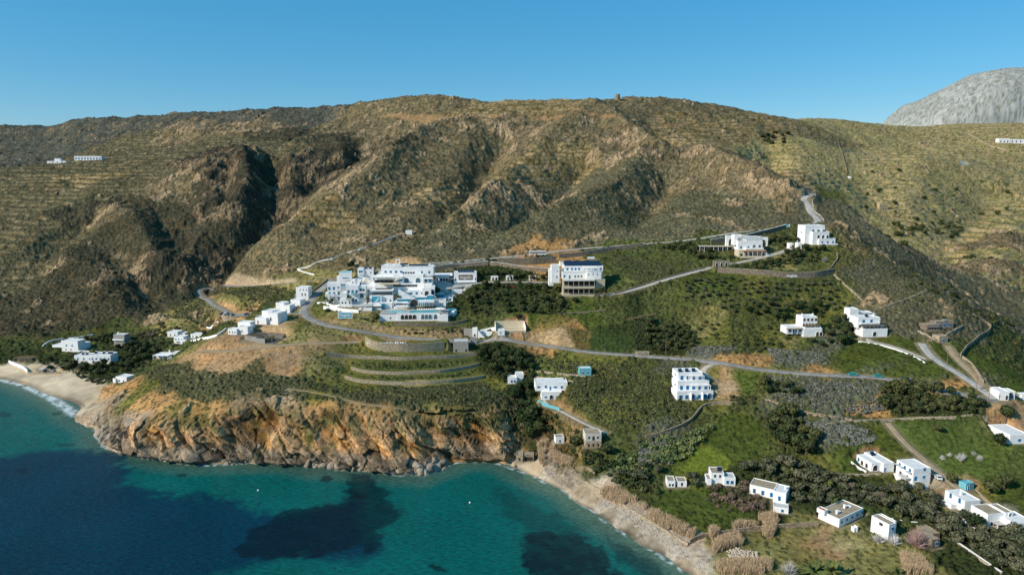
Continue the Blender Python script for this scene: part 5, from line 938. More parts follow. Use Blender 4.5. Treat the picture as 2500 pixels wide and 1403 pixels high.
SW('village_wall', 'white lane wall leading up to the building site', [(466,835),(500,828),(530,822),(552,806)], 1.6, WH)
SW('village_wall', 'thin white wall climbing to the curved parking terrace', [(505,800),(520,795),(534,786)], .9, WH)
SW('field_wall', 'thin dry stone wall on the right terraced hillside', [(2045,330),(2050,360),(2060,390),(2068,420)], 1.2, STONE)
SW('field_wall', 'pale wall running up the plateau at the far right', [(2362,326),(2390,342),(2420,358),(2460,368)], 1.6, STONEP)
paint([(2340,396),(2350,391),(2368,399),(2350,404)], (.45,.42,.36), 1.0, 1, 1)
# ground patches
paint([(778,776),(850,784),(950,800),(1100,806),(1135,800),(1130,822),(1000,822),(900,806),(800,790)], (.36,.235,.125), 2, .6, .3)
paint([(850,818),(960,826),(1030,836),(980,838),(880,832),(830,826)], (.33,.17,.085), 2, .7, .5)
paint([(798,738),(830,748),(905,750),(960,756),(1095,748),(1110,715),(1160,700),(1150,690),(1060,672),(930,665),(850,680),(815,690)], (.60,.585,.55), 2, .7, 1)
paint([(2200,1125),(2290,1130),(2300,1185),(2240,1195),(2190,1160)], (.36,.31,.24), 2, .6, .8)
paint([(2300,1200),(2480,1235),(2500,1290),(2380,1290),(2320,1260)], (.34,.30,.23), 2, .5, .6)
paint([(2165,1026),(2400,1026),(2470,1060),(2500,1100),(2500,1160),(2330,1165),(2285,1140),(2240,1105),(2200,1070)], (.074,.100,.024), 4, .62, .6)
paint([(1655,1145),(1700,1100),(1735,1088),(1770,1110),(1790,1130),(1740,1155),(1680,1160)], (.12,.15,.02), 2, .85, .9)
paint([(2420,1030),(2445,1025),(2500,1030),(2500,1052),(2450,1055)], (.34,.20,.11), 1.5, .9, 1)
paint([(2018,1308),(2110,1306),(2130,1340),(2040,1345)], (.26,.22,.10), 2, .6, .6)
paint([(1380,800),(1480,800),(1560,830),(1540,870),(1440,860),(1370,835)], (.035,.055,.016), 3, .7, .5)
paint([(1735,930),(1790,925),(1800,948),(1750,960)], (.36,.25,.15), 1.5, .8, 1)
paint([(2210,1160),(2260,1130),(2300,1165),(2340,1200),(2290,1200)], (.34,.28,.2), 2, .3, .5)
paint([(940,640),(970,628),(1010,630),(1040,650),(1000,664),(950,662)], (.46,.30,.15), 2, .85, .5)
paint([(515,686),(560,678),(640,684),(720,678),(730,690),(640,697),(560,699),(520,697)], (.42,.31,.19), 2, .8, .6)
paint([(640,800),(680,782),(710,800),(700,830),(660,826)], (.44,.30,.16), 2, .8, .5)
paint([(1280,812),(1380,800),(1405,845),(1340,838),(1290,830)], (.44,.31,.17), 2, .8, .4)
for px in ([(960,596),(1010,590),(1030,600),(990,606)],): paint(px, (.10,.11,.05), 2, .4, .2)
paint([(1300,285),(1500,280),(1700,292),(1700,296),(1500,286),(1300,291)], (.36,.20,.09), 4, .55, .3)
paint([(930,282),(1100,284),(1220,282),(1220,286),(1100,289),(930,286)], (.38,.22,.10), 4, .6, .3)

SW('garden_wall', 'low white wall between the long farmhouse and the tall farm building', [(2150,1263),(2175,1268),(2200,1274),(2240,1278)], .7, WH, t=.35)
SW('garden_wall', 'low white parapet in front of the white bungalow', [(2078,1128),(2095,1145),(2115,1152)], .6, WH, t=.3)
SW('garden_wall', 'pale wall along the dirt track beside the teal shed', [(2384,1200),(2410,1225),(2440,1248),(2450,1262)], .8, STONEP)
SW('garden_wall', 'low pale wall in front of the olive grove below the bungalow', [(2040,1158),(2090,1160),(2150,1158)], .6, STONEP)
SW('field_wall', 'short stone wall stub at the corner of the right beach', [(1325,1138),(1337,1132),(1345,1128)], 2.4, STONE)
SW('field_wall', 'square stone enclosure wall behind the right beach', [(1396,1160),(1402,1148),(1430,1142),(1445,1150),(1452,1162)], 1.6, STONE)
SW('field_wall', 'thin stone line crossing the slope under the annex', [(1362,768),(1420,764),(1478,758)], .8, STONE)
SW('field_wall', 'earth coloured terrace wall in the fields right of the hollow', [(1530,782),(1565,776),(1600,768)], 1.0, mat('earth_wall', (.36,.23,.12), .95, 2, .25))
SW('terrace_wall', 'small white wall by the upper villas of the hotel', [(822,694),(845,697),(870,696)], 1.0, WH)
SW('terrace_wall', 'white terrace wall under the middle guest wing', [(832,748),(860,750),(885,748)], 1.6, WH)
SW('terrace_wall', 'white terrace wall below the mural building', [(900,745),(930,744),(965,742)], 1.2, WH)
SW('parapet_wall', 'white roadside parapet above the gatehouse', [(1172,812),(1190,806),(1210,804)], 1.6, WH)
b('roadside_shelter', 1570, 866, 4, 'low stone platform beside the lower road at the foot of the hollow', 'platform', [(-16,16,0,5,0,3,STONEP,ROOFT)])
b('hut_ruin', 2500, 975, 0, 'white hut at the far right beyond the yellow flowering tree', 'hut', [(-6,14,0,10,0,4)])
# ------------------------------------------------------------------ vegetation
def leafmat(name, a, b, ns=1.1, rnd=.34):
    return mat(name, b, .75, ns, .2, rgb2=a, spec=.15, rnd=rnd)
M_OL = leafmat('olive_leaves', (.040,.044,.022), (.135,.138,.078))
M_EV = leafmat('evergreen_leaves', (.022,.030,.012), (.088,.100,.034))
M_PI = leafmat('pine_needles', (.016,.027,.010), (.064,.086,.028))
M_SH = leafmat('shrub_leaves', (.034,.038,.018), (.135,.135,.055))
M_SG = leafmat('sage_leaves', (.075,.080,.062), (.215,.215,.175))
M_PP = leafmat('cactus_pads', (.055,.085,.025), (.235,.26,.10))
M_RD = leafmat('dry_reeds', (.25,.20,.105), (.55,.46,.27))
M_RB = leafmat('russet_twigs', (.10,.070,.042), (.22,.165,.115))
M_BT = leafmat('bare_pink_twigs', (.20,.14,.11), (.36,.27,.22))
M_BW = leafmat('bare_white_twigs', (.32,.30,.28), (.58,.56,.53))
M_YL = leafmat('yellow_blossom', (.35,.33,.02), (.72,.66,.04))
M_TM = leafmat('tamarisk_leaves', (.060,.065,.028), (.155,.150,.075))
M_TR = mat('tree_bark', (.16,.12,.085), .95, 4, .3)
M_PF = leafmat('palm_fronds', (.045,.060,.015), (.13,.15,.045))
def cards(P, N, S, rg, asp=1.0):
    """quads of size S at P facing roughly N"""
    k = len(P); N = N/np.linalg.norm(N, axis=1)[:, None]
    r = rg.normal(size=(k, 3)); u = np.cross(N, r); u /= np.linalg.norm(u, axis=1)[:, None]; v = np.cross(N, u)
    S = np.asarray(S).reshape(-1, 1)*np.ones((k, 1)); u = u*S*.5; v = v*S*.5*asp
    return np.stack([P-u-v, P+u-v*.6, P+u*.7+v, P-u*.8+v*.8], 1).reshape(-1, 3)
def quads_mesh(name, V, m):
    me = bpy.data.meshes.new(name); nf = len(V)//4
    me.vertices.add(len(V)); me.vertices.foreach_set('co', V.astype(np.float32).ravel())
    me.loops.add(nf*4); me.loops.foreach_set('vertex_index', np.arange(nf*4, dtype=np.int32))
    me.polygons.add(nf); me.polygons.foreach_set('loop_start', (np.arange(nf)*4).astype(np.int32)); me.update(calc_edges=True)
    me.materials.append(m); return me
def crown_mesh(name, m, seed, r=(2.2,2.2,1.6), zc=2.6, lobes=7, n=420, leaf=.55):
    rg = np.random.RandomState(seed); r = np.array(r)
    L = rg.normal(size=(lobes, 3)); L /= np.linalg.norm(L, axis=1)[:, None]; L = L*r*.55*rg.uniform(.5, 1.1, (lobes, 1)); L[:, 2] = np.abs(L[:, 2])*.9-.2*r[2]; L[0] = 0
    lr = rg.uniform(.42, .68, lobes); lr[0] = .75
    k = rg.randint(0, lobes, n); D = rg.normal(size=(n, 3)); D /= np.linalg.norm(D, axis=1)[:, None]
    rad = lr[k][:, None]*rg.uniform(.72, 1.06, (n, 1)); P = L[k]+D*rad*r
    P[:, 2] = np.maximum(P[:, 2], -.75*r[2]); P[:, 2] += zc
    return quads_mesh(name, cards(P, D+rg.normal(size=(n, 3))*.45, rg.uniform(.7, 1.25, n)*leaf, rg), m)
def trunk_mesh(h, r, seed, limbs=4, spread=1.2):
    rr = random.Random(seed); b = MB(); b.tube((0,0,-1.0), (0,0,h*.55), r, M_TR, 6, r*.75)
    for i in range(limbs): a = i*2*math.pi/limbs+rr.random(); b.tube((0,0,h*.5), (math.cos(a)*spread, math.sin(a)*spread, h*rr.uniform(.9,1.2)), r*.6, M_TR, 5, r*.2)
    return b.mesh('trunk')
def bare_mesh(name, m, seed, r=2.5, h=4.5, n=150, thick=.05):
    rr = random.Random(seed); b = MB()
    for i in range(n):
        a = rr.random()*2*math.pi; e = rr.uniform(.15, 1.45); L = rr.uniform(.5, 1)*h; s0 = rr.uniform(.15, .45)
        d = Vector((math.cos(a)*math.cos(e)*r/h*1.3, math.sin(a)*math.cos(e)*r/h*1.3, math.sin(e)*.95))
        p0 = d*L*s0; p1 = d*L+Vector((rr.uniform(-.3,.3), rr.uniform(-.3,.3), rr.uniform(-.1,.3))); b.tube(p0+Vector((0,0,.5)), p1+Vector((0,0,.5)), thick, m, 3, thick*.3)
    for i in range(7): a = i*.9; b.tube((0,0,-.3), (math.cos(a)*r*.5, math.sin(a)*r*.5, h*.6), thick*2.6, m, 4, thick)
    return b.mesh(name)
def frond_mesh(seed, r=2.6, n=34):
    rr = random.Random(seed); b = MB()
    for i in range(n):
        a = rr.random()*2*math.pi; e = rr.uniform(-.2, 1.25); L = r*rr.uniform(.8, 1.1); pts = []
        for k in range(5):
            t = k/4; pts.append(Vector((math.cos(a)*math.cos(e)*L*t, math.sin(a)*math.cos(e)*L*t, math.sin(e)*L*t - 1.0*t*t*(1.2-e*.4))))
        sd_ = Vector((-math.sin(a), math.cos(a), 0)); wds = [.10, .32, .36, .28, .03]
        vs = []
        for p, w in zip(pts, wds): vs += [p-sd_*w+Vector((0,0,-w*.6)), p, p+sd_*w+Vector((0,0,-w*.6))]
        fs = []
        for k in range(4): q0 = 3*k; fs += [(q0, q0+1, q0+4, q0+3), (q0+1, q0+2, q0+5, q0+4)]
        b.add(vs, fs, M_PF)
    return b.mesh('crown')
PROTO = {}
def proto(kind, variants):
    PROTO[kind] = variants
def tv(crown, trunk=None): return (crown, trunk)
proto('olive_tree', [tv(crown_mesh('crown', M_OL, s, (2.2,2.2,1.5), 2.5, 8, 420, .50), trunk_mesh(2.4, .22, s)) for s in (1, 2, 3)])
proto('evergreen_tree', [tv(crown_mesh('crown', M_EV, s, (2.5,2.5,2.2), 3.0, 8, 480, .6), trunk_mesh(2.6, .25, s)) for s in (11, 12, 13)])
proto('pine_tree', [tv(crown_mesh('crown', M_PI, s, (3.0,3.0,2.6), 4.4, 9, 620, .6), trunk_mesh(4.0, .3, s)) for s in (21, 22)])
proto('tamarisk_tree', [tv(crown_mesh('crown', M_TM, s, (3.6,3.2,2.9), 3.6, 10, 900, .55), trunk_mesh(3.2, .35, s)) for s in (31, 32)])
proto('shrub', [tv(crown_mesh('shrub', M_SH, s, (1.5,1.5,1.0), .7, 6, 170, .45)) for s in (41, 42, 43)])
proto('dark_shrub', [tv(crown_mesh('dark_shrub', M_EV, s, (1.8,1.8,1.3), .9, 6, 220, .5)) for s in (46, 47, 48)])
proto('cypress_tree', [tv(crown_mesh('crown', M_PI, 51, (.8,.8,3.4), 3.6, 6, 300, .4), trunk_mesh(1.4, .15, 51, 2, .2))])
proto('palm_tree', [tv(frond_mesh(s), None) for s in (61, 62, 63)])
proto('prickly_pear', [tv(crown_mesh('prickly_pear', M_PP, s, (2.2,2.2,1.5), 1.2, 8, 230, .62)) for s in (71, 72)])
proto('russet_bush', [tv(crown_mesh('russet_bush', M_RB, s, (2.2,2.2,1.4), 1.2, 7, 330, .35)) for s in (76, 77)])
proto('bare_tree', [tv(bare_mesh('bare_tree', M_BT, s, 3.2, 6.0, 420, .05)) for s in (81, 82)])
proto('pale_bare_tree', [tv(bare_mesh('pale_bare_tree', M_BW, s, 2.2, 3.6, 130, .06)) for s in (86, 87)])
proto('yellow_bush', [tv(crown_mesh('yellow_bush', M_YL, 91, (3.0,2.2,1.6), 1.2, 7, 420, .45))])
CATS = {'olive_tree':'olive tree','evergreen_tree':'tree','pine_tree':'pine tree','tamarisk_tree':'tree','shrub':'shrub','dark_shrub':'shrub','cypress_tree':'cypress tree','palm_tree':'palm tree','prickly_pear':'cactus','russet_bush':'bush','bare_tree':'bare tree','pale_bare_tree':'bare tree','yellow_bush':'bush'}
_ptrunk = {}
def plant(kind, p, s, rz, label, group=None, i=0, sz=None, trunk_h=None):
    V = PROTO[kind]; crown, trunk = V[i % len(V)]; sz = sz or s
    if kind == 'palm_tree':
        h = trunk_h or 4.5
        r = empty(kind, p, rz, label, 'palm tree', group); k = round(h, 1)
        if k not in _ptrunk: b = MB(); b.tube((0,0,-1), (.15,0,h), .24, M_TR, 7, .2); _ptrunk[k] = b.mesh('trunk')
        t = bpy.data.objects.new('trunk', _ptrunk[k]); col.objects.link(t); t.parent = r
        c = bpy.data.objects.new('crown', crown); col.objects.link(c); c.parent = r; c.location = (.15, 0, h); c.scale = (s, s, s); return r
    if trunk is None:
        o = bpy.data.objects.new(kind, crown); col.objects.link(o); o.location = p; o.rotation_euler = (0, 0, rz); o.scale = (s, s, sz); return tag(o, label, CATS[kind], group)
    r = empty(kind, p, rz, label, CATS[kind], group); r.scale = (s, s, sz)
    for n_, me in (('trunk', trunk), ('crown', crown)): o = bpy.data.objects.new(n_, me); col.objects.link(o); o.parent = r
    return r
def sample(px, n, dmin, seed, avoid=.05, clump=0):
    """n spots spread over the ground inside a photo outline"""
    poly = [hit(u, v) for u, v in px]; rg = np.random.RandomState(seed)
    xs = [p.x for p in poly]; ys = [p.y for p in poly]
    X = rg.uniform(min(xs), max(xs), n*40); Y = rg.uniform(min(ys), max(ys), n*40)
    ok = (inp(X, Y, poly)) & (lut(NOD, X, Y) < avoid)
    if clump: ok &= fbm(X/14, Y/14, 3, seed) > clump-1.0
    X, Y = X[ok], Y[ok]; out = []
    cell = {}
    for x, y in zip(X, Y):
        if dmin:
            c = (int(x/dmin), int(y/dmin)); bad = False
            for a in (-1, 0, 1):
                for b_ in (-1, 0, 1):
                    for q in cell.get((c[0]+a, c[1]+b_), ()):
                        if (q[0]-x)**2+(q[1]-y)**2 < dmin*dmin: bad = True
            if bad: continue
            cell.setdefault(c, []).append((x, y))
        out.append((x, y))
        if len(out) >= n: break
    if not out: return np.zeros((0, 3))
    o = np.array(out); return np.column_stack([o, lut(H['Z'], o[:, 0], o[:, 1])])
def inp(X, Y, poly):
    ins = np.zeros(X.shape, bool); n = len(poly)
    for i in range(n):
        a, b = poly[i], poly[(i+1) % n]
        ins ^= ((a.y > Y) != (b.y > Y)) & (X < (b.x-a.x)*(Y-a.y)/((b.y-a.y) or 1e-9)+a.x)
    return ins
_seed = [100]; COUNT = {}
def grove(kind, px, n, s, label, group, dmin=3.0, avoid=.05, sv=.38):
    _seed[0] += 1; rr = random.Random(_seed[0]); P = sample(px, n, dmin, _seed[0], avoid)
    for i, p in enumerate(P):
        q = s*rr.uniform(1-sv, 1+sv); plant(kind, (p[0], p[1], p[2]-.25), q, rr.random()*6.28, label, group, rr.randrange(9), q*rr.uniform(.85, 1.15), rr.uniform(3, 5.5))
    COUNT[kind] = COUNT.get(kind, 0)+len(P); return P
# olive orchard in rows
rows_ = 0
o_a, o_b = hit(1655, 700), hit(2060, 705); rr = random.Random(4); no = 0
orch = [hit(u, v) for u, v in [(1655,695),(1740,678),(1850,690),(1950,690),(2025,688),(2060,715),(2095,752),(2000,760),(1900,765),(1800,765),(1720,750),(1660,730)]]
for i in range(24):
    for j in range(14):
        x = o_a.x-6+i*4.7+rr.uniform(-.9,.9)+(j % 2)*2.0; y = 378+j*4.3+rr.uniform(-.8,.8)
        if not inp(np.array([x]), np.array([y]), orch)[0] or rr.random() < .1: continue
        s = rr.uniform(.55, .85); plant('olive_tree', (x, y, gz(x, y)-.2), s, rr.random()*6.28, 'small olive tree planted in the rows of the orchard below the lettered stone wall', 'olive trees in the hillside orchard', rr.randrange(3)); no += 1
G_ = grove
G_('olive_tree', [(1810,1150),(1900,1130),(2000,1150),(2080,1190),(2160,1190),(2240,1200),(2290,1230),(2300,1260),(2200,1270),(2140,1235),(2020,1235),(1940,1230),(1930,1180),(1850,1165)], 95, 1.05, 'grey green olive tree in the dense grove between the farmhouses', 'olive trees of the dense grove', 3.1)
G_('olive_tree', [(2230,1255),(2330,1260),(2420,1300),(2500,1310),(2500,1403),(2440,1390),(2380,1350),(2300,1310)], 60, 1.05, 'grey green olive tree in the bottom right corner grove', 'olive trees of the corner grove', 3.2)
G_('olive_tree', [(1655,1160),(1720,1165),(1700,1200),(1640,1170)], 6, .9, 'olive tree beside the ruined cottages', 'olive trees by the ruined cottages', 3)
G_('evergreen_tree', [(2150,955),(2230,935),(2330,965),(2410,990),(2390,1012),(2180,1012),(2150,995)], 60, .95, 'dense mastic tree in the dark thicket above the long field wall', 'trees of the dark thicket', 2.8)
G_('olive_tree', [(1640,1170),(1560,1180),(1500,1160),(1560,1140)], 8, .8, 'olive tree near the prickly pears', 'olive trees near the prickly pears', 3)
G_('evergreen_tree', [(1860,930),(1920,935),(1970,965),(1900,970),(1850,960)], 12, .8, 'dark tree above the curved field wall right of the apartments', 'dark trees right of the apartments', 3)
G_('evergreen_tree', [(1870,1020),(1930,1015),(1990,1060),(2000,1110),(1930,1110),(1880,1060)], 26, 1.0, 'dark carob tree in the clump on the green meadow', 'dark trees on the green meadow', 3.2)
G_('pine_tree', [(2030,790),(2080,780),(2085,835),(2050,850),(1985,850),(1960,838),(2010,835)], 16, .85, 'dark pine tree in the belt between the two villas', 'pine trees between the villas', 4)
G_('pine_tree', [(1820,755),(1900,750),(2010,755),(2010,775),(1900,782),(1830,775)], 26, .75, 'dark pine tree along the lower edge of the olive orchard', 'pine trees below the orchard', 3.6)
G_('pine_tree', [(1165,870),(1210,850),(1260,860),(1300,880),(1300,930),(1250,960),(1220,925),(1180,900)], 34, .85, 'dark tree in the shaded gully right of the terrace walls', 'trees of the shaded gully', 3.4)
G_('pine_tree', [(1240,960),(1290,950),(1310,1000),(1320,1060),(1290,1080),(1260,1010)], 14, .9, 'dark tree in the gully that runs down to the beach corner', 'trees of the lower gully', 3.4)
G_('evergreen_tree', [(1180,700),(1380,700),(1420,745),(1360,775),(1240,770),(1160,770),(1130,730)], 62, .85, 'garden tree on the green slope between the hotel and its annex', 'trees on the hotel garden slope', 3.2)
G_('evergreen_tree', [(1560,790),(1640,790),(1700,820),(1690,850),(1610,860),(1570,840)], 30, .9, 'dark tree in the hollow above the lower road', 'trees in the hollow above the road', 3.2)
G_('evergreen_tree', [(1610,605),(1690,597),(1760,620),(1800,638),(1730,640),(1650,625)], 34, .8, 'dark tree on the bank below the upper road', 'trees below the upper road', 3)
G_('evergreen_tree', [(1850,575),(1930,572),(1960,600),(1900,605),(1860,595)], 20, .75, 'tree behind the garden houses under the dark coped wall', 'trees under the coped wall', 3)
G_('evergreen_tree', [(1760,655),(1850,645),(1930,615),(2010,612),(2000,640),(1900,655),(1800,662)], 40, .8, 'tree in the green belt above the lettered stone wall', 'trees above the lettered wall', 3)
G_('evergreen_tree', [(1160,672),(1200,668),(1340,670),(1360,684),(1250,684),(1170,684)], 26, .7, 'garden tree among the white arch frames', 'trees among the arch frames', 2.8)
G_('pine_tree', [(835,655),(870,648),(870,672),(840,668)], 5, .6, 'dark tree between the two upper white villas', 'trees between the upper villas', 3)
G_('evergreen_tree', [(100,880),(180,885),(190,905),(100,900)], 8, .8, 'dark tree between the beach bar and the guest house', 'dark trees behind the beach bar', 3)
G_('evergreen_tree', [(200,900),(290,885),(360,850),(390,860),(330,905),(270,915)], 40, .9, 'dark tree in the shaded garden below the long guest house', 'trees of the shaded village garden', 3)
G_('evergreen_tree', [(200,830),(270,820),(330,840),(370,850),(330,870),(270,850)], 30, .9, 'dark tree around the square village house', 'trees around the square village house', 3)
G_('russet_bush', [(330,815),(400,790),(420,810),(380,840)], 10, 1.1, 'brown winter tree beside the upper village houses', 'brown trees of the village', 3)
G_('russet_bush', [(465,668),(500,660),(505,685),(475,690)], 5, 1.3, 'russet leafless bush at the mouth of the ravine', 'russet bushes in the ravine', 3)
G_('russet_bush', [(1750,1190),(1850,1185),(1900,1220),(1880,1250),(1760,1245),(1720,1215)], 24, .9, 'purplish leafless bush below the tan roofed farmhouses', 'leafless bushes below the farmhouses', 2.6)
G_('shrub', [(1785,965),(1830,960),(1850,985),(1790,990)], 7, 1.2, 'round olive coloured bush right of the apartment garden', 'round bushes by the apartments', 3)
for k, px in enumerate([[(1560,1075),(1640,1070),(1690,1060),(1720,1040),(1750,1050),(1720,1075),(1650,1110),(1560,1100)], [(1500,1110),(1580,1105),(1640,1115),(1600,1150),(1530,1160),(1480,1130)], [(1640,1080),(1700,1075),(1690,1110),(1630,1130),(1600,1110)]]):
    G_('prickly_pear', px, 24, .85, 'yellow green prickly pear clump between the winding field walls', 'prickly pears between the field walls', 2.4)
for u, v, s in [(205,905,1.15),(168,900,.9),(240,915,.8)]: p = hit(u, v); plant('tamarisk_tree', (p.x, p.y, p.z-.3), s, u, {205:'largest pale green tamarisk at the back of the left beach',168:'leftmost pale green tamarisk at the back of the left beach',240:'smallest tamarisk at the right end of the left beach'}[u], None, u)
for u, v, h, s, lab in [(795,742,3.5,1,'leftmost palm tree by the road in front of the guest wing'),(812,745,3.2,.9,'second palm from the left in front of the guest wing'),(853,744,4.2,1,'palm tree with a bare white wall behind it in front of the middle guest wing'),(897,741,3.5,.8,'palm tree left of the painted mural building'),(936,712,4.2,.9,'palm tree on the shaded terrace of the main block'),(955,712,4.6,.9,'taller palm tree on the shaded terrace of the main block'),(972,735,2.8,.9,'palm tree beside the teal stair wall'),(1104,762,4.5,.9,'palm tree on the dark slope right of the pool terrace'),(1155,712,3.6,.9,'palm tree below the sign building'),(1726,604,5.5,.8,'tall single palm left of the long cream porch'),
    (1985,1412,2.6,1.9,'left one of the two big palms at the bottom edge'),(2030,1414,2.8,2.0,'right one of the two big palms at the bottom edge'),(2034,1238,3.6,1.0,'palm with a shaggy trunk behind the long farmhouse'),(2020,1190,2.5,1.0,'palm half sunk in the olive grove below the long bungalow'),(1930,1165,2.2,1.0,'palm at the left side of the olive grove'),(2195,1402,.4,1.2,'low palm at the bottom right of the dry plot')]:
    p = hit(u, v); plant('palm_tree', (p.x, p.y, p.z), s, u, lab, None, u % 3, None, h)
for u, v, s, lab in [(2237,1335,1.15,'big pinkish bare tree in front of the stone outbuilding'),(2145,1225,.8,'pinkish bare tree behind the right end of the long farmhouse'),(2075,1000+195,.55,'thin bare tree in the olive grove')]:
    p = hit(u, v); plant('bare_tree', (p.x, p.y, p.z-.2), s, u, lab, None, u)
for u, v, s, lab in [(2143,1325,1.1,'white bare fig tree left of the tall farm building'),(2182,1330,1.1,'white bare fig tree right of the tall farm building'),(2345,1125,1.0,'largest white bare shrub in the green field'),(2300,1122,.6,'leftmost white bare shrub in the green field'),(2318,1114,.5,'small white bare shrub second from the left in the green field'),(2376,1110,.5,'small white bare shrub at the upper right of the group in the field'),(2392,1124,.7,'rightmost white bare shrub in the green field'),(1925,1403,1.3,'grey white bare bush at the bottom edge left of the big palms'),(2012,640,1.0,'grey white bare bush in the hollow right of the orchard wall'),(2298,1292,.8,'pale bare tree left of the round dark tree')]:
    p = hit(u, v); plant('pale_bare_tree', (p.x, p.y, p.z-.1), s, u, lab, None, u)
for kind, u, v, s, lab in [('pine_tree',2378,1295,.95,'round dark green tree in front of the bottom right houses'),('pine_tree',2455,1030,1.25,'big spreading pine tree at the junction below the white arched house'),('pine_tree',1066,722,.85,'tall grey green tree beside the two-arch guest block'),('pine_tree',1470,722,.9,'tall tree growing at the right end of the hotel annex'),('pine_tree',1455,722,.75,'smaller tree directly left of the tall tree at the annex'),('evergreen_tree',920,785,1.0,'round tree left of the arcaded pool terrace'),('evergreen_tree',1480,1110,1.2,'round dark tree right of the two-storey stone house'),('evergreen_tree',1405,1092,1.25,'dark tree left of the two-storey stone house'),('cypress_tree',439,829,.8,'slim dark cypress in the left village'),('cypress_tree',1935,610,.7,'dark cypress between the tiny white garden houses'),('evergreen_tree',500,818,.8,'green orange tree by the upper village lane'),('yellow_bush',2465,962,1.1,'bright yellow flowering tree behind the white arched house'),('evergreen_tree',1340,965,1.1,'tree at the left end of the blue trimmed house'),('evergreen_tree',2290,1065-10,.8,'small lone tree in the upper part of the large green field'),('evergreen_tree',2440,1088,1.2,'dark tree left of the plain white box house'),('evergreen_tree',2415,1205,1.2,'tree right of the teal shed'),('evergreen_tree',2450,1195,1.3,'broad tree at the edge of the field right of the teal shed'),('evergreen_tree',2325,1180,.9,'green tree across the track from the blue shuttered house'),('evergreen_tree',1955,1090,1.3,'dark tree right of the bright green meadow patch'),('dark_shrub',800,760,1.2,'round green bush at the road bend below the palms')]:
    p = hit(u, v); plant(kind, (p.x, p.y, p.z-.2), s, u, lab, None, u)
G_('shrub', [(1160,700),(1400,730),(1380,775),(1160,775)], 45, 1.0, 'lighter olive bush between the garden trees of the hotel slope', 'lighter bushes on the hotel slope', 2.6)
G_('shrub', [(1560,790),(1640,790),(1700,820),(1690,850),(1610,860)], 18, 1.0, 'lighter bush in the hollow above the lower road', 'lighter bushes in the hollow', 2.6)
G_('shrub', [(150,830),(290,825),(430,845),(360,905),(290,925),(180,890)], 32, .9, 'lighter bush among the village trees', 'lighter bushes in the village', 2.6)
G_('shrub', [(1850,1160),(2100,1190),(2240,1215),(2200,1260),(1940,1235)], 22, .9, 'light green bush among the olives of the dense grove', 'light bushes in the dense grove', 2.6)
# lone bushes on the right hillside
G_('dark_shrub', [(2180,540),(2350,545),(2350,580),(2190,575)], 34, 1.8, 'dark bush in the band across the right terraces', 'dark bushes in the band across the terraces', 4)
G_('dark_shrub', [(2100,420),(2480,420),(2480,700),(2300,660),(2150,600)], 34, 1.7, 'dark bush scattered on the right terraced hillside', 'dark bushes on the right hillside', 14)
G_('dark_shrub', [(2200,640),(2330,700),(2400,760),(2500,760),(2500,880),(2400,860),(2330,800),(2220,730)], 100, 1.3, 'dark bush on the valley side right of the rocky spur', 'dark bushes right of the rocky spur', 3)
G_('dark_shrub', [(1850,330),(1930,320),(1920,350),(1860,355)], 12, 2.2, 'dark bush in the saddle near the top of the right valley', 'dark bushes in the saddle', 6)
G_('shrub', [(1440,630),(1600,610),(1640,650),(1560,690),(1500,650)], 32, .9, 'olive bush on the slope right of the hotel annex', 'bushes right of the annex', 2.4)
G_('shrub', [(855,890),(960,893),(1100,893),(1170,880),(1165,888),(1000,902),(870,896)], 40, .62, 'small bush planted on the upper terrace strip of the headland', 'bushes on the upper terrace strip', 1.6)
G_('shrub', [(860,918),(960,922),(1100,918),(1170,900),(1178,912),(1000,930),(870,926)], 40, .62, 'small bush planted on the lower terrace strip of the headland', 'bushes on the lower terrace strip', 1.6)
G_('shrub', [(840,775),(930,790),(1000,815),(1120,815),(1130,800),(960,795),(900,780)], 40, .75, 'bush on the bank between the pool terrace and the road', 'bushes below the pool terrace', 1.9)
G_('shrub', [(1310,860),(1500,875),(1640,890),(1640,940),(1500,950),(1330,900)], 24, .8, 'bush on the grassy slope under the lower road', 'bushes under the lower road', 3)
G_('dark_shrub', [(1700,780),(1900,800),(1950,840),(1850,860),(1720,830)], 50, .9, 'dark bush on the terraced plot left of the villas', 'dark bushes left of the villas', 3)
G_('dark_shrub', [(1380,1100),(1450,1110),(1520,1140),(1600,1190),(1640,1200),(1560,1200),(1450,1150)], 34, 1.2, 'dark bush between the reed bed and the prickly pears', 'dark bushes behind the reeds', 2.6)
G_('dark_shrub', [(1320,1000),(1400,1030),(1430,1060),(1350,1070),(1330,1040)], 16, 1.0, 'dark bush below the turquoise fence', 'dark bushes below the fence', 2.6)
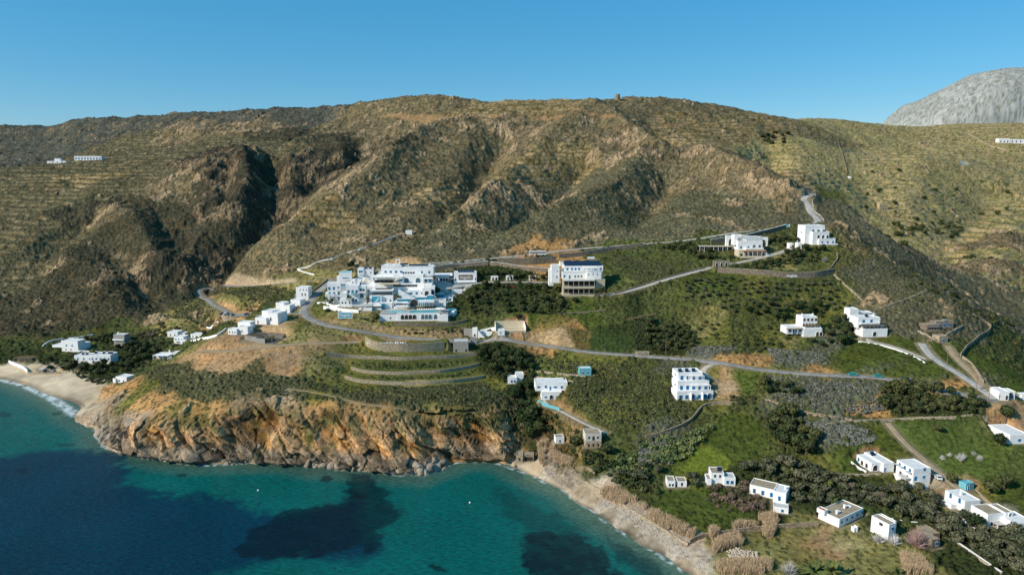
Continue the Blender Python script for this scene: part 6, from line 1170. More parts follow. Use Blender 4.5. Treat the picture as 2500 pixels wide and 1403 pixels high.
# ------------------------------------------------------------------ cover nobody could count
def stuff(name, px_list, n, size, m, label, leafs=12, flat=.6, dmin=0, spread=1.0, upright=False, clump=0):
    rg = np.random.RandomState(len(name)+n); allP = []
    for px in px_list:
        _seed[0] += 1; P = sample(px, n, dmin, _seed[0], .12, clump)
        if len(P): allP.append(P)
    P = np.concatenate(allP); k = len(P); s = rg.uniform(.6, 1.4, k)*size
    D = rg.normal(size=(k, leafs, 3)); D[..., 2] = np.abs(D[..., 2]); D /= np.linalg.norm(D, axis=2)[..., None]
    if upright:
        base = P[:, None, :]+D*np.array([1, 1, 0])*s[:, None, None]*spread*.6; h = s[:, None]*rg.uniform(1.6, 2.8, (k, leafs))
        lean = rg.normal(size=(k, leafs, 3))*.16*h[..., None]; lean[..., 2] = h
        w = rg.normal(size=(k, leafs, 3)); w[..., 2] = 0; w = w/np.linalg.norm(w, axis=2)[..., None]*.055*size
        V = np.stack([base-w, base+w, base+lean+w*.5, base+lean-w*.5], 2).reshape(-1, 3); V[:, 2] -= .1
    else:
        Q = P[:, None, :]+D*np.array([1, 1, flat])*s[:, None, None]*rg.uniform(.6, 1.05, (k, leafs, 1)); Q[..., 2] += .05
        V = cards(Q.reshape(-1, 3), (D+rg.normal(size=D.shape)*.35).reshape(-1, 3), np.repeat(s, leafs)*.75, rg)
    o = bpy.data.objects.new(name, quads_mesh(name, V, m)); col.objects.link(o); tag(o, label, name.replace('_', ' '), None, 'stuff'); return o
M_SH2 = leafmat('scrub_leaves', (.038,.042,.018), (.150,.145,.066), .35, 0)
M_SG2 = leafmat('sage_scrub_leaves', (.070,.074,.056), (.215,.215,.178), .5, 0)
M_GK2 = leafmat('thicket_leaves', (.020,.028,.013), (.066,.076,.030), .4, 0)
stuff('scrub', [[(390,895),(480,905),(640,915),(760,930),(900,960),(1000,975),(950,1000),(800,975),(640,960),(500,960),(400,950),(380,920)], [(1000,960),(1200,950),(1280,1000),(1290,1040),(1150,1030),(1020,1000)], [(900,935),(1180,935),(1200,960),(980,965)]], 1900, .72, M_SH2, 'low grey green scrub covering the top of the headland')
stuff('hill_scrub', [[(1000,600),(1200,585),(1400,570),(1600,555),(1900,520),(1900,500),(1700,470),(1400,480),(1200,520),(1000,560)], [(2030,560),(2120,590),(2250,680),(2380,760),(2370,790),(2250,760),(2150,740),(2060,640),(2030,600)]], 3200, 1.0, M_SH2, 'low scrub on the slope above the upper road and on the rocky spur', 9)
stuff('slope_scrub', [[(1330,880),(1500,885),(1640,900),(1640,960),(1700,1010),(1660,1040),(1500,1050),(1380,1000),(1400,930)], [(1650,640),(1480,620),(1560,700),(1640,670)], [(440,720),(480,730),(600,800),(500,790),(420,780)], [(520,710),(700,700),(690,740),(600,755)]], 1100, .8, M_SH2, 'patchy low scrub over the grass slopes around the roads')
stuff('sage_scrub', [[(1880,900),(2000,930),(2150,935),(2160,1000),(2100,1010),(1950,1000),(1870,950)], [(1950,1030),(2100,1040),(2150,1070),(2080,1090),(1960,1070)], [(1660,890),(1760,860),(1800,850),(1700,845)], [(2200,935),(2320,965),(2300,950),(2220,925)], [(1560,1085),(1640,1080),(1640,1130),(1560,1130)], [(1870,850),(2000,860),(2020,890),(1900,885)]], 620, .85, M_SG2, 'silvery sage scrub beside the lower road and the field walls')
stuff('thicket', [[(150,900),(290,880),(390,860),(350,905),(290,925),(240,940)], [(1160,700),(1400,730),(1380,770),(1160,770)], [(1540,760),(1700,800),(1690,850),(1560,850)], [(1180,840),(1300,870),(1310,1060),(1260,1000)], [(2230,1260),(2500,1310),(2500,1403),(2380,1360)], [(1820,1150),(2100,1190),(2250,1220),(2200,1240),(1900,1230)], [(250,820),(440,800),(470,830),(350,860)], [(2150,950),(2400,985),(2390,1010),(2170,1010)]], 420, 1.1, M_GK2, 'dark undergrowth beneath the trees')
stuff('reed_bed', [[(1450,1195),(1480,1185),(1540,1215),(1620,1265),(1700,1300),(1690,1312),(1620,1290),(1540,1245),(1470,1210)], [(1740,1300),(1800,1290),(1800,1310),(1730,1325)], [(1315,1090),(1335,1080),(1345,1120),(1320,1130)], [(1345,1110),(1400,1130),(1390,1140),(1345,1125)], [(1785,1275),(1890,1262),(1895,1285),(1790,1290)], [(1720,1335),(1800,1310),(1810,1330),(1740,1350)], [(1750,1380),(1880,1375),(1880,1403),(1760,1403)], [(1870,1290),(1890,1290),(1885,1312),(1865,1310)],[(2200,1360),(2300,1370),(2300,1400),(2210,1400)]], 560, .9, M_RD, 'tan dry reeds behind the right beach and around the dry plot', 26, upright=True, clump=.92)
# ------------------------------------------------------------------ rocks
M_RK = mat('shore_rock', (.34,.28,.21), .92, .6, .3, bump=.4); M_RW = mat('wet_rock', (.12,.10,.08), .6, .8, .3, bump=.4)
def rock_mesh(seed, m, sub=2):
    bm = bmesh.new(); bmesh.ops.create_icosphere(bm, subdivisions=sub, radius=1); rr = np.random.RandomState(seed)
    pl = rr.normal(size=(9, 3)); pl /= np.linalg.norm(pl, axis=1)[:, None]; dd = rr.uniform(.55, .9, 9)
    for v in bm.verts:
        c = np.array(v.co)
        for n_, d in zip(pl, dd):
            k = c@n_
            if k > d: c = c-n_*(k-d)
        v.co = c*(1+rr.uniform(-.03, .03))
    me = bpy.data.meshes.new('boulder'); bm.to_mesh(me); bm.free(); me.materials.append(m); return me
RK = [rock_mesh(s, M_RK) for s in (1, 2, 3, 4)]+[rock_mesh(s, M_RW) for s in (5, 6)]
rr = random.Random(9)
shore_px = [(243,1055),(262,1080),(310,1103),(400,1118),(500,1128),(600,1124),(700,1128),(800,1138),(900,1146),(960,1152),(1030,1154),(1070,1142),(1090,1130)]
SP_ = resample([hit(u, v, Z0) for u, v in shore_px], 1.2); nb = 0
for i in range(290):
    p = rr.choice(SP_); dx, dy = rr.uniform(-2, 2), rr.uniform(-1.5, 6.5)*rr.random(); x, y = p.x+dx, p.y+dy; z = max(-.3, gz(x, y)-.1); s = (.6+2.2*rr.random()**2)*(1.25 if z < 1 else 1)
    o = bpy.data.objects.new('boulder', RK[rr.randrange(4) if z > .15 else rr.randrange(2, 6)]); col.objects.link(o); o.location = (x, y, z); o.rotation_euler = (rr.random()*3, rr.random()*3, rr.random()*6); o.scale = (s*rr.uniform(.8, 1.5), s, s*rr.uniform(.6, 1.0))
    tag(o, 'angular grey brown boulder at the waterline under the headland cliff', 'boulder', 'boulders along the foot of the cliff')
for u, v, s, lab in [(665,1095,2.6,'large pale boulder standing above the shore rocks in the middle of the cliff'),(1088,1150,1.3,'rock standing in the water right of the cliff point'),(1080,1153,1.0,'smaller rock in the water right of the cliff point'),(570,1141,.9,'single dark rock just off the middle of the cliff'),(300,1062,3.2,'big tilted rock slab at the left tip of the cliff'),(270,1068,2.4,'rounded rock at the very left corner of the cliff'),(320,1035,3.0,'largest pale block on the left flank of the cliff'),(598,1110,2.2,'pale boulder left of the large pale boulder'),(705,1030,2.6,'jutting brown block halfway up the cliff face'),(1020,1140,3.6,'massive rounded rock forming the cliff point'),(985,1145,2.6,'rock slab left of the cliff point')]:
    p = hit(u, v, Z0); o = bpy.data.objects.new('boulder', RK[u % 4]); col.objects.link(o); o.location = (p.x, p.y, max(-.2, p.z)); o.rotation_euler = (.3, .4, u); o.scale = (s*1.2, s*.9, s); tag(o, lab, 'boulder')
def rubble(name, px, n, size, m, label):
    P = sample(px, n, 0, 77, 1.1); rg = np.random.RandomState(3); V = []; 
    b = MB()
    for p in P:
        s = size*rg.uniform(.5, 1.3); a = rg.uniform(0, 3); c, d = math.cos(a)*s, math.sin(a)*s; h = s*rg.uniform(.5, 1.1); x, y, z = p[0], p[1], p[2]-.05+name.count('pile')*rg.uniform(0, .6)
        b.add([(x-c, y-d, z), (x+d, y-c, z), (x+c, y+d, z), (x-d, y+c, z), (x-c*.4, y-d*.5, z+h), (x+d*.5, y-c*.4, z+h), (x+c*.5, y+d*.4, z+h*.9), (x-d*.4, y+c*.5, z+h)], [(4,5,6,7),(0,1,5,4),(1,2,6,5),(2,3,7,6),(3,0,4,7)], m)
    o = b.obj(name); tag(o, label, 'stones', None, 'stuff')
rubble('rock_pile', [(1775,1345),(1800,1340),(1850,1350),(1852,1368),(1810,1372),(1780,1360)], 260, .45, mat('pale_rubble', (.52,.43,.34), .95, 1.5, .2), 'heap of pale stones at the edge of the dry plot')
rubble('beach_stones', [(1320,1138),(1400,1165),(1480,1212),(1560,1262),(1640,1318),(1720,1370),(1760,1403),(1730,1403),(1640,1345),(1540,1280),(1440,1215),(1340,1160)], 1500, .26, mat('beach_cobble', (.50,.44,.37), .95, 1.5, .2), 'grey cobbles along the top of the right beach')
rubble('scree', [(640,860),(760,870),(830,900),(780,910),(680,890)], 500, .3, mat('scree_stone', (.42,.33,.22), .95, 1.5, .2), 'loose stones on the bare dirt slope of the headland')
# white sacks on the retaining wall
rr = random.Random(2)
for i in range(16):
    p = hit(898+i*6.2+rr.uniform(-1,1), 838.5); o = bpy.data.objects.new('sack', RK[0]); o = o; col.objects.link(o); o.location = (p.x, p.y, p.z+.3); s = rr.uniform(.5, .9); o.scale = (s*1.2, s, s*.8); o.rotation_euler = (0, 0, rr.random()*3)
    o.data = bpy.data.meshes.get('sack_mesh') or o.data
    tag(o, 'white builder sack lying along the top of the massive pale retaining wall', 'sack', 'white sacks on the retaining wall')
sk = rock_mesh(8, BAG); sk.name = 'sack_mesh'
for o in list(col.objects):
    if o.name.startswith('sack'): o.data = sk
# poles
for u, v, h, lab in [(2382,965,9,'tall wooden utility pole nearest the road junction'),(2413,980,7,'utility pole between the junction and the white arched house'),(2024,924,8.5,'street lamp pole with a white head beside the lower right road'),(2312,888,7,'utility pole on the bank of the right hand lane'),(1625,866,8,'utility pole where the side road leaves the lower road'),(1625,726,6,'utility pole on the slope left of the orchard'),(2098,772,6,'slim pole beside the blank white cube house'),(1184,672,3,'thin post at the bend of the white coped wall'),(1680,1003,6.5,'lamp post below the apartment block'),(1353,1065,7,'thin pole behind the reeds at the beach corner'),(2268,1200,8,'utility pole in the olive grove in front of the blue shuttered house')]:
    p = hit(u, v); r = empty('utility_pole', p, 0, lab, 'pole'); q = MB(); q.tube((0,0,-1), (0,0,h), .13, WOOD, 6, .09); q.obj('pole', r); q = MB(); q.box(-.8 if h > 6.9 else -.3, .8 if h > 6.9 else .3, -.06, .06, h-.7, h-.55, METAL if 'lamp' in lab else WOOD); q.obj('crossarm', r)
# small white floats on the water
for u, v, lab in [(630,1196,'small white float drifting off the middle of the cliff'),(1147,1226,'small white buoy in the shallow bay')]:
    p = hit(u, v, Z0*0); q = MB(); q.tube((0,0,-.1), (0,0,.35), .45, SIGNW, 8, .15); tag(q.obj('buoy', None, (p.x, p.y, .05)), lab, 'buoy')
print('COUNT', COUNT, no, len(col.objects))
build_roads()
# ------------------------------------------------------------------ final terrain mesh
def in_poly(X, Y, poly):
    ins = np.zeros(X.shape, bool); n = len(poly); dm = np.full(X.shape, 1e3, np.float32)
    for i in range(n):
        a, b = poly[i], poly[(i+1) % n]
        c = ((a.y > Y) != (b.y > Y)); xin = (b.x-a.x)*(Y-a.y)/((b.y-a.y) or 1e-9)+a.x
        ins ^= c & (X < xin)
        dx, dy = b.x-a.x, b.y-a.y; t = np.clip(((X-a.x)*dx+(Y-a.y)*dy)/(dx*dx+dy*dy+1e-9), 0, 1)
        dm = np.minimum(dm, np.hypot(X-a.x-t*dx, Y-a.y-t*dy))
    return np.where(ins, dm, -dm)
Z = H['Z']
det = (1-NOD)
f32 = np.float32
X_, Y_ = GX.astype(f32), GY.astype(f32)
n_s = fbm(X_/7, Y_/7, 4, 201); n_m = fbm(X_/30, Y_/30, 4, 221); n_l = fbm(X_/110, Y_/110, 3, 241)
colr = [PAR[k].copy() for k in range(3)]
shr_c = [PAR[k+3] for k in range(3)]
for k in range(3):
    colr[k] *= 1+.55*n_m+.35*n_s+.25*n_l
warm = sstep(-.1, .6, fbm(X_/18, Y_/18, 3, 261))
colr[0] *= 1+.12*warm; colr[2] *= 1-.12*warm
# terraces
step = np.where(Y_ > 540, 4.6, 2.2).astype(np.float32)
zz = Z/step + .30*n_m + .8*n_l
fr = zz-np.floor(zz)
lev = np.floor(zz); tm = np.clip(TER*1.2, 0, 1)**1.3*sstep(-.18, .18, fbm(X_/38+lev*3.7, Y_/60+lev*1.3, 3, 281)+.22*TER)*det*sstep(8, 14, Z)
dz_t = (np.floor(zz)+sstep(.62, .92, fr) - zz)*step
riser = sstep(.62, .72, fr)*(1-sstep(.90, .98, fr))*tm*sstep(-.3, .15, n_s+.1)
Zt = Z + dz_t*tm*.85
stone = (.40, .285, .160)
lightr = .55+.45*sstep(-.3, .5, n_l)
for k in range(3): colr[k] = colr[k]*(1-.85*riser*lightr)+stone[k]*.85*riser*lightr
tread = tm*(1-sstep(.0, .35, fr))
for k in range(3): colr[k] *= 1-.38*tread
# rock outcrops
far2 = sstep(900, 2400, Y_)
mmb = Y_ > 2400
w1, w1e, c1 = voro(np.where(mmb, X_/18, X_/4.2)+.6*n_m, np.where(mmb, Y_/22, Y_/5.0), 17)
w2, w2e, c2 = voro(X_/1.7, Y_/2.0, 23)
omask = fbm(X_/26+3, Y_/34, 4, 301)+.55*ridged(X_/55, Y_/55, 2, 321)*.6
rm = sstep(.50, .64, omask*.9 + ROC*.62 - .04)*sstep(.02, .12, ROC)*det*sstep(.2, 1.5, Z)
rk = rm*sstep(.12, .55, c1+ROC*.45)
rh = rk*((.35+1.5*c1)*(1.15-w1)*1.5 + (.6*c2)*(1-w2))
rockc = (.400, .285, .165)
rv = .62+.55*c2+.25*n_s
crack = 1-.6*(1-sstep(.0, .2, w1e))-.35*(1-sstep(0, .2, w2e))
mm = sstep(2300, 2700, Y_); rh = rh*(1-.6*mm)
for k in range(3):
    rc = (rockc[k]*(1-mm)+(.42, .41, .385)[k]*mm)*rv*crack
    # ravine rock darkened so its colour carries the ravine shadow
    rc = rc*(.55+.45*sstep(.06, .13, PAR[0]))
    # ochre where the soil is ochre
    rc = rc*(1-.55*sstep(.25, .38, PAR[0])*(1-sstep(.36, .45, PAR[0]))) + colr[k]*1.1*crack*.55*sstep(.25, .38, PAR[0])*(1-sstep(.36, .45, PAR[0]))
    colr[k] = colr[k]*(1-rk)+rc*rk
# cut banks beside roads and pads
sl_y = np.gradient(Z, axis=0)/np.gradient(Y_, axis=0); sl_x = np.gradient(Z, axis=1)/np.maximum(np.gradient(X_, axis=1), 1e-3)
slope = np.hypot(sl_x, sl_y)
cut = sstep(.8, 2.2, -CARVE+.8*n_s)*(1-NOD)*sstep(.30, .62, slope)
fill = sstep(.8, 2.0, CARVE)*(1-NOD)*sstep(.35, .8, slope)*.5
cutc = (.40, .235, .115)
cv, cve, cc = voro(X_/1.8+.5*n_s, Y_/1.8, 61)
for k in range(3):
    t = cutc[k]*(.75+.5*cc+.5*n_m)*(1-.4*(1-sstep(0, .2, cve)))
    t = t*(.8+.35*sstep(-.3, .4, fbm(X_/12, Y_/12, 2, 401)))
    colr[k] = colr[k]*(1-cut)+t*cut
    colr[k] = colr[k]*(1-fill)+(.26, .20, .11)[k]*(.8+.4*cc)*fill
# shrubs: bumps with darker tops
lod = Y_+60*n_m
ssc = np.where(lod < 430, 1.5, np.where(lod < 750, 2.1, np.where(Y_ < 2000, 3.2, 9.0)))
s1, s1e, sc1 = voro(X_/ssc+.35*n_s, Y_/ssc, 37)
s2, s2e, sc2 = voro(X_/(ssc*2.3)+5, Y_/(ssc*2.3), 39)
dens = SHR*(1+.7*n_m+.35*n_l)
# drier and lusher belts
shm = (1-sstep(.40, .60, s1))*(sc1 < np.clip(dens, 0, .97))
big_s = (1-sstep(.22, .42, s2))*(sc2 < dens*.30)*sstep(.15, .5, SHR)
sm = np.maximum(shm, big_s)*(1-.8*riser)*(1-rk*.85)*(1-cut)*(1-.6*fill)*det*sstep(1.5, 3, Z)
sh_h = sm*(.55+.5*sc1)*(.55+.45*sstep(.1, .5, SHR)) + big_s*sm*.9
tint = .70+.65*sc1+.25*n_m
for k in range(3): colr[k] = colr[k]*(1-.88*sm)+shr_c[k]*tint*.88*sm
for k in range(3): colr[k] = colr[k]*(1-.75*DUST)+(.30, .235, .145)[k]*(.8+.35*n_s)*.75*DUST
# painted patches
for poly, rgb, soft, st, nod in PNT:
    xs = [p.x for p in poly]; ys = [p.y for p in poly]
    sl = _win(min(xs)-6, max(xs)+6, min(ys)-6, max(ys)+6)
    d = in_poly(GX[sl]+2.5*n_s[sl], GY[sl]+2.5*n_m[sl], poly)
    w = sstep(-soft, soft, d)*st
    for k in range(3):
        colr[k][sl] = colr[k][sl]*(1-w)+rgb[k]*(1+.30*n_s[sl]+.25*n_m[sl])*w
    if nod: sh_h[sl] *= 1-w*nod; rh[sl] *= 1-w*nod
# headland cliff: oblique strata, hollows and blocks
cl = sstep(.42, .85, slope)*sstep(.3, 2.0, Z)*(1-sstep(17, 24, Z))*(1-sstep(375, 400, Y_))*(1-sstep(15, 40, X_))*det
al = R(38)
q = X_*math.cos(al)+Z*math.sin(al)*1.5+.25*Y_; q2 = -X_*math.sin(al)*.35+Z*.8
st1 = ridged(q/15+.5*n_m, q2/26, 3, 501); st2 = ridged(q/5.0+.3*n_s, q2/14, 3, 521); hol = fbm(X_/24, Z/30, 3, 541)
b1, b1e, bc = voro(q/4.4, q2/6.5, 61)
dcl = cl*(5.0*st1+1.8*st2+9.5*hol+4.2*(bc-.5)+2.0*(.6-b1))
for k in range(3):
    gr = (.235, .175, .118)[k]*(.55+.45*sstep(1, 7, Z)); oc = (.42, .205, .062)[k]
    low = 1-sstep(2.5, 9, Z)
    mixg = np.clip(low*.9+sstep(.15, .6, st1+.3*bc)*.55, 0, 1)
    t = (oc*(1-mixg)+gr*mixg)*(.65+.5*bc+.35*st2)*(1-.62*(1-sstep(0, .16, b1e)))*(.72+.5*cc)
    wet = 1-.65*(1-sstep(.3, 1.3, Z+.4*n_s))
    t = t*(1-.6*sstep(.0, .4, -hol))*(.8+.4*sstep(-.2, .5, st2)); gp = sstep(.12, .4, fbm(X_/9, Z/6, 3, 555)+.25*sstep(8, 20, Z))*(1-low)*.8; t = t*(1-gp)+(.085, .088, .030)[k]*(.7+.6*bc)*gp  # shade of hollows and strata grooves painted into the cliff colour
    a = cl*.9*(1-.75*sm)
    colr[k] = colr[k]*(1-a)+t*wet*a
shore_rock = (X_ < 25)*(Y_ < 375)*(1-sstep(1.0, 4.0, Z))*sstep(-3, -.4, Z)*sstep(.05, .25, slope)*(1-sstep(.44, .50, PAR[0]))
Zf = Zt + (rh+sh_h*(1-.3*far2))*(1-cl) + .25*n_s*det*sstep(1.5, 4, Z)*(1-sstep(.45, .5, PAR[0]))
Zf += cl*(.5*(bc-.5)+.5*sm)
Zf += shore_rock*(1.6*(.75-b1)*(bc > .35) - .2)
# bare dirt slope of the headland: small erosion rills
dirt = sstep(.30, .35, PAR[0])*(1-sstep(.38, .45, PAR[0]))*sstep(20, 25, Z)*(Y_ < 400)*det
rl = ridged(X_/4, Y_/16, 2, 601)
Zf -= dirt*(.5+.5*rl)*.7
for k in range(3): colr[k] *= 1-.22*dirt*sstep(.2, .8, rl)
# sand: wet towards the water
sand = sstep(.43, .48, PAR[0])
wetn = (1-sstep(.15, .9, Z+.25*n_m))*sstep(.40, .46, PAR[0])
for k in range(3): colr[k] *= 1-.5*wetn
peb = sand*(cc-.5)*.35*(X_ > 25)
for k in range(3): colr[k] *= 1+peb
rb = sand*sstep(0, 30, X_)
for k in range(3): colr[k] *= 1-rb*.32
XX = X_.copy(); YY = Y_ - dcl.astype(f32)
for k in range(3): colr[k] = np.clip(colr[k], .006, .8)
def grid_mesh(name, X, Y, Z, C, mat):
    nr, nc = X.shape
    me = bpy.data.meshes.new(name)
    nv = nr*nc; me.vertices.add(nv)
    co = np.stack([X, Y, Z], -1).astype(np.float32).ravel(); me.vertices.foreach_set('co', co)
    idx = np.arange(nv).reshape(nr, nc)
    q = np.stack([idx[:-1, :-1], idx[:-1, 1:], idx[1:, 1:], idx[1:, :-1]], -1).reshape(-1, 4)
    nf = len(q); me.loops.add(nf*4); me.loops.foreach_set('vertex_index', q.astype(np.int32).ravel())
    me.polygons.add(nf); me.polygons.foreach_set('loop_start', (np.arange(nf)*4).astype(np.int32))
    fl = np.ones(nf, bool) if FLAT is None or name != 'hills' else ~(FLAT[:-1, :-1] > .35).ravel()
    me.polygons.foreach_set('use_smooth', fl)
    at = me.color_attributes.new('ground_colour', 'FLOAT_COLOR', 'POINT')
    rgba = np.ones((nv, 4), np.float32)
    for k in range(3): rgba[:, k] = C[k].ravel()
    if len(C) > 3: rgba[:, 3] = C[3].ravel()
    at.data.foreach_set('color', rgba.ravel())
    me.update(calc_edges=True); me.materials.append(mat)
    o = bpy.data.objects.new(name, me); col.objects.link(o); return o
FLAT = np.maximum(np.maximum(cl, rk), cut)
roughness_mask = 1-.82*sstep(.42, .47, PAR[0])*(1-mm)
ALPHA = np.maximum(roughness_mask*(1-.5*NOD), .12)
def ground_mat():
    m = bpy.data.materials.new('ground'); m.use_nodes = True; nt = m.node_tree; N = nt.nodes; L = nt.links
    bs = N['Principled BSDF']; bs.inputs['Roughness'].default_value = 1; bs.inputs['Specular IOR Level'].default_value = .05
    at = N.new('ShaderNodeAttribute'); at.attribute_name = 'ground_colour'
    geo = N.new('ShaderNodeNewGeometry')
    n1 = N.new('ShaderNodeTexNoise'); n1.inputs['Scale'].default_value = .55; n1.inputs['Detail'].default_value = 6; n1.inputs['Roughness'].default_value = .78
    L.new(geo.outputs['Position'], n1.inputs['Vector'])
    mr = N.new('ShaderNodeMapRange'); mr.inputs[1].default_value = .3; mr.inputs[2].default_value = .7; mr.inputs[3].default_value = .30; mr.inputs[4].default_value = 1.75
    L.new(n1.outputs['Fac'], mr.inputs[0])
    ml = N.new('ShaderNodeMix'); ml.data_type = 'FLOAT'; ml.inputs[2].default_value = 1.0; L.new(at.outputs['Alpha'], ml.inputs[0]); L.new(mr.outputs[0], ml.inputs[3])
    mx = N.new('ShaderNodeVectorMath'); mx.operation = 'SCALE'; L.new(at.outputs['Color'], mx.inputs[0]); L.new(ml.outputs[0], mx.inputs['Scale'])
    L.new(mx.outputs[0], bs.inputs['Base Color'])
    bp = N.new('ShaderNodeBump'); bp.inputs['Strength'].default_value = .8; bp.inputs['Distance'].default_value = .5
    L.new(n1.outputs['Fac'], bp.inputs['Height']); L.new(bp.outputs[0], bs.inputs['Normal']); L.new(at.outputs['Alpha'], bp.inputs['Strength'])
    return m
terrain = grid_mesh('hills', XX, YY, Zf, colr+[ALPHA], ground_mat()); terrain['kind'] = 'structure'
# ------------------------------------------------------------------ the sea
def sea_colour(x, y):
    base = np.zeros(x.shape+(3,), np.float32)
    X = x.astype(f32); Y = y.astype(f32)
    n1 = fbm(X/16, Y/16, 4, 701); n2 = fbm(X/45, Y/45, 3, 711); n0 = fbm(X/5, Y/5, 3, 721)
    sh = [hit(u, v, Z0*0) for u, v in SHORE]
    dm = np.full(x.shape, 1e4)
    for a, b in zip(sh[:-1], sh[1:]):
        dx, dy = b.x-a.x, b.y-a.y; t = np.clip(((x-a.x)*dx+(y-a.y)*dy)/(dx*dx+dy*dy+1e-9), 0, 1)
        dm = np.minimum(dm, np.hypot(x-a.x-t*dx, y-a.y-t*dy))
    sandy = ((X > 5) | (X < -245)).astype(f32)*1.0
    teal = np.array(TEAL); deep = np.array(DEEP); shal = np.array(SHAL); weed = np.array(WEED)
    t = sstep(2, 16, dm+3*n1)[..., None]
    c = shal*(1-t)+teal*t
    # near rocky coast darker green water
    rc = ((1-sstep(3, 14, dm))*(1-sandy)*.5)[..., None]; c = c*(1-rc)+np.array((.012, .07, .065))*rc
    teal_v = 1+.25*n2[..., None]+.12*n0[..., None]; c = c*teal_v
    def patch(px, soft, amp):
        poly = [hit(u, v, Z0*0) for u, v in px]
        return sstep(-soft, soft, in_poly(x+amp*n1+amp*.6*n0, y+amp*n2+amp*.7*n0, poly))
    dp = patch([(-900,1130),(0,1118),(80,1105),(200,1090),(255,1100),(300,1112),(330,1150),(290,1180),(340,1190),(430,1205),(560,1220),(680,1245),(800,1240),(870,1225),(880,1320),(950,1335),(900,1360),(700,1365),(560,1400),(450,1500),(200,1900),(-1500,1900)], 5.0, 9)
    c = c*(1-dp[..., None])+deep*(1+.3*n2[..., None])*dp[..., None]
    left = sstep(60, 330, -X)[..., None]*sstep(0, 200, 420-Y)[..., None]
    for px, so, am, st in WEEDS:
        w = (patch(px, so*1.3, am*1.25)*st*(.82+.18*sstep(-.35, .25, n0+.6*n1)))[..., None]; c = c*(1-w)+weed*w
    foam = (1-sstep(.2, 1.5, np.abs(dm-1.2-2.0*n1)))*sstep(-.05, .45, fbm(X/3, Y/3, 3, 731)+.15)*sstep(-.3, .2, n2+.1+.3*sandy)
    leftb = ((X < -240)*1.0)*(1-sstep(1.5, 4.5, dm+2*n0))*sstep(-.3, .3, n0+.1)
    foam = np.clip(np.maximum(foam*.75, leftb), 0, 1)[..., None]
    # thin broken surf in front of the rocks
    c = c*(1-foam)+np.array((.62, .68, .68))*foam
    return c, foam[..., 0]
TEAL = (.001, .100, .090); DEEP = (.0003, .034, .060); SHAL = (.085, .150, .105); WEED = (.0004, .010, .018)
WEEDS = [([(840,1158),(900,1160),(935,1190),(945,1230),(980,1245),(970,1270),(920,1300),(930,1330),(900,1350),(870,1330),(780,1360),(640,1370),(560,1350),(640,1280),(700,1235),(840,1230),(850,1200)], 1.2, 4, .8),
 ([(835,1195),(860,1196),(900,1215),(880,1220),(845,1208)], .8, 2, .8), ([(785,1163),(800,1160),(815,1168),(800,1178),(782,1174)], .7, 1.5, .8),
 ([(1275,1300),(1340,1290),(1420,1305),(1480,1350),(1520,1403),(1480,1500),(1350,1500),(1290,1403),(1270,1340)], 1.5, 5, .9),
 ([(1205,1200),(1230,1190),(1280,1215),(1330,1245),(1400,1285),(1395,1300),(1330,1290),(1290,1290),(1220,1250)], 3.0, 5, .45),
 ([(1480,1310),(1540,1330),(1620,1380),(1640,1420),(1590,1420),(1530,1370)], 2, 4, .6),
 ([(1045,1370),(1075,1375),(1100,1395),(1075,1395)], .8, 2, .8), ([(430,1156),(455,1155),(450,1164),(432,1162)], .6, 1, .7), ([(125,1006),(150,1004),(152,1010),(130,1013)], .6, 1, .6), ([(135,1083),(180,1080),(180,1088),(140,1090)], .7, 1.5, .5),
 ([(0,1005),(30,1008),(25,1018),(0,1018)], .7, 1.5, .5), ([(40,1145),(70,1140),(65,1155),(40,1155)], .7, 1.5, .5)]
sa = np.concatenate([np.linspace(-3, -.95, 40)[:-1], np.linspace(-.95, .55, 1000), np.linspace(.55, 1.6, 30)[1:]])
sy = [60.]
while sy[-1] < 700: sy.append(sy[-1]*(1.06 if sy[-1] < 150 else 1.0022 if sy[-1] < 520 else 1.02))
sa, sy = np.meshgrid(sa, np.array(sy)); sx = sa*sy
sc_, foam_ = sea_colour(sx, sy)
def water_mat(attr=True):
    m = bpy.data.materials.new('sea_water'); m.use_nodes = True; nt = m.node_tree; N = nt.nodes; L = nt.links
    bs = N['Principled BSDF']; bs.inputs['Roughness'].default_value = .22; bs.inputs['IOR'].default_value = 1.33; bs.inputs['Specular IOR Level'].default_value = .12
    geo = N.new('ShaderNodeNewGeometry')
    mp = N.new('ShaderNodeMapping'); mp.inputs['Rotation'].default_value = (0, 0, R(25)); mp.inputs['Scale'].default_value = (1, 2.2, 1); L.new(geo.outputs['Position'], mp.inputs['Vector'])
    n1 = N.new('ShaderNodeTexNoise'); n1.inputs['Scale'].default_value = .42; n1.inputs['Detail'].default_value = 6; n1.inputs['Roughness'].default_value = .65; L.new(mp.outputs[0], n1.inputs['Vector'])
    bp = N.new('ShaderNodeBump'); bp.inputs['Strength'].default_value = .8; bp.inputs['Distance'].default_value = 1.1; L.new(n1.outputs['Fac'], bp.inputs['Height']); L.new(bp.outputs[0], bs.inputs['Normal'])
    if attr:
        at = N.new('ShaderNodeAttribute'); at.attribute_name = 'ground_colour'
        mr = N.new('ShaderNodeMapRange'); mr.inputs[1].default_value = .3; mr.inputs[2].default_value = .7; mr.inputs[3].default_value = .6; mr.inputs[4].default_value = 1.45; L.new(n1.outputs['Fac'], mr.inputs[0])  # painted ripple glints: wave noise lightens and darkens the water colour
        mx = N.new('ShaderNodeVectorMath'); mx.operation = 'SCALE'; L.new(at.outputs['Color'], mx.inputs[0]); L.new(mr.outputs[0], mx.inputs['Scale']); L.new(mx.outputs[0], bs.inputs['Base Color'])
    else: bs.inputs['Base Color'].default_value = (*DEEP, 1)
    return m
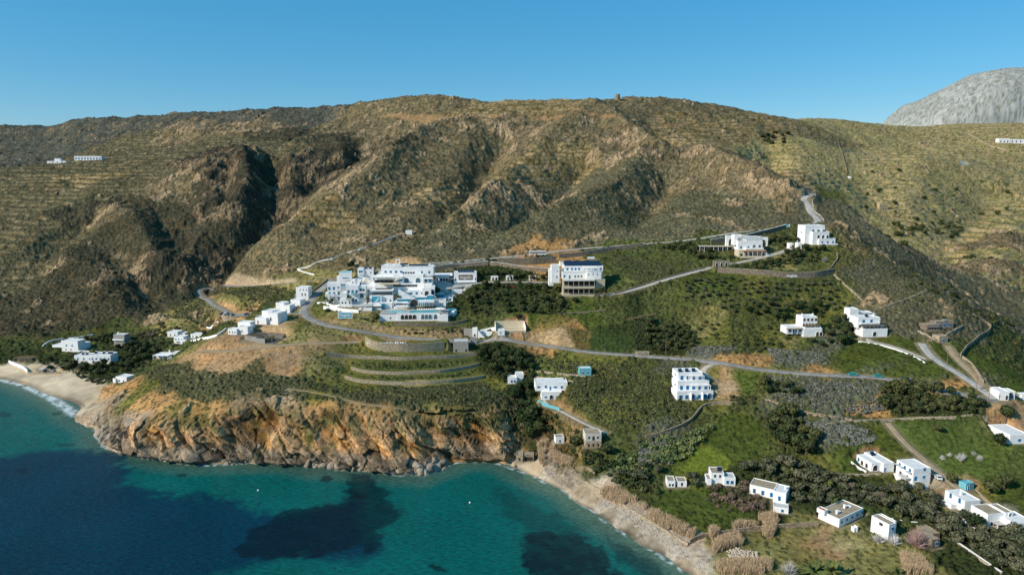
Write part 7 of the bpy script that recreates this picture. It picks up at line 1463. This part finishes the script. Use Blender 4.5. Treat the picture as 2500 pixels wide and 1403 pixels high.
sea = grid_mesh('sea', sx, sy, np.zeros_like(sx), [sc_[..., k] for k in range(3)], water_mat()); sea['kind'] = 'structure'
def plane(name, s, z, mat, cx=0, cy=0):
    me = bpy.data.meshes.new(name); me.from_pydata([(cx-s, cy-s, z), (cx+s, cy-s, z), (cx+s, cy+s, z), (cx-s, cy+s, z)], [], [(0, 1, 2, 3)]); me.materials.append(mat)
    o = bpy.data.objects.new(name, me); col.objects.link(o); o['kind'] = 'structure'; return o
plane('open_sea', 14000, -.8, water_mat(False))
# ------------------------------------------------------------------ light
SUN_EL, SUN_AZ = R(33), R(-116)     # azimuth from +Y clockwise
world = bpy.data.worlds.new('World'); scene.world = world; world.use_nodes = True
wn = world.node_tree; bg = wn.nodes['Background']; sky = wn.nodes.new('ShaderNodeTexSky'); sky.sky_type = 'NISHITA'; sky.sun_disc = False
sky.sun_elevation = SUN_EL; sky.sun_rotation = SUN_AZ; sky.altitude = 100; sky.air_density = 1.0; sky.dust_density = .15; sky.ozone_density = 3.0
hs = wn.nodes.new('ShaderNodeHueSaturation'); hs.inputs['Saturation'].default_value = 1.38; hs.inputs['Hue'].default_value = .490
wn.links.new(sky.outputs[0], hs.inputs['Color']); mxs = wn.nodes.new('ShaderNodeMix'); mxs.data_type = 'RGBA'; mxs.inputs['Factor'].default_value = .50; mxs.inputs[7].default_value = (.50, 2.95, 5.5, 1); wn.links.new(hs.outputs[0], mxs.inputs[6]); wn.links.new(mxs.outputs[2], bg.inputs['Color']); bg.inputs['Strength'].default_value = .125
sd = bpy.data.lights.new('sun', 'SUN'); sd.energy = 5.0; sd.angle = R(.53); sd.color = (1, .92, .79)
so = bpy.data.objects.new('sun', sd); col.objects.link(so)
sdir = Vector((math.sin(SUN_AZ)*math.cos(SUN_EL), math.cos(SUN_AZ)*math.cos(SUN_EL), math.sin(SUN_EL)))
so.rotation_euler = sdir.to_track_quat('Z', 'Y').to_euler()
scene.view_settings.view_transform = 'Standard'; scene.view_settings.look = 'None'; scene.view_settings.exposure = 0
